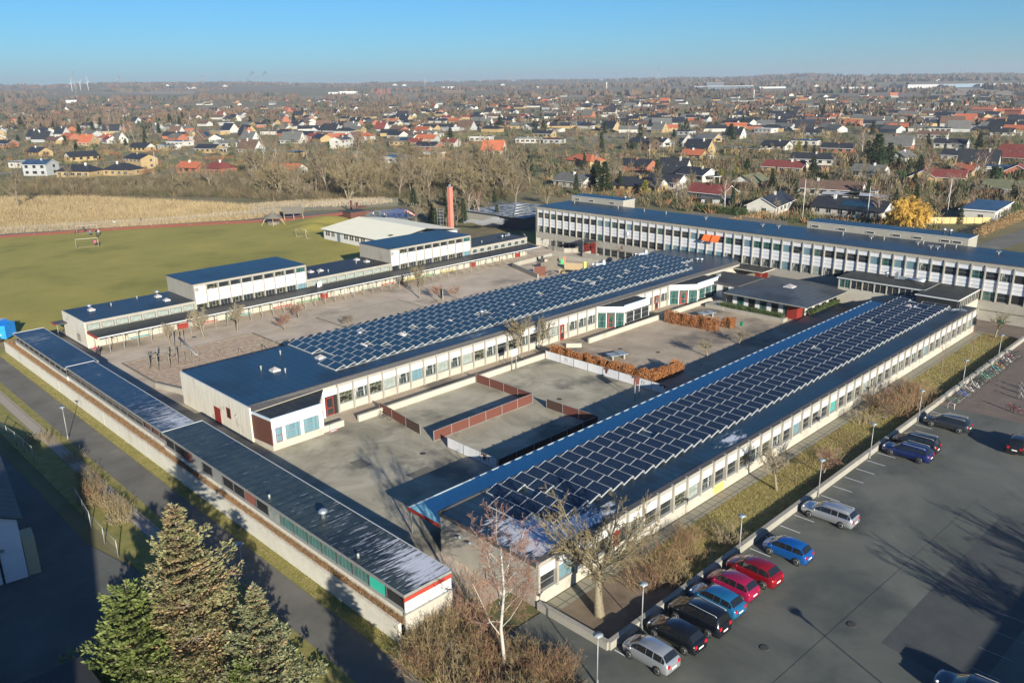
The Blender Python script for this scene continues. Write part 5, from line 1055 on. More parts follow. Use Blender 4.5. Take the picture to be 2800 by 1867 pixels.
p=Z('f',345,850); t=thing('picnic_table','grey timber picnic table in the planted yard','table',(p.x,p.y,0),.4); MB().box(-.9,.9,-.4,.4,.7,.76,WOOD).obj('table_top',t); MB().box(-.9,.9,-.85,-.6,.42,.47,WOOD).box(-.9,.9,.6,.85,.42,.47,WOOD).obj('seat',t); MB().tube([(-.7,-.7,0),(-.7,.2,.7)],.05,WOOD,4).tube([(.7,-.7,0),(.7,.2,.7)],.05,WOOD,4).obj('leg',t)

# blue painted bus-like play vehicle at the left edge
bv=thing('painted_van','bright blue painted trailer with white scribbles at the left edge behind the sheds','trailer',tuple(Z('d',60,985).xy)+(0,),R(-40))
BB=mat('graffiti_blue',(.01,.20,.62),.5,(.02,.28,.75),1.5,6)
mb=MB(); mb.prism([(-6,0),(0,0),(0,3.),(-6,3.)],.5,2.5,BB); mb.prism([(-6,0.2),(-.9,.2),(-.9,2.8),(-6,2.8)],2.5,2.9,BB); mb.obj('body',bv)
MB().box(-2.4,-1.3,-.03,.0,1.5,2.2,DARK).obj('window',bv); mb=MB()
SW=flat('scribble_white',(.65,.68,.7)); r8=random.Random(3)
for k in range(14): x=-2.6+r8.random()*1.7; z=.7+r8.random()*.6; mb.box(x,x+.09,-.028,-.004,z,z+.28,SW); mb.box(x,x+.3,-.03,-.006,z+.1,z+.17,SW)
mb.obj('scribbles',bv)
for x in (-4.8,-1.2): MB().lathe([(.45,-.15),(.5,0),(.45,.15)],TYRE,16,c=(x,.1,.45),axis='y').obj('wheel',bv)
mb=MB(); [mb.tube([(-6,3-.1-k*.9,2.95),(-1,3-.1-k*.9,2.95)],.03,METAL,4) for k in range(3)]; mb.obj('roof_rail',bv)

# ---------------------------------------------------------------- wire fences
WIRE=bpy.data.materials.new('wire_mesh'); WIRE.use_nodes=True; nt_=WIRE.node_tree; tr=nt_.nodes.new('ShaderNodeBsdfTransparent'); mx=nt_.nodes.new('ShaderNodeMixShader'); pb_=nt_.nodes['Principled BSDF']; pb_.inputs['Base Color'].default_value=(.35,.36,.36,1); mx.inputs[0].default_value=.10
nt_.links.new(tr.outputs[0],mx.inputs[1]); nt_.links.new(pb_.outputs[0],mx.inputs[2]); nt_.links.new(mx.outputs[0],nt_.nodes['Material Output'].inputs[0])
def wirefence(label,pts,h,sp,name='wire_fence',group=None):
    root=thing(name,label,'fence',(pts[0][0],pts[0][1],0),group=group); o=Vector((*pts[0],0)); P=[Vector((*p,0))-o for p in pts]; posts=[]
    mesh=MB(); rail=MB()
    for i in range(len(P)-1):
        a,b=P[i],P[i+1]; n=max(1,int((b-a).length/sp)); 
        for k in range(n): posts.append(a+(b-a)*k/n)
        mesh.quad((a.x,a.y,.05),(b.x,b.y,.05),(b.x,b.y,h),(a.x,a.y,h),WIRE); rail.tube([a+Vector((0,0,h)),b+Vector((0,0,h))],.025,METAL,4)
    posts.append(P[-1]); mesh.obj('wire_mesh',root); rail.obj('rail',root)
    k='wp%.1f'%h
    for p in posts[:100]: rep(root,'post',k,lambda:MB().tube([(0,0,0),(0,0,h+.1)],.045,METAL,5),p)
wirefence('wire fence along the red track in front of the reeds',[(-30,287+6),(55.5,249),(91.4,232),(129.3,220.8)],1.9,2.8)
wirefence('taller wire fence before the woodland, right of the reeds',[tuple(Z('a',1620,965).xy),tuple(Z('a',1945,925).xy),tuple(Z('e',380,170).xy),tuple(Z('e',1140,128).xy)],2.6,3.)
F_=[Z('h',0,425),Z('h',75,500),Z('h',150,560),Z('h',345,760),Z('h',460,870),Z('h',520,960)]
wirefence('leaning wire fence with pale posts between dirt yard and slab path',[tuple(Z('h',0,460).xy),tuple(Z('h',75,515).xy),tuple(Z('h',150,580).xy)],1.5,2.4)
wirefence('sunlit stretch of wire fence above the spruces',[tuple(Z('h',345,775).xy),tuple(Z('h',405,880).xy),tuple(Z('h',465,950).xy),tuple(Z('h',525,1010).xy)],1.5,2.0)
# board fence behind the tall block
a=Z('g',-120,280); 
def boardfence(label,a,b,h,m):
    a=Vector((a.x,a.y,0)); b=Vector((b.x,b.y,0)); d=b-a; t=thing('board_fence',label,'fence',a,math.atan2(d.y,d.x)); n=max(1,int(d.length/1.9)); p=d.length/n
    for k in range(n): rep(t,'panel','bf%.2f%.1f%s'%(p,h,m.name),lambda:MB().box(.04,p-.04,-.02,.02,.05,h,m),(k*p,0,0))
    for k in range(min(n+1,100)): rep(t,'post','bfp%.1f'%h,lambda:MB().box(-.05,.05,-.06,.06,0,h+.1,WOOD),(k*p,0,0))
boardfence('grey board fence with pale posts behind the tall block roof',Z('f',1660,330),Z('f',2520,420),1.9,mat('dark_boards',(.09,.085,.08),.9,(.13,.12,.11),5.))
boardfence('long yellow wooden fence in sunlight behind the long rooftop block',Z('g',1560,330),Z('g',2080,330),1.7,mat('yellow_boards',(.5,.38,.17),.8))
boardfence('yellow brick garden wall by the red tiled garage',G(1560,450),G(1700,448),1.6,MAT['yellow_boards'])

# ---------------------------------------------------------------- people
def person_mesh():
    # one continuous skinned body, walking
    V=[(0,0,.92),(0,0,1.15),(0,0,1.38),(0,0,1.50),(.02,0,1.62),(.03,0,1.70),
       (0,.09,.88),(.12,.10,.50),(.02,.10,.10),(.16,.10,.04),(0,-.09,.88),(-.02,-.10,.50),(-.26,-.10,.16),(-.16,-.10,.05),
       (0,.19,1.40),(-.06,.25,1.12),(.05,.27,.90),(0,-.19,1.40),(.08,-.25,1.13),(.20,-.25,.93)]
    E=[(0,1),(1,2),(2,3),(3,4),(4,5),(0,6),(6,7),(7,8),(8,9),(0,10),(10,11),(11,12),(12,13),(2,14),(14,15),(15,16),(2,17),(17,18),(18,19)]
    Rr=[.15,.14,.16,.06,.10,.09,.09,.065,.045,.04,.09,.065,.045,.04,.07,.05,.035,.07,.05,.035]
    me=bpy.data.meshes.new('p'); me.from_pydata(V,E,[]); o=bpy.data.objects.new('p',me); COL.objects.link(o)
    md=o.modifiers.new('s','SKIN'); 
    for i,v in enumerate(me.skin_vertices[0].data): v.radius=(Rr[i]*(.75 if i<3 else 1),Rr[i]); v.use_root=(i==0)
    sb=o.modifiers.new('u','SUBSURF'); sb.levels=1; sb.render_levels=1
    dg=bpy.context.evaluated_depsgraph_get(); r=bpy.data.meshes.new_from_object(o.evaluated_get(dg)); bpy.data.objects.remove(o); return r
PM=person_mesh()
def sub(me,f,m,grow=0,name='x'):
    bm=bmesh.new(); bm.from_mesh(me); dl=[q for q in bm.faces if not f(q.calc_center_median())]; bmesh.ops.delete(bm,geom=dl,context='FACES'); bm.normal_update()
    for v in bm.verts: v.co+=v.normal*grow
    r=bpy.data.meshes.new(name); bm.to_mesh(r); bm.free(); r.materials.clear(); r.materials.append(m); return r
def person(label,loc,rz,top,legs,hair=(.06,.04,.03),s=.85,group=None):
    root=thing('person',label,'person',loc,rz,group); root.scale=(s,)*3
    b=PM.copy(); b.materials.clear(); b.materials.append(SKIN); [setattr(p,'use_smooth',True) for p in b.polygons]; link('body',b,root)
    link('jacket',sub(PM,lambda c:c.z>.9 and c.z<1.5,flat('cloth_%s'%str(top),top,.8),.018,'jacket'),root)
    link('trousers',sub(PM,lambda c:c.z<=.98 and c.z>.12 and abs(c.y)<.21,flat('cloth_%s'%str(legs),legs,.8),.014,'trousers'),root)
    link('shoes',sub(PM,lambda c:c.z<=.12,BLACKP,.012,'shoes'),root)
    link('hair',sub(PM,lambda c:c.z>1.62 and not(c.x>.08 and c.z<1.70),flat('hair_%s'%str(hair),hair,.9),.015,'hair'),root)
pp=[('d',775,1085,'child in a magenta and white jacket walking by the hall corner',(.55,.03,.12),(.03,.03,.04)),('d',797,1095,'child in black walking beside the one in magenta',(.02,.02,.025),(.02,.02,.03)),
('d',608,115,'person in brown standing at the left post of the far goal',(.15,.09,.05),(.03,.03,.03)),('d',678,102,'person in dark clothes running inside the far goal',(.05,.04,.09),(.05,.04,.05)),('d',728,130,'child in bright blue before the far goal',(.03,.22,.5),(.03,.03,.04)),('d',770,105,'person in brown behind the right post of the far goal',(.2,.12,.08),(.03,.03,.03)),('d',798,130,'person in grey beside the right post of the far goal',(.25,.27,.27),(.05,.06,.06)),('d',783,150,'person in black between the two goals',(.015,.015,.02),(.015,.015,.02)),
('d',768,212,'left of the two children in pink at the near goal post',(.65,.06,.20),(.04,.04,.05)),('d',792,208,'right of the two children in pink at the near goal post',(.65,.07,.22),(.04,.04,.05)),('a',908,1010,'person in dark clothes walking on the path behind the fence',(.03,.03,.035),(.03,.03,.035)),
('e',945,212,'child in pale clothes left of the climbing structure',(.5,.42,.42),(.12,.05,.06)),('e',980,212,'child in black left of the climbing structure',(.02,.02,.02),(.02,.02,.02)),('e',1035,220,'child in white and purple by the climbing ropes',(.5,.5,.55),(.08,.05,.2)),('e',1050,232,'child in tan by the climbing ropes',(.5,.3,.12),(.3,.2,.1)),('e',1130,235,'child in dark blue under the climbing structure',(.02,.03,.12),(.02,.02,.06)),('e',965,190,'child in dark red behind the climbing area',(.2,.05,.05),(.04,.04,.04)),('e',1180,228,'child in blue at the foot of the pink slide',(.04,.08,.3),(.03,.04,.1))]
for i,(r,x,y,l,t_,g_) in enumerate(pp):
    p=Z(r,x,y); person(l,(p.x,p.y,0),i*1.3,t_,g_,s=.95 if 'person' in l else .82)
t=thing('dog','white dog on the path behind the running track','dog',tuple(Z('a',735,1015).xy)+(0,),.3)
MB().lathe([(.02,-.45),(.16,-.35),(.17,.1),(.14,.35),(.02,.42)],flat('white_fur',(.7,.68,.64)),8,c=(0,0,.5),axis='y').obj('body',t); MB().lathe([(.02,-.15),(.1,-.08),(.1,.08),(.03,.2)],flat('white_fur',(.7,.68,.64)),8,c=(0,.5,.72),axis='y').obj('head',t)
for q in ((.1,.3),(-.1,.3),(.1,-.3),(-.1,-.3)): MB().tube([(q[0],q[1],0),(q[0],q[1],.45)],[.03,.05],flat('white_fur',(.7,.68,.64)),5).obj('leg',t)
# ---------------------------------------------------------------- VEGETATION
def rv(r,s=1.): return Vector((r.gauss(0,s),r.gauss(0,s),r.gauss(0,s)))
def grow(tr,tw,r,p,d,L,rad,lev,P):
    nseg=3 if lev<2 else 2; pts=[p.copy()]; q=p.copy(); dd=d.copy()
    for i in range(nseg):
        dd=(dd+rv(r,P['wob']*(1+lev*.3))+Vector((0,0,P['up'][min(lev,len(P['up'])-1)]))).normalized(); q=q+dd*L/nseg; pts.append(q.copy())
    last=lev>=P['levels']
    tgt=tr if lev<=P['bark'] else tw
    tgt.tube(pts,[max(P['min'],rad*(1-.55*i/nseg)) for i in range(nseg+1)],P['bm'] if lev<=P['bark'] else P['tm'],5 if lev==0 else (4 if lev==1 else 3),cap=False,smooth=lev<2)
    if last: return
    n=P['n'][lev]
    for k in range(n):
        t=P['t0'][lev]+(1-P['t0'][lev])*(k+r.random())/n; f=t*nseg; i=min(nseg-1,int(f)); a=pts[i].lerp(pts[i+1],f-i)
        ax=(pts[i+1]-pts[i]).normalized(); o=ax.orthogonal().normalized(); o.rotate(Matrix.Rotation(k*2.4+r.random()*1.2,3,ax))
        sp=P['spread'][lev]*r.uniform(.75,1.25); nd=(ax*math.cos(sp)+o*math.sin(sp)).normalized()
        grow(tr,tw,r,a,nd,L*P['lr'][lev]*r.uniform(.7,1.15)*(1-.35*t if lev>0 else 1-.25*t),max(P['min'],rad*P['rr'][lev]*(1-.4*t)),lev+1,P)
def bare(seed,H,rad,n,spread,lr,bm,tm,mn=.012,trunk=.45,t0=(.55,.25,.15,.1),up=(.03,.10,.08,.05),wob=.10,rr=(.5,.5,.5,.5),bark=1,levels=None,stems=1):
    r=random.Random(seed); tr,tw=MB(),MB(); P=dict(n=n,spread=spread,lr=lr,bm=bm,tm=tm,min=mn,t0=t0,up=up,wob=wob,rr=rr,bark=bark,levels=len(n))
    for s in range(stems):
        d=Vector((0,0,1)) if stems==1 else Vector((math.cos(s*2.4)*.35,math.sin(s*2.4)*.35,1)).normalized()
        grow(tr,tw,r,Vector((0,0,-.1)),d,H*trunk,rad*(1 if stems==1 else .7),0,P)
    return tr.mesh('trunk'),tw.mesh('crown')
def plant(meshes,name,label,cat,loc,rz=0,s=1.,group=None,parts=('trunk','crown')):
    root=thing(name,label,cat,loc,rz,group); root.scale=(s,)*3 if not isinstance(s,tuple) else s
    for nme,me in zip(parts,meshes): link(nme,me,root)
    return root
# --- near trees, one prototype each for the singular ones
big=bare(3,10.0,.34,(18,9,7,6),(1.05,.60,.55,.55),(1.75,.42,.45,.45),BARKG,TWIGO,mn=.0095,trunk=.32,t0=(.72,.18,.12,.05),up=(.01,.11,.07,.02),wob=.11,rr=(.30,.42,.45,.5),bark=1)
plant(big,'broad_tree','big broad bare tree with greenish twigs in the soil bed at the wall corner','tree',(39.2,31.4,0),0,1.2)
bi=bare(11,10.5,.15,(17,9,6,5),(.85,.6,.6,.5),(.40,.5,.5,.5),BIRCH,TWIGR,mn=.008,trunk=.95,t0=(.25,.25,.2,.1),up=(.0,.14,.05,-.05),wob=.12,rr=(.30,.45,.45,.5),bark=1)
plant(bi,'birch_tree','white barked leafless birch rising from the reddish shrubs at the bottom','tree',(30.8,32.4,0),.6,1.)
med=bare(21,6.2,.17,(12,7,6,5),(.75,.65,.6,.5),(.85,.5,.5,.45),BARKG,TWIGP,mn=.012,trunk=.45,t0=(.55,.2,.1,.1),up=(.03,.16,.08,.03),wob=.12,rr=(.4,.5,.5,.5))
med2=bare(25,5.0,.11,(11,7,6,4),(.9,.65,.6,.5),(.95,.5,.5,.45),BARK,TWIGR,mn=.012,trunk=.42,t0=(.5,.2,.1,.1),up=(.03,.08,.05,.02),wob=.12,rr=(.4,.5,.5,.5))
upr=bare(29,7.0,.15,(14,7,6,5),(.65,.55,.5,.5),(.68,.5,.5,.45),BARKG,TWIGO,mn=.012,trunk=.62,t0=(.35,.15,.1,.1),up=(.03,.14,.08,.03),wob=.09,rr=(.4,.5,.5,.5))
slim=bare(31,5.0,.05,(8,4,3),(.55,.5,.5),(.35,.5,.5),BARK,TWIGR,mn=.009,trunk=.85,t0=(.35,.2,.1),up=(.02,.1,.05),wob=.06,bark=0,rr=(.45,.5,.5))
shr=bare(35,4.2,.09,(6,6,5,4),(.8,.65,.6,.5),(.8,.55,.5,.45),BARK,TWIG,mn=.010,trunk=.38,t0=(.3,.15,.1,.1),up=(.02,.05,.03,.0),wob=.14,stems=3,rr=(.5,.5,.5,.5))
def M2(pre,x,y,lab,s,rz=0,name='tree',cat='tree'): plant(pre,name,lab,cat,(x,y,0),rz,s)
M2(med,65.0,31.6,'bare tree with pale trunk on the strip below the frost patch of the roof',.98,1.)
M2(med2,70.9,30.0,'bare spreading small tree right of the pale trunked one on the strip',.98,2.)
M2(shr,88.3,31.1,'broad shrubby tree with forked trunk on the strip left of the last parked car',.98,0.5)
M2(slim,117.6,31.4,'slender young bare tree in the lawn near the far end of the strip',.9,1.)
M2(slim,108.2,32.0,'slender young bare tree beside the reddish shrubs of the strip',.8,2.)
M2(med,129.7,32.0,'pollarded pale bare tree with a green ball at the far end of the lawn strip',.9,3.)
t=thing('nest_ball','green ball hanging in the pollarded tree at the end of the strip','ball',(129.6,31.6,2.6)); MB().lathe([(.05,-.45),(.4,-.3),(.5,0),(.4,.3),(.05,.45)],flat('green_wrap',(.03,.16,.08)),10).obj('ball',t)
M2(med,94.05,57.4,'left of the two low spreading bare trees in the brown paved courtyard',(.85,.85,.56),1.2); M2(med,101.9,57.3,'right of the two low spreading bare trees in the brown paved courtyard',(.8,.8,.5),4.)
M2(upr,75.8,75.2,'tall bare olive tree in front of the central wing windows behind the white hoop',1.05,0.); M2(upr,79.9,75.4,'thinner bare tree right of the olive one at the central wing',.82,2.)
for i,(r,x,y,h,lab,pr) in enumerate([('d',1365,1005,4.3,'slim bare tree left in the row before the hall building',med),('d',1640,945,6.1,'largest bare tree of the row, before the leftmost red door',med),('d',1910,895,5.9,'bare tree right of the largest one in the yard row',med),('d',2290,890,4.0,'reddish bare tree at the corner of the wood chips',med2),('e',235,1130,3.4,'low bare tree standing between the wood chips and the sand pit',med2),('e',340,1030,4.4,'reddish bare tree close to the canopy under the left hall',med2),('e',1318,870,6.3,'tall reddish bare tree below the right hall, left of a group of three',upr),('e',1470,900,4.6,'middle bare tree of the three beside the dark windbreak',med2),('e',1620,880,4.1,'right bare tree of the three beside the dark windbreak',med2),('e',690,1080,2.1,'left bare bush in the sand pit',shr),('e',750,1075,2.8,'right bare bush in the sand pit',shr),('f',1045,700,4.8,'slim reddish tree before the clock of the tall block',med2),('g',650,765,3.2,'brown bare bush against the tall block behind the pavilion',shr)]):
    p=Z(r,x,y); H0={id(med):5.9,id(med2):4.9,id(upr):6.6,id(shr):4.1}[id(pr)]
    M2(pr,p.x,p.y,lab,h/H0,i*1.7)
# off-frame trees whose shadows fall on the car park
for i,(x,y,s,lab) in enumerate([(54.8,-.3,1.05,'bare tree outside the frame casting the broad branch shadow on the car park'),(64.5,-1.8,1.0,'second bare tree outside the frame casting the right hand branch shadow')]): plant(big,'broad_tree',lab,'tree',(x,y,0),i*2.,s*.9)

# --- twig clumps: shrubs, undergrowth
def shrubmesh(seed,w_,h,n,m1,m2,mn=.010,lean=.5):
    r=random.Random(seed); mb=MB()
    for k in range(n):
        a=r.uniform(0,2*PI); q=r.random()**.5*w_*.55; p=Vector((q*math.cos(a),q*math.sin(a),0)); d=Vector((math.cos(a)*lean*q/w_*1.6,math.sin(a)*lean*q/w_*1.6,1))+rv(r,.22); d.normalize(); L=h*r.uniform(.55,1.)
        m=m1 if r.random()<.6 else m2
        mid=p+d*L*.5+rv(r,.05*L); end=mid+(d+rv(r,.3)).normalized()*L*.5; mb.tube([p,mid,end],[mn*1.8,mn*1.3,mn*.8],m,3,cap=False,smooth=False)
        for j in range(5):
            s=mid.lerp(end,r.random()); e=s+(d+rv(r,.65)).normalized()*L*.28; mb.tube([s,e],[mn,mn*.7],m,3,cap=False,smooth=False)
    return mb.mesh('twigs')
TWB=mat('brown_twigs',(.19,.14,.065),.9,(.30,.225,.115),2.); TWRB=mat('russet_twigs',(.17,.09,.055),.9,(.25,.14,.085),2.)
sh=[shrubmesh(1,2.6,2.0,100,TWRB,TWB),shrubmesh(2,2.4,1.6,110,TWB,TWIGO),shrubmesh(3,2.2,1.4,95,TWIGP,TWB),shrubmesh(4,2.8,2.3,95,TWRB,TWB)]
def shrub(k,x,y,lab,s=1.,grp=None,rz=0): 
    o=link('shrub',sh[k],None,(x,y,0),rz); o.scale=(s,)*3 if not isinstance(s,tuple) else s; tag(o,lab,'shrub',grp); return o
rs=random.Random(12)
for i in range(48):
    x=rs.uniform(26.6,34.2); y=rs.uniform(24,38.6)
    if x>32.6 and y>31: continue
    z=i%4; shrub(z,x,y,'dense russet and brown leafless bush in the thicket around the birch',rs.uniform(.45,.95)*(1.25 if y>35 else 1),'leafless bushes around the birch',rs.random()*6)
for i,(x,y,k,s,lab) in enumerate([(44.3,31.5,3,.85,'russet bush right of the big tree'),(47.0,31.8,0,.9,'russet bush on the strip behind the light blue car'),(49.3,31.2,3,.8,'reddish bush on the strip behind the magenta car'),(46.2,30.0,1,.9,'olive bush close to the wall behind the black people carrier'),(54.1,30.2,2,.95,'pale round bush by the wall right of the lamp'),(52.0,32.5,0,.7,'low russet bush beside the footpath'),(74.5,31.0,2,.8,'low bare bush between two strip trees'),(90.5,31.8,0,1.3,'broad red brown bush right of the forked tree'),(93.5,30.6,3,1.2,'deep red bush close to the wall near the first bicycles'),(96.5,31.6,0,1.2,'rust coloured bush before the slender trees'),(99.5,31.0,1,1.0,'olive brown bush at the start of the open lawn'),(92,33,3,.8,'small red bush by the wing wall'),(86,32.6,2,1.0,'grey bush behind the forked tree')]): shrub(k,x,y,lab,s,None,i)
def stuffmesh(name,label,fn,n,mats,h,mn,seed=1,lean=.35):
    r=random.Random(seed); mb=MB()
    for k in range(n):
        p=fn(r)
        if p is None: continue
        d=(Vector((0,0,1))+rv(r,lean)).normalized(); L=h*r.uniform(.5,1.2); o=d.orthogonal().normalized()*mn; o.rotate(Matrix.Rotation(r.random()*6.3,3,d)); m=mats[r.randrange(len(mats))]
        e=p+d*L; o2=o.cross(d)
        mb.add([p-o,p+o,p+o2*1.5,e],[(0,1,3),(1,2,3),(2,0,3)],m)
    ob=mb.obj(name); ob['kind']='stuff'; ob['label']=label; ob['category']='plants'; return ob
PL1=mat('planter_twigs',(.24,.12,.06),.95,(.32,.18,.10),3.); PL2=mat('planter_twigs_olive',(.19,.15,.07),.95,(.25,.20,.10),3.)
stuffmesh('planter_growth','low brown twiggy ground cover along the top of the road side wall',lambda r:Vector((r.uniform(27.5,28.02),r.uniform(39,132),1.42)),36000,[PL1,PL1,PL2],.50,.012,1,.6)
GR1=mat('grass_blade',(.15,.15,.03),.9,(.26,.21,.07),2.); GR2=mat('dry_blade',(.26,.19,.09),.9,(.33,.26,.13),2.)
stuffmesh('grass','rough winter grass on the strip between wall and wing',lambda r:Vector((r.uniform(47,131),r.uniform(28.9,33.7),0)),16000,[GR1,GR1,GR2],.22,.022,2,.6)
stuffmesh('grass','dry grass and litter under the bushes around the birch',lambda r:Vector((r.uniform(26.4,33),r.uniform(22,38),0)),6000,[GR2,PL1],.35,.02,3,.7)
stuffmesh('grass','ragged grass on the verge below the road side wall',lambda r:Vector((r.uniform(26.2,27.3),r.uniform(36,131),0)),7000,[GR1,GR1,GR2],.14,.02,4,.6)
def fencebrush(r):
    t=r.random(); a=[Z('h',330,560),Z('h',400,640),Z('h',480,800),Z('h',560,830),Z('h',600,870)]; f=t*4; i=min(3,int(f)); p=a[i].lerp(a[i+1],f-i); return p+Vector((r.gauss(0,.45),r.gauss(0,.8),0))
for i in range(9):
    p=fencebrush(random.Random(i+40)); shrub([1,2,1,2,0][i%5],p.x-.2,p.y,'tan leafless bush beside the slab path above the sunlit fence',.72,'leafless bushes by the wire fence',i)
for i,(x,y) in enumerate([(190,480),(230,500),(130,505)]): p=Z('h',x,y); shrub(2,p.x,p.y,'grey brown low bush at the shadow edge by the leaning fence',.55,'low bushes by the leaning fence',i)
# reeds
RE1=mat('reed_gold',(.27,.195,.09),.9,(.37,.28,.14),.08); RE2=mat('reed_pale',(.31,.24,.15),.9,(.38,.30,.20),.1)
RE3=mat('reed_brown',(.20,.14,.07),.9,(.30,.22,.12),.08)
reedpoly=[(-40,455),(180,452),(400,462),(560,472),(690,482),(700,488),(560,505),(300,520),(0,538),(-60,545)]
def inpoly(x,y,P):
    c=False; j=len(P)-1
    for i in range(len(P)):
        if (P[i][1]>y)!=(P[j][1]>y) and x<(P[j][0]-P[i][0])*(y-P[i][1])/(P[j][1]-P[i][1])+P[i][0]: c=not c
        j=i
    return c
def reedpt(r):
    for _ in range(20):
        x,y=r.uniform(-60,700),r.uniform(448,545)
        if inpoly(x,y,reedpoly): return G(x,y)
    return None
sheet('reed_bed_ground',[(p.x,p.y) for p in [G(*q) for q in reedpoly]],-.02,mat('reed_litter',(.26,.185,.08),.95,(.36,.27,.14),.12,9,.6,2.,bdist=.4,col3=(.20,.14,.07),scale3=.03,stops3=(.55,.7)))
stuffmesh('reeds','golden dry reed bed beyond the sports field',reedpt,42000,[RE1,RE1,RE2,RE3],1.25,.05,5,.25)
def reed2(r):
    a=[Z('e',0,175),Z('e',380,150),Z('e',1000,125)]; t=r.random()*2; i=min(1,int(t)); p=a[i].lerp(a[i+1],t-i); return p+Vector((r.uniform(0,9),r.uniform(2,11),0))
stuffmesh('reeds','pale pinkish reeds behind the taller wire fence',reed2,6000,[RE2],1.6,.09,6,.2)

# --- conifers
def spruce(seed,H,R0,dens,nm,tuft=.22,whorl=.42,top=1.0,cone=None,ex=.78):
    r=random.Random(seed); tr,cr=MB(),MB(); tr.tube([(0,0,-.1),(0,0,H*.5),(0,0,H)],[H*.022,H*.013,.02],BARK,6)
    z=H*.06
    while z<H*.985:
        f=1-z/H; L0=R0*(f**ex)+.12; nb=max(4,int(5+dens*f*6))
        for k in range(nb):
            if r.random()<.12: continue
            a=2*PI*(k+r.random()*.9)/nb+z*3; L=L0*(r.uniform(.45,1.)+(.35 if r.random()<.2 else 0)); el=.30*(1-f)-.12*f+r.gauss(0,.08); bc=r.random(); o=Vector((math.cos(a),math.sin(a),0)); sd=Vector((-o.y,o.x,0)); pts=[]
            for j in range(4): t=j/3; pts.append(Vector((0,0,z))+o*L*t+Vector((0,0,L*(el*t*1.2+.10*t*t*2))))
            tr.tube([pts[0],pts[2]],[.025+.012*L,.012],BARK,3,cap=False)
            nt_=int(4+dens*L*5)
            for j in range(nt_):
                t=.18+.84*((j+r.random())/nt_)**.8; t=min(t,1.02); i=min(2,int(t*3)); p=pts[i].lerp(pts[i+1],t*3-i); wd=L*.30*(1-abs(t-.6))*1.0
                p=p+sd*r.uniform(-wd,wd)+Vector((0,0,r.gauss(-.03,.05)))
                for q in range(3):
                    d=(o*r.uniform(.3,1.)+sd*r.uniform(-1,1)+Vector((0,0,r.uniform(-.15,.5)))).normalized(); s=tuft*r.uniform(.6,1.4); w_=d.cross(Vector((r.gauss(0,.5),r.gauss(0,.5),1))).normalized()*s*.20; m=nm
                    if cone and r.random()<cone[1]*(1.3-.6*f)*(2.2 if bc<.45 else .5)*(1.3-t): m=cone[0]
                    e=p+d*s; cr.add([p-w_*.4,p+d*s*.5-w_,e,p+d*s*.5+w_],[(0,1,2,3)],m)
        z+=whorl*(.45+.75*f)
    return tr.mesh('trunk'),cr.mesh('crown')
CONEM=mat('spruce_cones',(.30,.20,.10),.85,(.40,.28,.15),2.)
sA=spruce(5,12.0,4.3,4.8,NEEDLE,.25,.78,cone=(CONEM,.5)); plant(sA,'spruce_tree','tall blue green spruce full of brown cones at the lower left','tree',(16.6,46.4,0),0,1.)
sB=spruce(8,8.2,3.0,4.6,mat('grey_spruce_needles',(.165,.18,.085),.75,(.24,.25,.13),2.,5),.25,.60,cone=(CONEM,.22),ex=1.05); plant(sB,'spruce_tree','smaller grey green spruce right of the tall cone bearing one','tree',(18.3,40.6,0),1,1.)
pn=spruce(14,8.4,4.0,4.0,PINEN,.32,.72,cone=None); plant(pn,'pine_tree','bushy bright green pine left of the tall spruce','tree',(13.3,46.8,0),2,.93)
plant(pn,'pine_tree','yellow green pine low between the two spruces','tree',(16.9,40.2,0),1,.48)
plant(sB,'spruce_tree','spruce outside the bottom edge shading the road','tree',(17.4,23.,0),1,1.15); plant(sB,'spruce_tree','second spruce outside the bottom edge shading the road','tree',(20.2,28,0),3,.8)
con=[spruce(40,9,2.2,1.5,CONI,.55,.6),spruce(41,9,1.5,1.6,CONI,.5,.6),spruce(42,5,1.4,1.6,CONY,.4,.45),spruce(43,9,3.0,1.2,CONI,.75,.7)]

# --- hedges of leaf clumps
def hedge(name,label,pts,w_,h,mats,n,leaf=.16,z0=0,cat='hedge',lump=.24):
    root=thing(name,label,cat,(pts[0][0],pts[0][1],z0)); o=Vector((*pts[0],0)); P=[Vector((*p,0))-o for p in pts]; r=random.Random(len(label)); mb=MB(); st=MB()
    Ls=[(P[i+1]-P[i]).length for i in range(len(P)-1)]; T_=sum(Ls)
    for k in range(n):
        s=r.random()*T_; i=0
        while s>Ls[i] and i<len(Ls)-1: s-=Ls[i]; i+=1
        d=(P[i+1]-P[i]).normalized(); nn=Vector((-d.y,d.x,0)); a=r.uniform(0,PI); rad=r.random()**.18; bl=1+lump*2*noise.noise(Vector((s*.8+i*9,a*1.2,3.3)))
        p=P[i]+d*s+nn*(math.cos(a)*abs(math.cos(a))**-.45*w_/2*rad*bl if abs(math.cos(a))>.01 else 0)+Vector((0,0,min(1.,abs(math.sin(a))**.5)*h*rad*bl if r.random()<.75 else r.random()*h*.9))
        q=rv(r).normalized()*leaf; e=rv(r).normalized()*leaf*.7; mb.add([p-q*.5,p+e*.5,p+q*.5,p-e*.5],[(0,1,2,3)],mats[r.randrange(len(mats))])
    mb.obj('foliage',root)
    for k in range(int(T_/.7)):
        s=k*.7; i=0
        while s>Ls[i] and i<len(Ls)-1: s-=Ls[i]; i+=1
        d=(P[i+1]-P[i]).normalized(); a=P[i]+d*s; st.tube([a,a+Vector((r.gauss(0,.1),r.gauss(0,.1),h*.85))],[.03,.015],BARK,4,cap=False)
    st.obj('stem',root); return root
B2=mat('beech_leaves_dark',(.22,.08,.025),.8,(.30,.12,.04),3.)
hg=[Z('I',585,690),Z('I',860,760),Z('I',1080,840),Z('I',1240,860)]
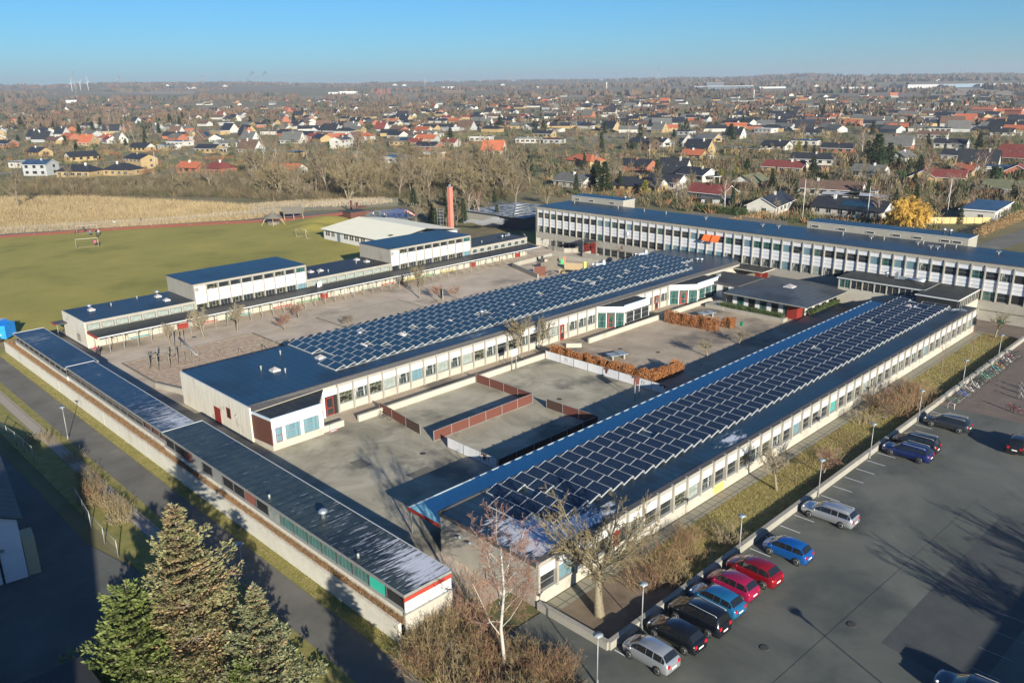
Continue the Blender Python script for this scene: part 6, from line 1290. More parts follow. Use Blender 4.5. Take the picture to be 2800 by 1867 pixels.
hedge('beech_hedge','low orange brown beech hedge behind the white banner fence, bending back at its right end',[(79.3,72.8),(79.3,63),(79.5,56.6)],1.5,1.75,[BEECH,BEECH,B2],24000)
hedge('beech_hedge','short orange beech hedge arm reaching from the banner fence towards the courtyard',[(79.8,56.8),(86.2,56.6)],1.5,1.6,[BEECH,BEECH,B2],9000)
a,b=Z('I',1330,470),Z('I',1730,540)
hedge('beech_hedge','lumpy orange brown beech hedge below the two glazed bays',[(a.x+.6,a.y-.4),(b.x+.2,b.y)],1.5,1.75,[BEECH,BEECH,B2],13000,lump=.3)
c=Z('I',1810,510); hedge('beech_bush','small separate round beech bush beside the green bin',[(c.x-.7,c.y),(c.x+.7,c.y)],1.7,1.5,[BEECH,B2],3500,cat='bush')
pt=thing('planter','long pale concrete planter before the pavilion','planter',(116.6,58.0,0)); MB().box(-.3,1.0,0,11.8,0,.6,CONC).obj('planter_wall',pt); pt=thing('planter','dark concrete planter along the shaded side of the pavilion','planter',(122.2,55.9,0)); MB().box(0,13.5,0,.9,0,.5,CONC).obj('planter_wall',pt)
hedge('evergreen_hedge','dark evergreen hedge in the pale planter before the pavilion',[(117.0,58.3),(117.0,69.6)],1.0,.65,[EVER],7000,z0=.55); hedge('evergreen_hedge','evergreen hedge along the shaded pavilion side',[(121.8,56.4),(135.5,56.4)],1.0,.7,[EVER],6000,z0=.4)
hedge('garden_hedge','clipped dark hedge behind the grey board fence',[tuple(Z('f',1700,262).xy),tuple(Z('f',2160,305).xy)],1.6,1.9,[EVER],6000,leaf=.3)
hedge('garden_hedge','long tan clipped hedge beside the residential road at the right',[tuple(G(1672+4,518).xy),tuple(G(1780-20,500).xy)],2,1.8,[mat('tan_hedge_leaves',(.26,.16,.07),.9,(.33,.22,.11),2.)],4000,leaf=.3)
hedge('garden_hedge','long tan hedge running along the road to the right edge',[tuple(G(2245,545).xy),tuple(G(2352,500).xy)],2.2,2.0,[MAT['tan_hedge_leaves']],7000,leaf=.3)
# ---------------------------------------------------------------- WOODLAND BEHIND THE SCHOOL
def B(seed,H,rad,n,sp,lr,bm,tm,mn,**k): return bare(seed,H,rad,n,sp,lr,bm,tm,mn=mn,**k)
wt=[B(50,14,.28,(10,6,5,4),(.55,.5,.5,.5),(.62,.5,.5,.5),BARK,TWIG,.024,trunk=.6,t0=(.3,.2,.1,.1)),
    B(51,13,.30,(9,6,5,4),(.75,.6,.5,.5),(.8,.5,.5,.5),BARKG,TWIGO,.024,trunk=.42,t0=(.35,.2,.1,.1),stems=3),
    B(52,11,.22,(9,6,5,4),(.8,.6,.5,.5),(.75,.5,.5,.5),BARK,TWIGP,.022,trunk=.45,t0=(.35,.2,.1,.1)),
    B(53,12,.18,(11,6,5,3),(.5,.5,.5,.5),(.42,.5,.5,.5),BIRCH,TWIGR,.022,trunk=.85,t0=(.25,.2,.1,.1)),
    B(54,8,.16,(8,6,5,4),(.85,.6,.6,.5),(.8,.5,.5,.5),BARK,TWIGO,.022,trunk=.4,t0=(.25,.2,.1,.1),stems=2)]
TN=['bare brown broadleaf tree','bare olive many stemmed tree','pale grey leafless tree','slender reddish leafless birch','low olive leafless tree']
def wood(i,x,y,s,rz,label,group=None): 
    z=terr(x,y); nm=['broadleaf_tree','willow_tree','broadleaf_tree','birch_tree','small_tree'][i]
    return plant(wt[i],nm,label,'tree',(x,y,z),rz,s,group)
key=[(1,*Z('b',600,830).xy,.95,'olive fan shaped bare tree left of the huge one behind the playground'),(1,*Z('b',890,870).xy,1.45,'huge pale fan shaped bare tree behind the red chimney'),(1,*Z('b',130,880).xy,1.5,'big multi stemmed bare tree with pale trunks at the wire fence'),
(1,*Z('b',1400,890).xy,.72,'yellowish vase shaped bare tree beside the main road'),(0,*Z('b',1200,885).xy,.85,'dark bare tree left of the main road'),(2,*Z('b',560,1010).xy,.8,'pale grey bare tree at the playground rubber ground'),(3,*Z('b',980,1010).xy,.62,'reddish birch between chimney and dark building'),(0,*Z('a',120,910).xy,1.15,'dark round bare tree standing in the reeds at the left edge'),
(4,*Z('a',1190,790).xy,1.35,'dark bushy tree with pale trunk in front of the brick houses'),(0,*Z('a',1350,790).xy,1.0,'slim bare tree right of the bushy dark one'),(0,*Z('b',1110,600+180).xy,1.0,'bare tree before the orange roofed white house'),(1,*Z('b',330,790).xy,.95,'bare willow left of the fan shaped trees'),
(2,*Z('c',880,560).xy,.5,'small bare tree beside the flat white house'),(3,*Z('c',1310,560).xy,1.1,'tall reddish birch above the big dark conifer'),(3,*Z('c',1690,790).xy,1.0,'pink brown birch in the right hand gardens'),(2,*Z('c',160,900).xy,.85,'pale spreading bare tree behind the tall block roof'),(2,*Z('c',760,960).xy,.6,'grey bare bush tree behind the board fence'),(0,*Z('c',1890,960).xy,.55,'dark bare bush by the flag pole'),(2,*Z('c',2230,1000).xy,.5,'slim bare tree before the blue flat roofed house'),(4,*Z('b',1490,620).xy,.7,'orange brown young tree on the lawn behind the road'),(4,*Z('b',1870,900-220).xy,1.2,'round bare tree right of the red hipped roof'),(2,*Z('c',100,560).xy,.9,'bare tree left of the dark yellow brick houses'),(0,*Z('c',1550,430).xy,.7,'bare tree before the long flat white house')]
for i,(k,x,y,s,l) in enumerate(key): wood(k,x,y,s,i*1.9,l)
p=Z('c',1610,1065); wl=B(60,10,.30,(14,9,8,6),(1.1,.8,.5,.35),(1.0,.6,.85,.8),TWIGY,TWIGY,.024,trunk=.36,t0=(.35,.15,.1,.05),up=(.02,.03,-.30,-.50),wob=.12,bark=0)
plant(wl,'weeping_willow','golden weeping willow behind the long rooftop block','tree',(p.x,p.y,0),0,1.6)
for (k,r,x,y,s,nm,l) in [(0,'b',1770,810,1.15,'conifer_tree','dense dark conifer before the tall block rooftop'),(0,'b',1700,790,.95,'conifer_tree','second dark conifer left of the densest one'),(1,'b',2105,740,.9,'cypress_tree','slim yellow green column cypress in the gardens'),(2,'b',2030,830,.95,'cypress_tree','bright yellow round cypress beside the dark roofed house'),(3,'c',1400,660,1.55,'conifer_tree','largest dark conifer among the right hand houses'),(3,'c',1480,650,1.1,'conifer_tree','shorter dark conifer touching the largest one'),(1,'b',865,1010,.75,'conifer_tree','dark green conifer right of the salmon chimney'),(1,'b',1080,1020,.6,'pine_tree','light green pine beside the dark building'),(0,'e',1440,290,.55,'conifer_tree','dark green bush left of the stair by the chimney'),(0,'b',1290,720,1.0,'conifer_tree','dark evergreen in the woodland left of the road'),(0,'c',1060,330,1.1,'conifer_tree','dark conifer beside the orange roofs'),(1,'c',830,330,1.25,'conifer_tree','tall dark conifer right of the white gable house'),(2,'c',900,570,1.3,'cypress_tree','green round cypress in front of the flat white house'),(0,'c',1730,520,.8,'conifer_tree','blue green conifer below the long flat house'),(3,'c',570,700,.7,'conifer_tree','round green conifer beside the brick garden wall'),(1,'b',1750,560,1.2,'conifer_tree','dark conifer before the yellow brick houses'),(3,'b',1100,400,1.2,'conifer_tree','broad dark conifer on the green between the house rows'),(3,'a',140,410,1.3,'conifer_tree','big dark evergreen at the far left houses'),(0,'b',870,240,1.6,'conifer_tree','dark evergreen on the far edge of the suburb'),(0,'b',790,240,1.3,'conifer_tree','dark evergreen left of the taller one at the far suburb edge'),(3,'c',2060,540,.9,'conifer_tree','yellowish green conifer at the right gardens'),(1,'c',1430,320,1.0,'conifer_tree','dark evergreen before the dark red roof'),(1,'c',1240,350,.9,'conifer_tree','small dark conifer beside the A shaped house')]:
    p=Z(r,x,y); plant(con[k],nm,l,'tree',(p.x,p.y,terr(p.x,p.y)),k*2.,s)
# flag poles
for i,(r,x,y,ty,l) in enumerate([('a',1003,668,540,'white flag pole beside the yellow two storey house'),('a',1775,610,490,'white flag pole before the blue roofed house'),('b',2060,600,485,'white flag pole before the dark gabled house'),('c',925,1000,800,'white flag pole right of the black roofed house'),('c',1855,975,795,'tall white flag pole near the willow'),('c',425,950,870,'short lamp pole behind the tall block'),('c',90,460,370,'flag pole with a red pennant'),('c',1340,1005,850,'thin pole before the rooftop block'),('b',2205,470,370,'thin flag pole at the brick house'),('c',890,350,290,'white flag pole by the orange roofs')]):
    p=Z(r,x,y); h=3+6*(y-ty)/150*1.0; t=thing('flag_pole',l,'flag pole',(p.x,p.y,terr(p.x,p.y)),group='white flag poles in the gardens'); MB().tube([(0,0,0),(0,0,h)],[.09,.05],WHITE,6).lathe([(.02,h),(.1,h+.05),(.02,h+.15)],flat('gilt',(.5,.4,.1)),6).obj('pole',t)

r=random.Random(77)
def zone(poly,n,ks,smin,smax,labelf,grp,mind=0):
    xs=[p[0] for p in poly]; ys=[p[1] for p in poly]; c=0; t=0
    while c<n and t<n*40:
        t+=1; x,y=r.uniform(min(xs),max(xs)),r.uniform(min(ys),max(ys))
        if not inpoly(x,y,poly): continue
        p=G(x,y); k=ks[r.randrange(len(ks))]; s=r.uniform(smin,smax)
        if clash(p.x,p.y) or (p.x<157 and p.y<135): continue
        if k>=10: plant(con[k-10],'conifer_tree',labelf%'dark evergreen conifer','tree',(p.x,p.y,terr(p.x,p.y)),r.random()*6,s,grp+' (evergreen)')
        else: wood(k,p.x,p.y,s,r.random()*6,labelf%TN[k],grp+' (%s)'%TN[k])
        c+=1

# ---------------------------------------------------------------- HOUSES
ROOF=dict(K=mat('roof_black',(.020,.022,.028),.55,(.035,.037,.042),1.5,5),G=mat('roof_grey',(.095,.095,.09),.8,(.14,.14,.13),.8,6),B=mat('roof_brown',(.10,.062,.045),.8,(.15,.09,.065),.8,6),O=mat('roof_orange',(.36,.095,.045),.8,(.42,.13,.06),.8,6),R=mat('roof_dark_red',(.15,.032,.027),.75,(.20,.05,.04),.8,6),U=mat('roof_blue_felt',(.018,.045,.09),.4,(.05,.09,.15),.5,6),N=mat('roof_green_grey',(.10,.11,.06),.8,(.15,.15,.09),.6),C=mat('roof_pale',(.45,.45,.43),.6,(.6,.6,.6),.4,7,stops=(.45,.6)))
WALL=dict(Y=mat('yellow_brick',(.31,.215,.10),.85,(.37,.27,.14),1.2,5),W=mat('white_house_wall',(.40,.385,.35),.8,(.47,.45,.41),.8,4),R=mat('red_brick',(.27,.095,.055),.85,(.34,.13,.08),1.5,5),B=mat('brown_wood_wall',(.075,.045,.03),.8,(.11,.07,.045),4.,3),G=mat('grey_house_wall',(.30,.31,.31),.8,(.37,.38,.38),1.))
RN=dict(K='black roof',G='grey roof',B='brown roof',O='orange roof',R='dark red roof',U='bluish roof',N='mossy roof',C='frosted roof'); WN=dict(Y='yellow-brick',W='white',R='red-brick',B='dark-timber',G='grey')
TYN=dict(g='gabled bungalow',s='steep-gabled house',t='two-storey house',h='hipped bungalow',f='flat bungalow',l='long flat house',p='garage')
GABW=mat('white_gable',(.48,.47,.45),.7,(.54,.53,.50),1.); HOUSES=[]
def clash(x,y,m=0):
    for (hx,hy,rad) in HOUSES:
        if (hx-x)**2+(hy-y)**2<rad*rad: return True
    return False
FARH=MB()
def farhouse(ty,rf,wl_,x,y,rz,L,W):
    z=terr(x,y); c,s=math.cos(rz),math.sin(rz); h=2.6; rise={'g':W*.27,'s':W*.6,'h':W*.28,'f':.3}[ty]; a,b=L/2,W/2
    f=lambda X,Y,Z_:(x+X*c-Y*s,y+X*s+Y*c,z+Z_)
    FARH.add([f(-a,-b,0),f(a,-b,0),f(a,b,0),f(-a,b,0),f(-a,-b,h),f(a,-b,h),f(a,b,h),f(-a,b,h),f(-a,0,h+rise),f(a,0,h+rise)],[(0,1,5,4),(1,2,6,9,5),(2,3,7,6),(3,0,4,8,7)],WALL[wl_])
    FARH.add([f(-a-.5,-b-.5,h-.2),f(a+.5,-b-.5,h-.2),f(a+.5,0,h+rise+.1),f(-a-.5,0,h+rise+.1),f(-a-.5,b+.5,h-.2),f(a+.5,b+.5,h-.2)],[(0,1,2,3),(3,2,5,4)],ROOF[rf])
def house(ty,rf,wl_,x,y,rz,L,W,label,group=None,detail=True,name='house',seed=0,pv=False,conv=False):
    z=terr(x,y); root=thing(name,label,'house' if ty!='p' else 'garage',(x,y,z),rz,group); HOUSES.append((x,y,L*.42)); rr=random.Random(seed)
    wm=WALL[wl_]; rm=ROOF[rf]; h={'g':2.5,'s':2.4,'t':4.9,'h':2.5,'f':2.7,'l':2.9,'p':2.2}[ty]; rise={'g':W*.27,'s':W*.62,'t':W*.20,'h':W*.28,'f':0,'l':0,'p':0}[ty]; a,b=L/2,W/2
    wb=MB().box(-a,a,-b,b,-.3,h,wm)
    trim=WHITE if rr.random()<.65 else BLACKP
    if rise and ty!='h': wb.add([(-a,-b,h),(-a,b,h),(-a,0,h+rise)],[(0,1,2)],GABW if rr.random()<.5 else wm).add([(a,-b,h),(a,b,h),(a,0,h+rise)],[(0,2,1)],GABW if rr.random()<.5 else wm)
    wb.obj('wall',root)
    o=.55; e=o*rise/b if b else 0; m=MB()
    if ty in 'gst':
        A_,B_2=a+.45,b+o; z0=h-e; z1=h+rise
        m.add([(-A_,-B_2,z0),(A_,-B_2,z0),(A_,0,z1),(-A_,0,z1),(-A_,B_2,z0),(A_,B_2,z0)],[(0,1,2,3),(3,2,5,4)],rm)
        m.add([(-A_,-B_2,z0+.16),(A_,-B_2,z0+.16),(A_,0,z1+.16),(-A_,0,z1+.16),(-A_,B_2,z0+.16),(A_,B_2,z0+.16)],[(0,1,2,3),(3,2,5,4)],rm)
        for s in (-A_,A_): m.add([(s,-B_2,z0),(s,-B_2,z0+.16),(s,0,z1+.16),(s,0,z1)],[(0,1,2,3)],trim).add([(s,B_2,z0),(s,B_2,z0+.16),(s,0,z1+.16),(s,0,z1)],[(0,1,2,3)],trim)
        for s in (-B_2,B_2): m.add([(-A_,s,z0),(A_,s,z0),(A_,s,z0+.16),(-A_,s,z0+.16)],[(0,1,2,3)],trim)
    elif ty=='h':
        A_,B_2=a+.5,b+.5; k=a-b*.8; m.add([(-A_,-B_2,h),(A_,-B_2,h),(A_,B_2,h),(-A_,B_2,h),(-k,0,h+rise),(k,0,h+rise)],[(0,1,5,4),(1,2,5),(2,3,4,5),(3,0,4),(0,3,2,1)],rm)
    else: m.box(-a-.5,a+.5,-b-.5,b+.5,h,h+.28,trim if ty!='p' else BLACKP,rm)
    ro=m.obj('roof',root)
    if ty!='p' and rr.random()<.8:
        cxx=rr.uniform(-a*.5,a*.5); MB().box(cxx-.35,cxx+.35,-.9,-.35,h+rise*.4,h+rise+.75,wm if rr.random()<.6 else WHITE).obj('chimney',ro)
    if pv: MB().add([(-a*.2,-b*.85,h+rise*.18+.2),(a*.7,-b*.85,h+rise*.18+.2),(a*.7,-b*.25,h+rise*.75+.2),(-a*.2,-b*.25,h+rise*.75+.2)],[(0,1,2,3)],PVC).add([(-a*.2,b*.85,h+rise*.18+.2),(a*.7,b*.85,h+rise*.18+.2),(a*.7,b*.25,h+rise*.75+.2),(-a*.2,b*.25,h+rise*.75+.2)],[(3,2,1,0)],PVC).obj('solar_panel',ro)
    if detail:
        fl=(0,) if ty!='t' else (0,2.5)
        fr=GABW if rr.random()<.7 else BLACKP
        for zf in fl:
            n=max(2,int(L/3.2))
            for s in (1,-1):
                for k in range(n):
                    w_=1.5; xx=-a+L*(k+.5)/n
                    if ty=='l' or rr.random()<.3: w_=2.2
                    if s==1: window(root,xx-w_/2,-b-.01,zf+.8,w_,1.2,GLASS,frame=fr,rail=0,mull=1)
                    elif ty=='l': window(root,xx+w_/2,b+.01,zf+.8,w_,1.2,GLASS,frame=fr,rail=0,mull=1,rz=PI)
            for s in (-1,1): window(root,s*(a+.01),-s*(-.2)*b*(1)-(.65 if s>0 else -.65)*1,zf+.8,1.3,1.2,GLASS,frame=fr,rail=0,mull=1,rz=s*PI/2)
        if ty=='s':
            for s in (-1,1): window(root,s*(a+.01),-(.5 if s>0 else -.5),h+.5,1.0,1.1,GLASS,frame=fr,rail=0,mull=1,rz=s*PI/2)
            for q in (-.4,.25): zz=h+rise*.45; MB().add([(q*a,-b*.62-.05,zz-.25+.18),(q*a+.8,-b*.62-.05,zz-.25+.18),(q*a+.8,-b*.42-.05,zz+.3+.18),(q*a,-b*.42-.05,zz+.3+.18)],[(0,1,2,3)],GLASSB).obj('roof_window',ro)
        if ty in 'gh' and rr.random()<.35: # carport wing
            MB().box(a+.3,a+4.5,-b*.7,b*.3,2.15,2.35,WHITE,ROOF['U']).obj('carport_roof',root); MB().box(a+4.2,a+4.4,-b*.6,-b*.6+.15,0,2.15,WHITE).box(a+4.2,a+4.4,b*.1,b*.1+.15,0,2.15,WHITE).obj('carport_post',root)
    return root
HL='''a 45 410 gGG 12
a 215 475 sKW 12
a 390 455 sKW 10
a 350 500 gBY 15
a 560 515 sOY 11
a 30 525 gKR 13
a 240 580 gKY 15
a 510 612 gKY 15
a 150 655 fCW 13
a 250 705 tUG 12
a 500 715 hKY 17
a 780 705 hKY 14
a 900 660 tKY 15
a 905 550 gKY 14
a 1150 515 fUW 16
a 1300 485 sBB 13 p
a 1340 560 gKY 15
a 1440 525 gGG 12
a 1010 430 sGG 9
a 1130 450 sBB 11
a 1610 560 sBG 15
a 1880 500 sGW 16
a 2190 530 tBW 13 p
a 1850 590 fUY 14
a 1230 690 gOR 12
a 1400 695 hRR 12
a 1850 705 gOW 14
a 1590 395 gGY 13
a 1450 385 fCW 12
a 1920 390 gKY 16
a 2190 392 gKY 14
a 2290 362 gKY 14
a 2050 350 gGY 13
a 1980 335 gGG 12
a 1700 325 gGW 12
a 1620 300 gOW 12
a 1760 300 gGW 12
a 2050 435 gKG 14
a 1830 420 gGY 12
a 1680 275 gRR 13
a 1450 275 fUW 12
a 1420 335 sRB 11
a 1540 340 fUW 10
a 1900 300 gRR 12
a 2200 285 gBY 11
a 2290 300 gGW 11
a 700 500 gRW 10
a 760 500 sGW 9
a 420 370 gGW 10
a 1080 540 fUW 12
a 2030 480 gRR 10
a 2280 500 sBG 10
b 60 390 gKY 13
b 230 365 gKY 14
b 110 355 gKY 13
b 385 397 gKW 15
b 380 352 gGY 12
b 520 335 gGY 13
b 720 323 gKY 14
b 610 305 gKG 14
b 660 368 gKW 14
b 760 415 gKW 16
b 930 400 gKW 15
b 1010 388 sGW 11
b 1150 370 gKW 14
b 600 412 gGW 13 p
b 530 380 gKG 15
b 760 350 gRY 13
b 890 345 gRY 12
b 1270 340 gRG 14
b 430 305 gKW 12
b 770 283 gGY 12
b 910 275 gKW 12
b 480 512 hGY 17 p
b 640 545 gKR 15
b 560 520 gRY 10
b 780 522 gRW 10
b 1060 572 sOW 12
b 430 625 fUW 13
b 640 598 fCY 14
b 980 485 lKW 15
b 1290 497 lCW 17
b 1390 460 gKY 14
b 1610 398 gUY 14
b 1770 412 gKY 15
b 1300 410 gKG 14
b 1930 412 gKG 12
b 2130 430 sGY 10
b 2030 545 tKB 15
b 1650 645 hOY 17
b 1990 675 gKR 15
b 1590 785 gGW 15
b 2010 815 gKY 17
b 1990 350 fCW 16
b 2250 358 fUW 14
b 2270 310 fCW 13
b 340 420 sRG 10
b 180 300 gKW 12
b 50 300 gGY 11
b 280 300 gOW 8
b 1000 285 gKY 12
b 1060 300 gGY 12
b 1160 310 gKW 12
b 1450 500 fRG 12
b 1180 275 fUW 12
b 1280 270 fKW 14
b 1400 285 lKG 18
b 1520 262 fUW 12
b 1600 285 lKG 16
b 1720 262 fUW 14
b 1840 270 fRW 13
b 1940 255 lKG 16
b 2050 262 fUW 12
b 2130 240 fKW 15
b 1330 245 fUW 12
b 1620 245 fCW 12
b 1440 245 gKW 10
b 1560 235 gGW 10
b 960 245 fOW 12
b 2290 445 fKG 13
b 2330 520 sKW 11
c 500 470 sKW 12
c 330 490 gGY 14
c 230 500 fUW 14
c 10 520 gKW 12
c 270 570 sKY 15
c 240 605 gOY 11
c 530 565 fUY 13
c 640 570 fKY 10
c 770 540 gKW 15
c 960 510 fUW 15
c 1170 560 gKR 16
c 820 412 gGG 15
c 960 385 gUY 13
c 1000 450 gKG 13
c 1010 635 gKW 19
c 830 690 gRY 17
c 1040 690 pRR 7
c 1380 720 gGG 12
c 1560 540 sGR 14
c 1780 470 gBG 17
c 1800 425 lUW 22
c 1480 370 gGG 14
c 1620 315 gRB 14
c 1600 355 hBY 13
c 980 350 hOR 13
c 1130 345 gOW 12
c 1240 320 sGY 11
c 770 320 sGW 10
c 1260 385 gOR 13
c 1900 530 gKW 16
c 2080 660 sKW 15
c 1720 755 gRY 14
c 1880 760 gRY 12
c 2010 715 gOY 8
c 2290 840 gNG 15
c 2150 840 pUR 7
c 2140 980 lUW 22
c 1270 975 gKW 20 p
c 740 940 gKW 19
c 1130 840 gBW 20
c 350 865 gRB 14
c 260 740 gKW 14
c 390 905 pGG 9
c 1360 890 pCG 12
c 2100 310 tOR 22
c 2300 320 tOR 16
c 2230 450 gKW 13
c 2130 375 gBG 14
c 1860 385 gKB 16
c 300 305 gKW 12
c 540 310 fUW 14
c 140 320 fCW 14
c 450 275 pOO 10
c 350 285 gGY 10
c 700 430 fCW 14
c 2320 400 gKG 13
c 2180 250 gKB 12
c 1190 880 pCG 10
c 2320 620 sRB 13
c 2250 700 fUW 14
c 1940 610 gKG 12
c 2330 720 gRR 12
c 600 790 gNB 13
c 1580 620 gGW 11
c 2320 205 gRB 9
c 130 350 fUW 10
b 2180 790 gKW 13
b 2230 720 sKW 12
a 130 330 lCW 26
a 320 320 hOR 26
a 780 308 fRB 30
a 600 262 lCW 30
a 40 222 hOR 24
a 730 212 hOW 20
a 500 240 lCY 24'''
hl=[]
for ln in HL.split('\n'):
    q=ln.split(); p=Z(q[0],float(q[1]),float(q[2])); a_=REG[q[0]]; P_=((a_[0]+float(q[1])*a_[2])/1.19048,(a_[1]+float(q[2])*a_[2])/1.19048)
    if q[3][1]=='O' and q[3][2]=='O': q[3]=q[3][0]+'OR'
    hl.append((P_[0],P_[1],p,q))
# bands of houses by distance so that every label can be counted off in the photo
def band(p):
    d=math.hypot(p.x,p.y)
    return 0 if d<290 else 1 if d<360 else 2 if d<450 else 3 if d<600 else 4 if d<850 else 5
BN=['nearest suburb row','second suburb row','third suburb row','middle suburb belt','far suburb belt','outermost suburb belt']
for bnd in range(6):
    L_=sorted([h for h in hl if band(h[2])==bnd],key=lambda h:h[0]); n=len(L_)
    for i,(px_,py_,p,q) in enumerate(L_):
        ty,rf,wl_=q[3]; ln_=float(q[4]); d=math.hypot(p.x,p.y); jit=random.Random(int(px_*7+py_)).gauss(0,.14)
        side=f'{ordn(i)} from the left' if i<=n/2 else f'{ordn(n-1-i)} from the right'
        W_={'g':8.2,'s':8.,'t':8.5,'h':9.5,'f':9.,'l':8.,'p':6.}[ty]
        if ln_>23: W_=14
        rz=(R(-72) if px_<1300 else R(-86))+jit+(R(90) if int(px_*3)%6==0 else 0)
        nm={'p':'garage'}.get(ty,'house')
        house(ty,rf,wl_,p.x+2.,p.y+2.,rz,ln_*.98,W_,f'{WN[wl_]} {TYN[ty]} with {RN[rf]}, {side} in the {BN[bnd]}',None,d<700,nm,i+bnd*50,pv=len(q)>5)
# more distant houses between the counted ones
r=random.Random(4); NH=0
for k in range(560):
    for t_ in range(30):
        x,y=r.uniform(-20,2370),r.uniform(222,305)
        if x<1000: y=r.uniform(232,262) if r.random()<.3 else r.uniform(262,330)
        if x<600 and r.random()<.6: continue
        p=G(x,y); d=math.hypot(p.x,p.y)
        if d<500 or d>2600 or clash(p.x,p.y,0): continue
        ty='gggfhs'[r.randrange(6)]; rf='KKKKKGGBBGOK'[r.randrange(12)]; wl_='YYWWWRG'[r.randrange(7)]
        if not(d<900 and NH<78):
            farhouse(ty,rf,wl_,p.x,p.y,R(-78)+r.gauss(0,.3),r.uniform(12,17),8.5); HOUSES.append((p.x,p.y,14)); break
        NH+=1
        hs_o=house(ty,rf,wl_,p.x,p.y,R(-78)+r.gauss(0,.3),r.uniform(12,17),8.5,f'small distant {WN[wl_]} {TYN[ty]} with {RN[rf]} among the far trees','distant %s %s houses with %s'%(WN[wl_],TYN[ty].split()[0],RN[rf]),False,'house',k+900)
        HOUSES[-1]=(p.x,p.y,14); break
o_=FARH.obj('distant_houses'); o_['kind']='stuff'; o_['label']='many tiny far houses among the trees'; o_['category']='houses'
# gardens: hedges and lawns as patches
for i,(r_,x,y,w_,h_) in enumerate([('a',680,560,40,14),('a',1450,600,60,12),('b',850,450,80,40),('b',800,490,30,10),('c',1240,650,18,14),('c',950,900,14,10),('c',1740,800,26,12),('c',1900,300,120,60),('a',430,620,20,14),('b',1430,640,22,16),('c',300,300,80,40),('c',660,290,60,40)]):
    p=Z(r_,x,y); sheet('lawn',[(p.x-w_/2,p.y-h_/2),(p.x+w_/2,p.y-h_/2),(p.x+w_/2+3,p.y+h_/2),(p.x-w_/2+2,p.y+h_/2)],terr(p.x,p.y)-.03,MAT['rough_lawn'] if i%2 else GRASSF)
HEDG=[mat('rust_hedge',(.24,.10,.045),.9,(.30,.14,.06),2.),EVER]
HQ=[('a',640,560,780,585,0),('a',1330,610,1500,600,0),('a',890,700,1000,690,0),('a',930,560,1080,560,0),('b',1980,725,2090,735,0),('b',900,500,1150,520,0),('c',410,670,530,640,0),('c',620,690,860,720,0),('c',930,740,1260,790,1),('c',1560,840,1900,850,1),('c',1780,800,2050,830,1),('b',1900,735,2060,740,1),('c',880,430,1050,450,0),('c',960,250,1150,260,0),('c',1470,540,1640,560,1),('c',2080,1000,2340,960,1)]
HK=[sum(1 for q in HQ if q[5]==h[5] and REG[q[0]][0]+q[1]*.425<REG[h[0]][0]+h[1]*.425) for h in HQ]
for i,(r_,x0,y0,x1,y1,k) in enumerate(HQ):
    a=Z(r_,x0,y0); b=Z(r_,x1,y1); hedge('garden_hedge','%s garden hedge among the houses, the %s of these counted from the left'%(['rust brown','dark green'][k],ordn(HK[i])),[(a.x,a.y),(b.x,b.y)],1.5,1.8,[HEDG[k]],int((a-b).length*55)+300,leaf=.32)
# ---------------------------------------------------------------- trees of the belt and the suburb
belt=[(0,372),(380,372),(560,372),(700,395),(920,380),(1000,330),(1190,380),(1260,440),(1230,462),(1000,470),(900,462),(700,470),(590,455),(400,445),(0,438)]
belt=[(0,412),(400,398),(600,372),(920,365),(1190,385),(1240,425),(1150,458),(930,455),(700,468),(590,452),(400,448),(0,446)]
beltL=[(0,425),(300,412),(560,400),(590,452),(400,448),(0,446)]; beltR=[(560,385),(620,368),(920,362),(1190,385),(1240,425),(1150,458),(930,455),(700,468),(590,452)]
zone(beltL,46,[0,2,4,4,2],.3,.62,'%s in the low left part of the wooded belt','low trees of the wooded belt')
zone(beltR,125,[0,0,1,1,2,2,4,1],.8,1.35,'%s in the wooded belt between the reeds and the houses','trees of the wooded belt')
r=random.Random(78)
zone([(0,318),(2352,318),(2352,500),(2000,490),(1850,500),(1600,470),(1300,420),(1200,340),(600,340),(0,370)],175,[0,2,2,3,4,0,4,11,12,13,0,2],.4,.95,'%s between the suburb houses','trees in the suburb gardens')
zone([(0,262),(720,245),(740,310),(250,325),(0,300)],75,[0,2,2,3,0,10,13],.7,1.15,'%s in the wooded strip left of the suburb','trees of the left wooded strip')
zone([(700,236),(2352,225),(2352,310),(1200,330),(700,320)],95,[0,2,3,2,4,10,13],.5,1.1,'%s among the far houses','trees among the far houses')
TK1=mat('thicket_dark',(.075,.058,.034),.95,(.12,.095,.055),.3); TK2=mat('thicket_olive',(.085,.08,.038),.95,(.135,.12,.06),.3); TK3=mat('thicket_tan',(.15,.11,.06),.95,(.21,.16,.09),.3)
zone([(1300,380),(2352,430),(2352,480),(2170,525),(1300,452)],64,[0,2,2,3,4,2,11],.35,.8,'%s in the gardens right behind the tall block','trees of the gardens behind the tall block')
HOUSES+=[(160,158,14),(120,164,15),(137,161,2.5)]
zone([(925,457),(1150,464),(1225,497),(1180,505),(1105,520),(1062,535),(1010,520),(940,502)],30,[2,2,3,4,0,1,10,10],.38,.72,'%s on the slope between chimney and main road','trees around the chimney')
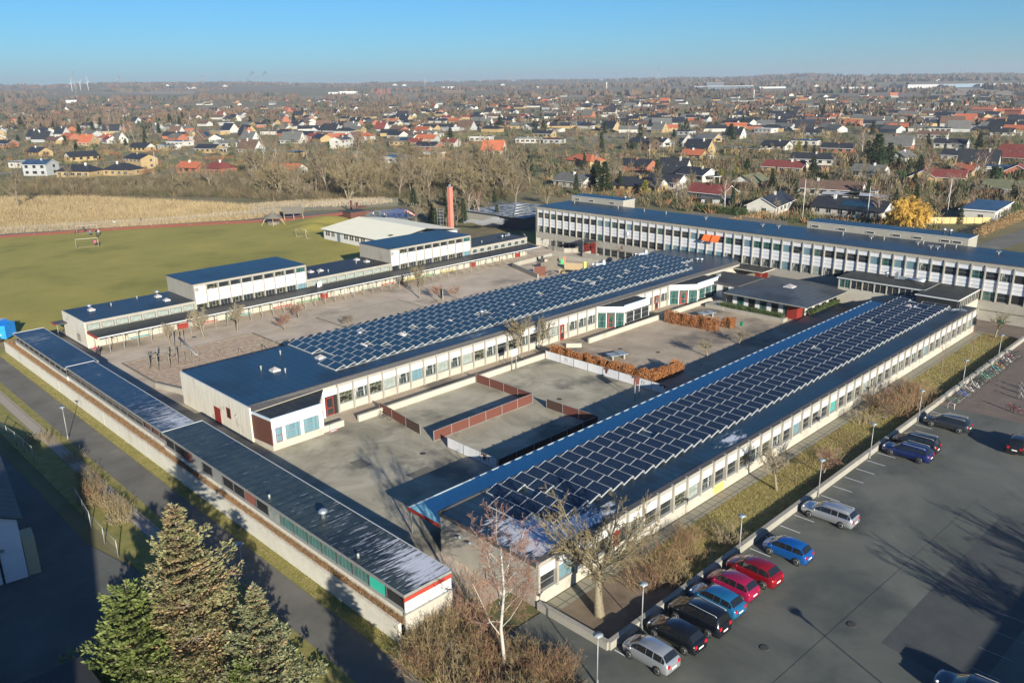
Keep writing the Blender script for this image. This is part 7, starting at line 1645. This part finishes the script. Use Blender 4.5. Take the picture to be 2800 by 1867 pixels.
# low undergrowth masses of the belt: one leafless thicket
def beltpt(rr):
    for _ in range(20):
        x,y=rr.uniform(0,1240),rr.uniform(370,468)
        if inpoly(x,y,[(0,418),(400,410),(600,385),(900,380),(1190,400),(1240,430),(1150,458),(930,455),(700,470),(590,456),(400,452),(0,450)]):
            p=G(x,y); return p
def thicket(name,label,fn,n,mats,seed,R0=(1.2,3.2),k=26,sz=.5,h=1.,mn=.05):
    rr=random.Random(seed); mb=MB()
    for i in range(n):
        p=fn(rr)
        if p is None or clash(p.x,p.y): continue
        rad=rr.uniform(*R0); m=mats[rr.randrange(len(mats))]
        for j in range(k):
            a=rr.uniform(0,2*PI); f=rr.random(); d=Vector((math.cos(a)*f,math.sin(a)*f,1.1-.5*f)).normalized(); L=rad*rr.uniform(.7,1.3)*h; q=p+Vector((math.cos(a)*f*rad*.5,math.sin(a)*f*rad*.5,0)); e=q+(d+rv(rr,.12))*L; o=d.orthogonal().normalized()*mn; o.rotate(Matrix.Rotation(a*3,3,d))
            mb.add([q-o,q+o,e+o*.6,e-o*.6],[(0,1,2,3)],m)
    ob=mb.obj(name); ob['kind']='stuff'; ob['label']=label; ob['category']='bushes'
thicket('thicket','leafless brown thicket filling the belt between reeds and houses',beltpt,2300,[TK1,TK2,TK1,TK3],9,R0=(1.3,3.2),k=44,mn=.03)
def garden(rr):
    x,y=rr.uniform(-10,2362),rr.uniform(255,500)
    y=rr.uniform(255,570)
    if x<1240 and y>400 or (x>1240 and y>448+(x-1240)*.11): return None
    p=G(x,y)
    if x>2160 and y>488: return None
    return None if p.x<157 and p.y<135 else p
thicket('garden_shrubs','mixed brown and green shrubs filling the gardens of the suburb',garden,14000,[TK1,TK2,TK3,TWB,EVER,CONI,TK2,MAT['rust_hedge'],TWIGO],10,R0=(.8,2.3),k=18,mn=.07)
# ---------------------------------------------------------------- far woods, fields and skyline
def farcrowns(name,label,fn,n,mats,seed,R0,H0,k=9,qs=.32,qh=.45):
    rr=random.Random(seed); mb=MB()
    for i in range(n):
        p=fn(rr)
        if p is None or clash(p.x,p.y): continue
        z=terr(p.x,p.y); rad=rr.uniform(*R0); hh=rr.uniform(*H0); m=mats[rr.randrange(len(mats))]
        for j in range(k):
            a=rr.uniform(0,2*PI); f=rr.random()**.5*rad; q=Vector((p.x+math.cos(a)*f,p.y+math.sin(a)*f,z+hh*rr.uniform(.1,.9))); e=Vector((rr.gauss(0,1),rr.gauss(0,1),rr.gauss(0,.3))).normalized()*rad*qs; g_=Vector((rr.gauss(0,.15),rr.gauss(0,.15),rad*qh))
            mb.add([q-e,q-g_,q+e,q+g_],[(0,1,2,3)],m)
    ob=mb.obj(name); ob['kind']='stuff'; ob['label']=label; ob['category']='trees'
FW=[mat('far_wood_brown',(.10,.066,.040),.95,(.135,.09,.055),.02),mat('far_wood_grey',(.09,.066,.045),.95,(.125,.095,.066),.02),mat('far_wood_green',(.035,.045,.025),.95,(.055,.06,.035),.02),mat('far_wood_red',(.10,.062,.045),.95,(.13,.085,.06),.02)]
def f1(rr):
    d=rr.uniform(900,2600)**1; a=rr.uniform(-.42,2.05)
    x,y=d*math.sin(a),d*math.cos(a)
    if noise.noise(Vector((x*.0032,y*.0032,1.)))<-.02: return None
    return Vector((x,y,0))
def f2(rr):
    d=math.sqrt(rr.uniform(2300**2,7000**2)); a=rr.uniform(-.42,2.05); x,y=d*math.sin(a),d*math.cos(a)
    if noise.noise(Vector((x*.0011,y*.0011,4.)))<.02: return None
    return Vector((x,y,0))
def f0(rr):
    x,y=rr.uniform(-20,2372),rr.uniform(228,300); p=G(x,y)
    return p if math.hypot(p.x,p.y)>520 and noise.noise(Vector((p.x*.006,p.y*.006,2.)))>-.15 else None
farcrowns('distant_woods','brown leafless woods and tree rows between the far houses',f0,2000,FW[:2]+FW[:2]+FW[2:],20,(2.,4.5),(3.5,7.5),k=18)
farcrowns('distant_woods','brown woods beyond the suburb',f1,6000,FW[:2]+FW,21,(4,8),(4,8),k=13)
farcrowns('distant_woods','hazy woods on the horizon',f2,9000,FW[:2]+FW[:3],22,(14,30),(4,9),k=10)
def f3(rr):
    x,y=rr.uniform(-10,2362),rr.uniform(262,470)
    if (x<1240 and y>372) or (x>=1240 and y>420+(x-1240)*.05): return None
    p=G(x,y); return p if noise.noise(Vector((p.x*.02,p.y*.02,7.)))>-.12 else None
farcrowns('garden_trees','brown leafless garden trees and tall hedges between the suburb houses',f3,1400,[TK2,TK1,TWB,TWIG,FW[0],CONI,TK2],23,(1.2,2.5),(2.5,5.5),k=110,qs=.07,qh=.40)
FIELD=[mat('far_field_tan',(.33,.26,.18),.95,(.28,.22,.15),.01),mat('far_field_brown',(.20,.15,.11),.95,(.16,.12,.09),.01),mat('far_field_green',(.14,.16,.06),.95,(.18,.18,.08),.01)]
def fieldpatch(r_,x0,x1,y0,y1,m):
    mb=MB(); n=12; vs=[]; 
    for j in (0,1):
        for i in range(n+1):
            p=Z(r_,x0+(x1-x0)*i/n,(y0,y1)[j]); vs.append((p.x,p.y,terr(p.x,p.y)+.8))
    mb.add(vs,[(i,i+1,i+n+2,i+n+1) for i in range(n)],m); structure(mb.obj('field'))
for q in [('a',640,1160,152,146,0),('a',900,1250,185,168,0),('a',1560,1800,190,178,0),('a',1850,2200,140,132,2),('b',320,1000,150,138,1),('c',1150,1700,205,180,1),('c',1750,2300,195,150,0),('a',1250,1700,160,150,1),('b',1050,1400,160,150,1),('c',0,500,150,140,1)]: fieldpatch(q[0],q[1],q[2],q[3],q[4],FIELD[q[5]])
# large far buildings
def hall(label,r_,x,y,L,W,h,wm,rm,rz=-.78,z=0):
    p=Z(r_,x,y); t=thing('warehouse',label,'building',(p.x,p.y,terr(p.x,p.y)),rz); MB().box(-L/2,L/2,0,W,-3,h,wm).obj('wall',t); MB().box(-L/2-.5,L/2+.5,-.5,W+.5,h,h+.8,rm).obj('roof',t)
PALEH=flat('pale_hall_cladding',(.36,.36,.37))
hall('long white distribution hall on the right horizon','c',1950,138,330,120,8,PALEH,PALEH); hall('blue grey front part of the white hall on the right horizon','c',1970,140,130,30,8,flat('blue_cladding',(.12,.2,.28)),GREYT)
hall('white hall end with a pink sign square at the right horizon','c',2210,136,130,60,8,PALEH,PALEH); hall('dark glass building with flat roof on the horizon','c',420,152,190,60,9,flat('dark_cladding',(.05,.07,.10)),WHITE2); hall('darker upper block behind the glass building on the horizon','c',365,140,60,30,15,flat('dark_cladding',(.05,.07,.10)),GREYT)
hall('low white hall right of the glass building','c',730,148,90,40,5,PALEH,PALEH); hall('white barn group below the red roof on the horizon','c',1290,150,110,50,5,PALEH,PALEH); hall('pale long hall near the red cranes','a',2200,185,90,40,6,flat('pale_hall',(.4,.42,.43)),WHITE2); hall('grey long hall left of the red cranes','b',180,200,70,30,6,flat('pale_hall',(.4,.42,.43)),FIELD[1]); hall('long grey hall left of the centre','b',120,178,60,25,6,WHITE,GREYT)
hall('white sheds on the middle horizon','b',760,150,60,30,8,WHITE,WHITE2); hall('low pale flat hall in the left distance','a',500,240,60,30,7,WHITE2,GREYT); hall('brown long hall below the white tower','b',800,178,70,30,8,FW[0],GREYT)
for i,(r_,x,y) in enumerate([('a',60,130),('a',240,130),('a',350,140),('a',520,135),('a',700,130),('a',900,128),('a',1080,132),('a',1210,150),('a',1250,148),('a',1450,135),('b',140,132),('b',420,128),('b',1110,128),('b',1330,145),('b',2330,150),('c',430,105),('c',1000,135),('c',1620,100),('c',1780,100),('b',480,130),('c',840,195),('c',960,215),('c',1060,205)]):
    p=Z(r_,x,y); d=math.hypot(p.x,p.y); s=min(4,d/1400); house('g','KGO'[i%3],'W',p.x,p.y,R(60),14*s,8*s,'tiny white farmhouse on the horizon','white farms on the horizon',False)
# wind turbines, masts, pylons, cooling tower, cranes
def turb(r_,x,yb,yt,label,rot):
    p=Z(r_,x,yb); d=math.hypot(p.x,p.y); H=(yb-yt)*REG[r_][2]*d/2247.7; t=thing('wind_turbine',label,'wind turbine',(p.x,p.y,terr(p.x,p.y)),math.atan2(p.x,-p.y)*-1+PI,'wind turbines on the left horizon'); H*=.62
    MB().tube([(0,0,0),(0,0,H)],[H*.035,H*.02],WHITE,8).obj('tower',t); MB().box(-H*.02,H*.02,-H*.06,H*.05,H-.02*H,H+.03*H,WHITE).obj('nacelle',t)
    for k in range(3): a=rot+k*2*PI/3; MB().tube([(0,-H*.07,H),(math.sin(a)*H*.22,-H*.07,H+math.cos(a)*H*.22),(math.sin(a)*H*.55,-H*.07,H+math.cos(a)*H*.55)],[H*.012,H*.022,H*.006],WHITE,5).obj('blade',t)
turb('a',465,165,90,'left of the three white wind turbines on the horizon',.0); turb('a',520,160,90,'middle of the three white wind turbines on the horizon',.6); turb('a',570,160,82,'right of the three white wind turbines on the horizon',-.3)
def mast(r_,x,yb,yt,w_,label,m=METAL,name='radio_mast',cat='mast',lat=True,grp=None):
    p=Z(r_,x,yb); d=math.hypot(p.x,p.y); H=(yb-yt)*REG[r_][2]*d/2247.7; t=thing(name,label,cat,(p.x,p.y,terr(p.x,p.y)),0,grp); mb=MB()
    if lat:
        for (a,b) in ((1,1),(1,-1),(-1,-1),(-1,1)): mb.tube([(a*w_,b*w_,0),(a*w_*.3,b*w_*.3,H)],w_*.12,m,4)
        for k in range(8): z=H*k/8; z2=H*(k+1)/8; f,f2_=1-.7*k/8,1-.7*(k+1)/8; mb.tube([(-w_*f,-w_*f,z),(w_*f2_,w_*f2_,z2)],w_*.09,m,3); mb.tube([(w_*f,-w_*f,z),(-w_*f2_,w_*f2_,z2)],w_*.09,m,3)
    else: mb.lathe([(w_,0),(w_*.8,H*.8),(w_*1.1,H*.82),(w_*.6,H)],m,8)
    mb.obj('tower',t)
    return t
mast('a',500,235,68,2.2,'tall grey lattice mast before the wind turbines'); mast('b',620,200,40,1.6,'tall thin lattice mast left of the picture middle'); mast('b',2113,140,25,4,'tall red white lattice mast right of the picture middle'); mast('b',1783,175,112,1.8,'slim white tower in front of the dark conifer row',WHITE,'water_tower','tower',False); mast('c',613,210,165,1.2,'small white post by the far allotments',WHITE,'post','post',False)
for i,(r_,x,yb,yt) in enumerate([('a',145,125,82),('a',770,125,72),('a',1307,122,70),('a',1765,108,66),('a',2152,112,62),('b',35,112,64),('b',288,110,68),('b',550,108,80),('b',778,105,72),('b',977,103,72),('b',1153,103,66),('b',1848,98,70),('c',1940,62,30)]): mast(r_,x,yb,yt,9,'small hazy power pylon standing on the horizon line',name='power_pylon',cat='pylon',grp='power pylons along the horizon')
p=Z('a',1597,122); d=math.hypot(p.x,p.y); t=thing('power_station','hazy blue grey power station block under the left smoke plume','building',(p.x,p.y,terr(p.x,p.y))); HB=flat('blue_grey_tower',(.10,.13,.17)); u_=d/2247*.42517
MB().lathe([(7*u_,0),(4*u_,24*u_),(2.2*u_,36*u_)],HB,8).obj('tower',t)
p2=Z('a',1677,112); t=thing('power_station','thin pale stack under the right smoke plume','chimney',(p2.x,p2.y,terr(p2.x,p2.y))); MB().lathe([(1.2*u_,0),(.8*u_,36*u_)],WHITE2,8).obj('stack',t)
CR=flat('crane_red',(.6,.09,.05))
p=Z('b',345,190); d=math.hypot(p.x,p.y); t=thing('crane','cluster of red crane arms on a yard in the distance','crane',(p.x,p.y,terr(p.x,p.y))); mb=MB(); rr=random.Random(2); u_=d/2247*.42517
for k in range(16): x=(rr.random()-.5)*80*u_; mb.tube([(x*.7,-x*.7,0),(x*.7+rr.uniform(-8,8)*u_,-x*.7,rr.uniform(16,48)*u_)],.9*u_,CR,4)
mb.obj('arm',t)
# smoke and steam as small volumes
def puff(name,label,c,pts,dens,col,aniso=0.):
    m=bpy.data.materials.new(name+'_volume'); m.use_nodes=True; n=m.node_tree; n.nodes.remove(n.nodes['Principled BSDF']); v=n.nodes.new('ShaderNodeVolumePrincipled'); v.inputs['Color'].default_value=(*col,1); v.inputs['Density'].default_value=dens; n.links.new(v.outputs[0],n.nodes['Material Output'].inputs['Volume'])
    bm=bmesh.new()
    for (x,y,z,r_) in pts: bmesh.ops.create_icosphere(bm,subdivisions=2,radius=r_,matrix=Matrix.Translation((x,y,z))@Matrix.Diagonal((1,1,.7,1)))
    for v_ in bm.verts: v_.co+=v_.co.normalized()*0+noise.noise_vector(v_.co*.35/max(.3,pts[0][3]))*pts[0][3]*.45
    me=bpy.data.meshes.new(name); bm.to_mesh(me); bm.free(); me.materials.append(m); o=link(name,me,None,c); tag(o,label,'smoke'); o['kind']='stuff'; return o
for (x,yb,lab) in (('a',1600,'left grey smoke plume over the horizon'),('a',1678,'right grey smoke plume over the horizon')):
    p=Z('a',yb,80 if yb==1600 else 78); p=Z('a',yb,122); d=math.hypot(p.x,p.y); u_=d/2247*.42517; H=36*u_; dx,dy=.71,-.70
    puff('smoke',lab,(p.x,p.y,terr(p.x,p.y)+H),[(dx*k*4.5*u_,dy*k*4.5*u_,(3+k*4.)*u_,(2.5+k*1.1)*u_) for k in range(8)],.05/u_,(.35,.38,.42))
p=Z('e',1665,335); puff('steam','thin white steam drifting right from the boiler vents beside the chimney',(p.x,p.y,2.0),[(.4+k*.55,-.4-k*.5,.35*math.sin(k*.8)+.5,.5+.07*k) for k in range(13)],1.3,(.95,.95,.95))
for i,(r_,x,y,l) in enumerate([('A',1930,1145,'in the near courtyard'),('I',600,1022,'beside the middle barrier'),('I',1305,688,'left in the brown courtyard'),('I',1035,662,'near the short hedge'),('d',1560,945,'left in the school yard'),('F',1878,1125,'in the middle of the car park'),('F',1218,1300,'in the near part of the car park')]):
    p=Z(r_,x,y); t=MB().lathe([(.33,0),(.33,.012),(.27,.014)],flat('cast_iron',(.05,.045,.04),.7),14).obj('drain_cover',None,(p.x,p.y,.008)); tag(t,'round dark drain cover '+l,'drain cover')
# ---------------------------------------------------------------- haze
hz=MB().box(-9000,9000,-9000,9000,-14,150,DARK).mesh('haze'); hz.materials.clear(); hm=bpy.data.materials.new('haze'); hm.use_nodes=True; n=hm.node_tree; n.nodes.remove(n.nodes['Principled BSDF']); v=n.nodes.new('ShaderNodeVolumePrincipled'); v.inputs['Color'].default_value=(.80,.87,1.,1); v.inputs['Density'].default_value=.00013; v.inputs['Anisotropy'].default_value=.2; n.links.new(v.outputs[0],n.nodes['Material Output'].inputs['Volume']); hz.materials.append(hm)
ho=link('haze',hz); ho['kind']='stuff'; ho['label']='thin pale blue haze over the distant land'; ho['category']='haze'
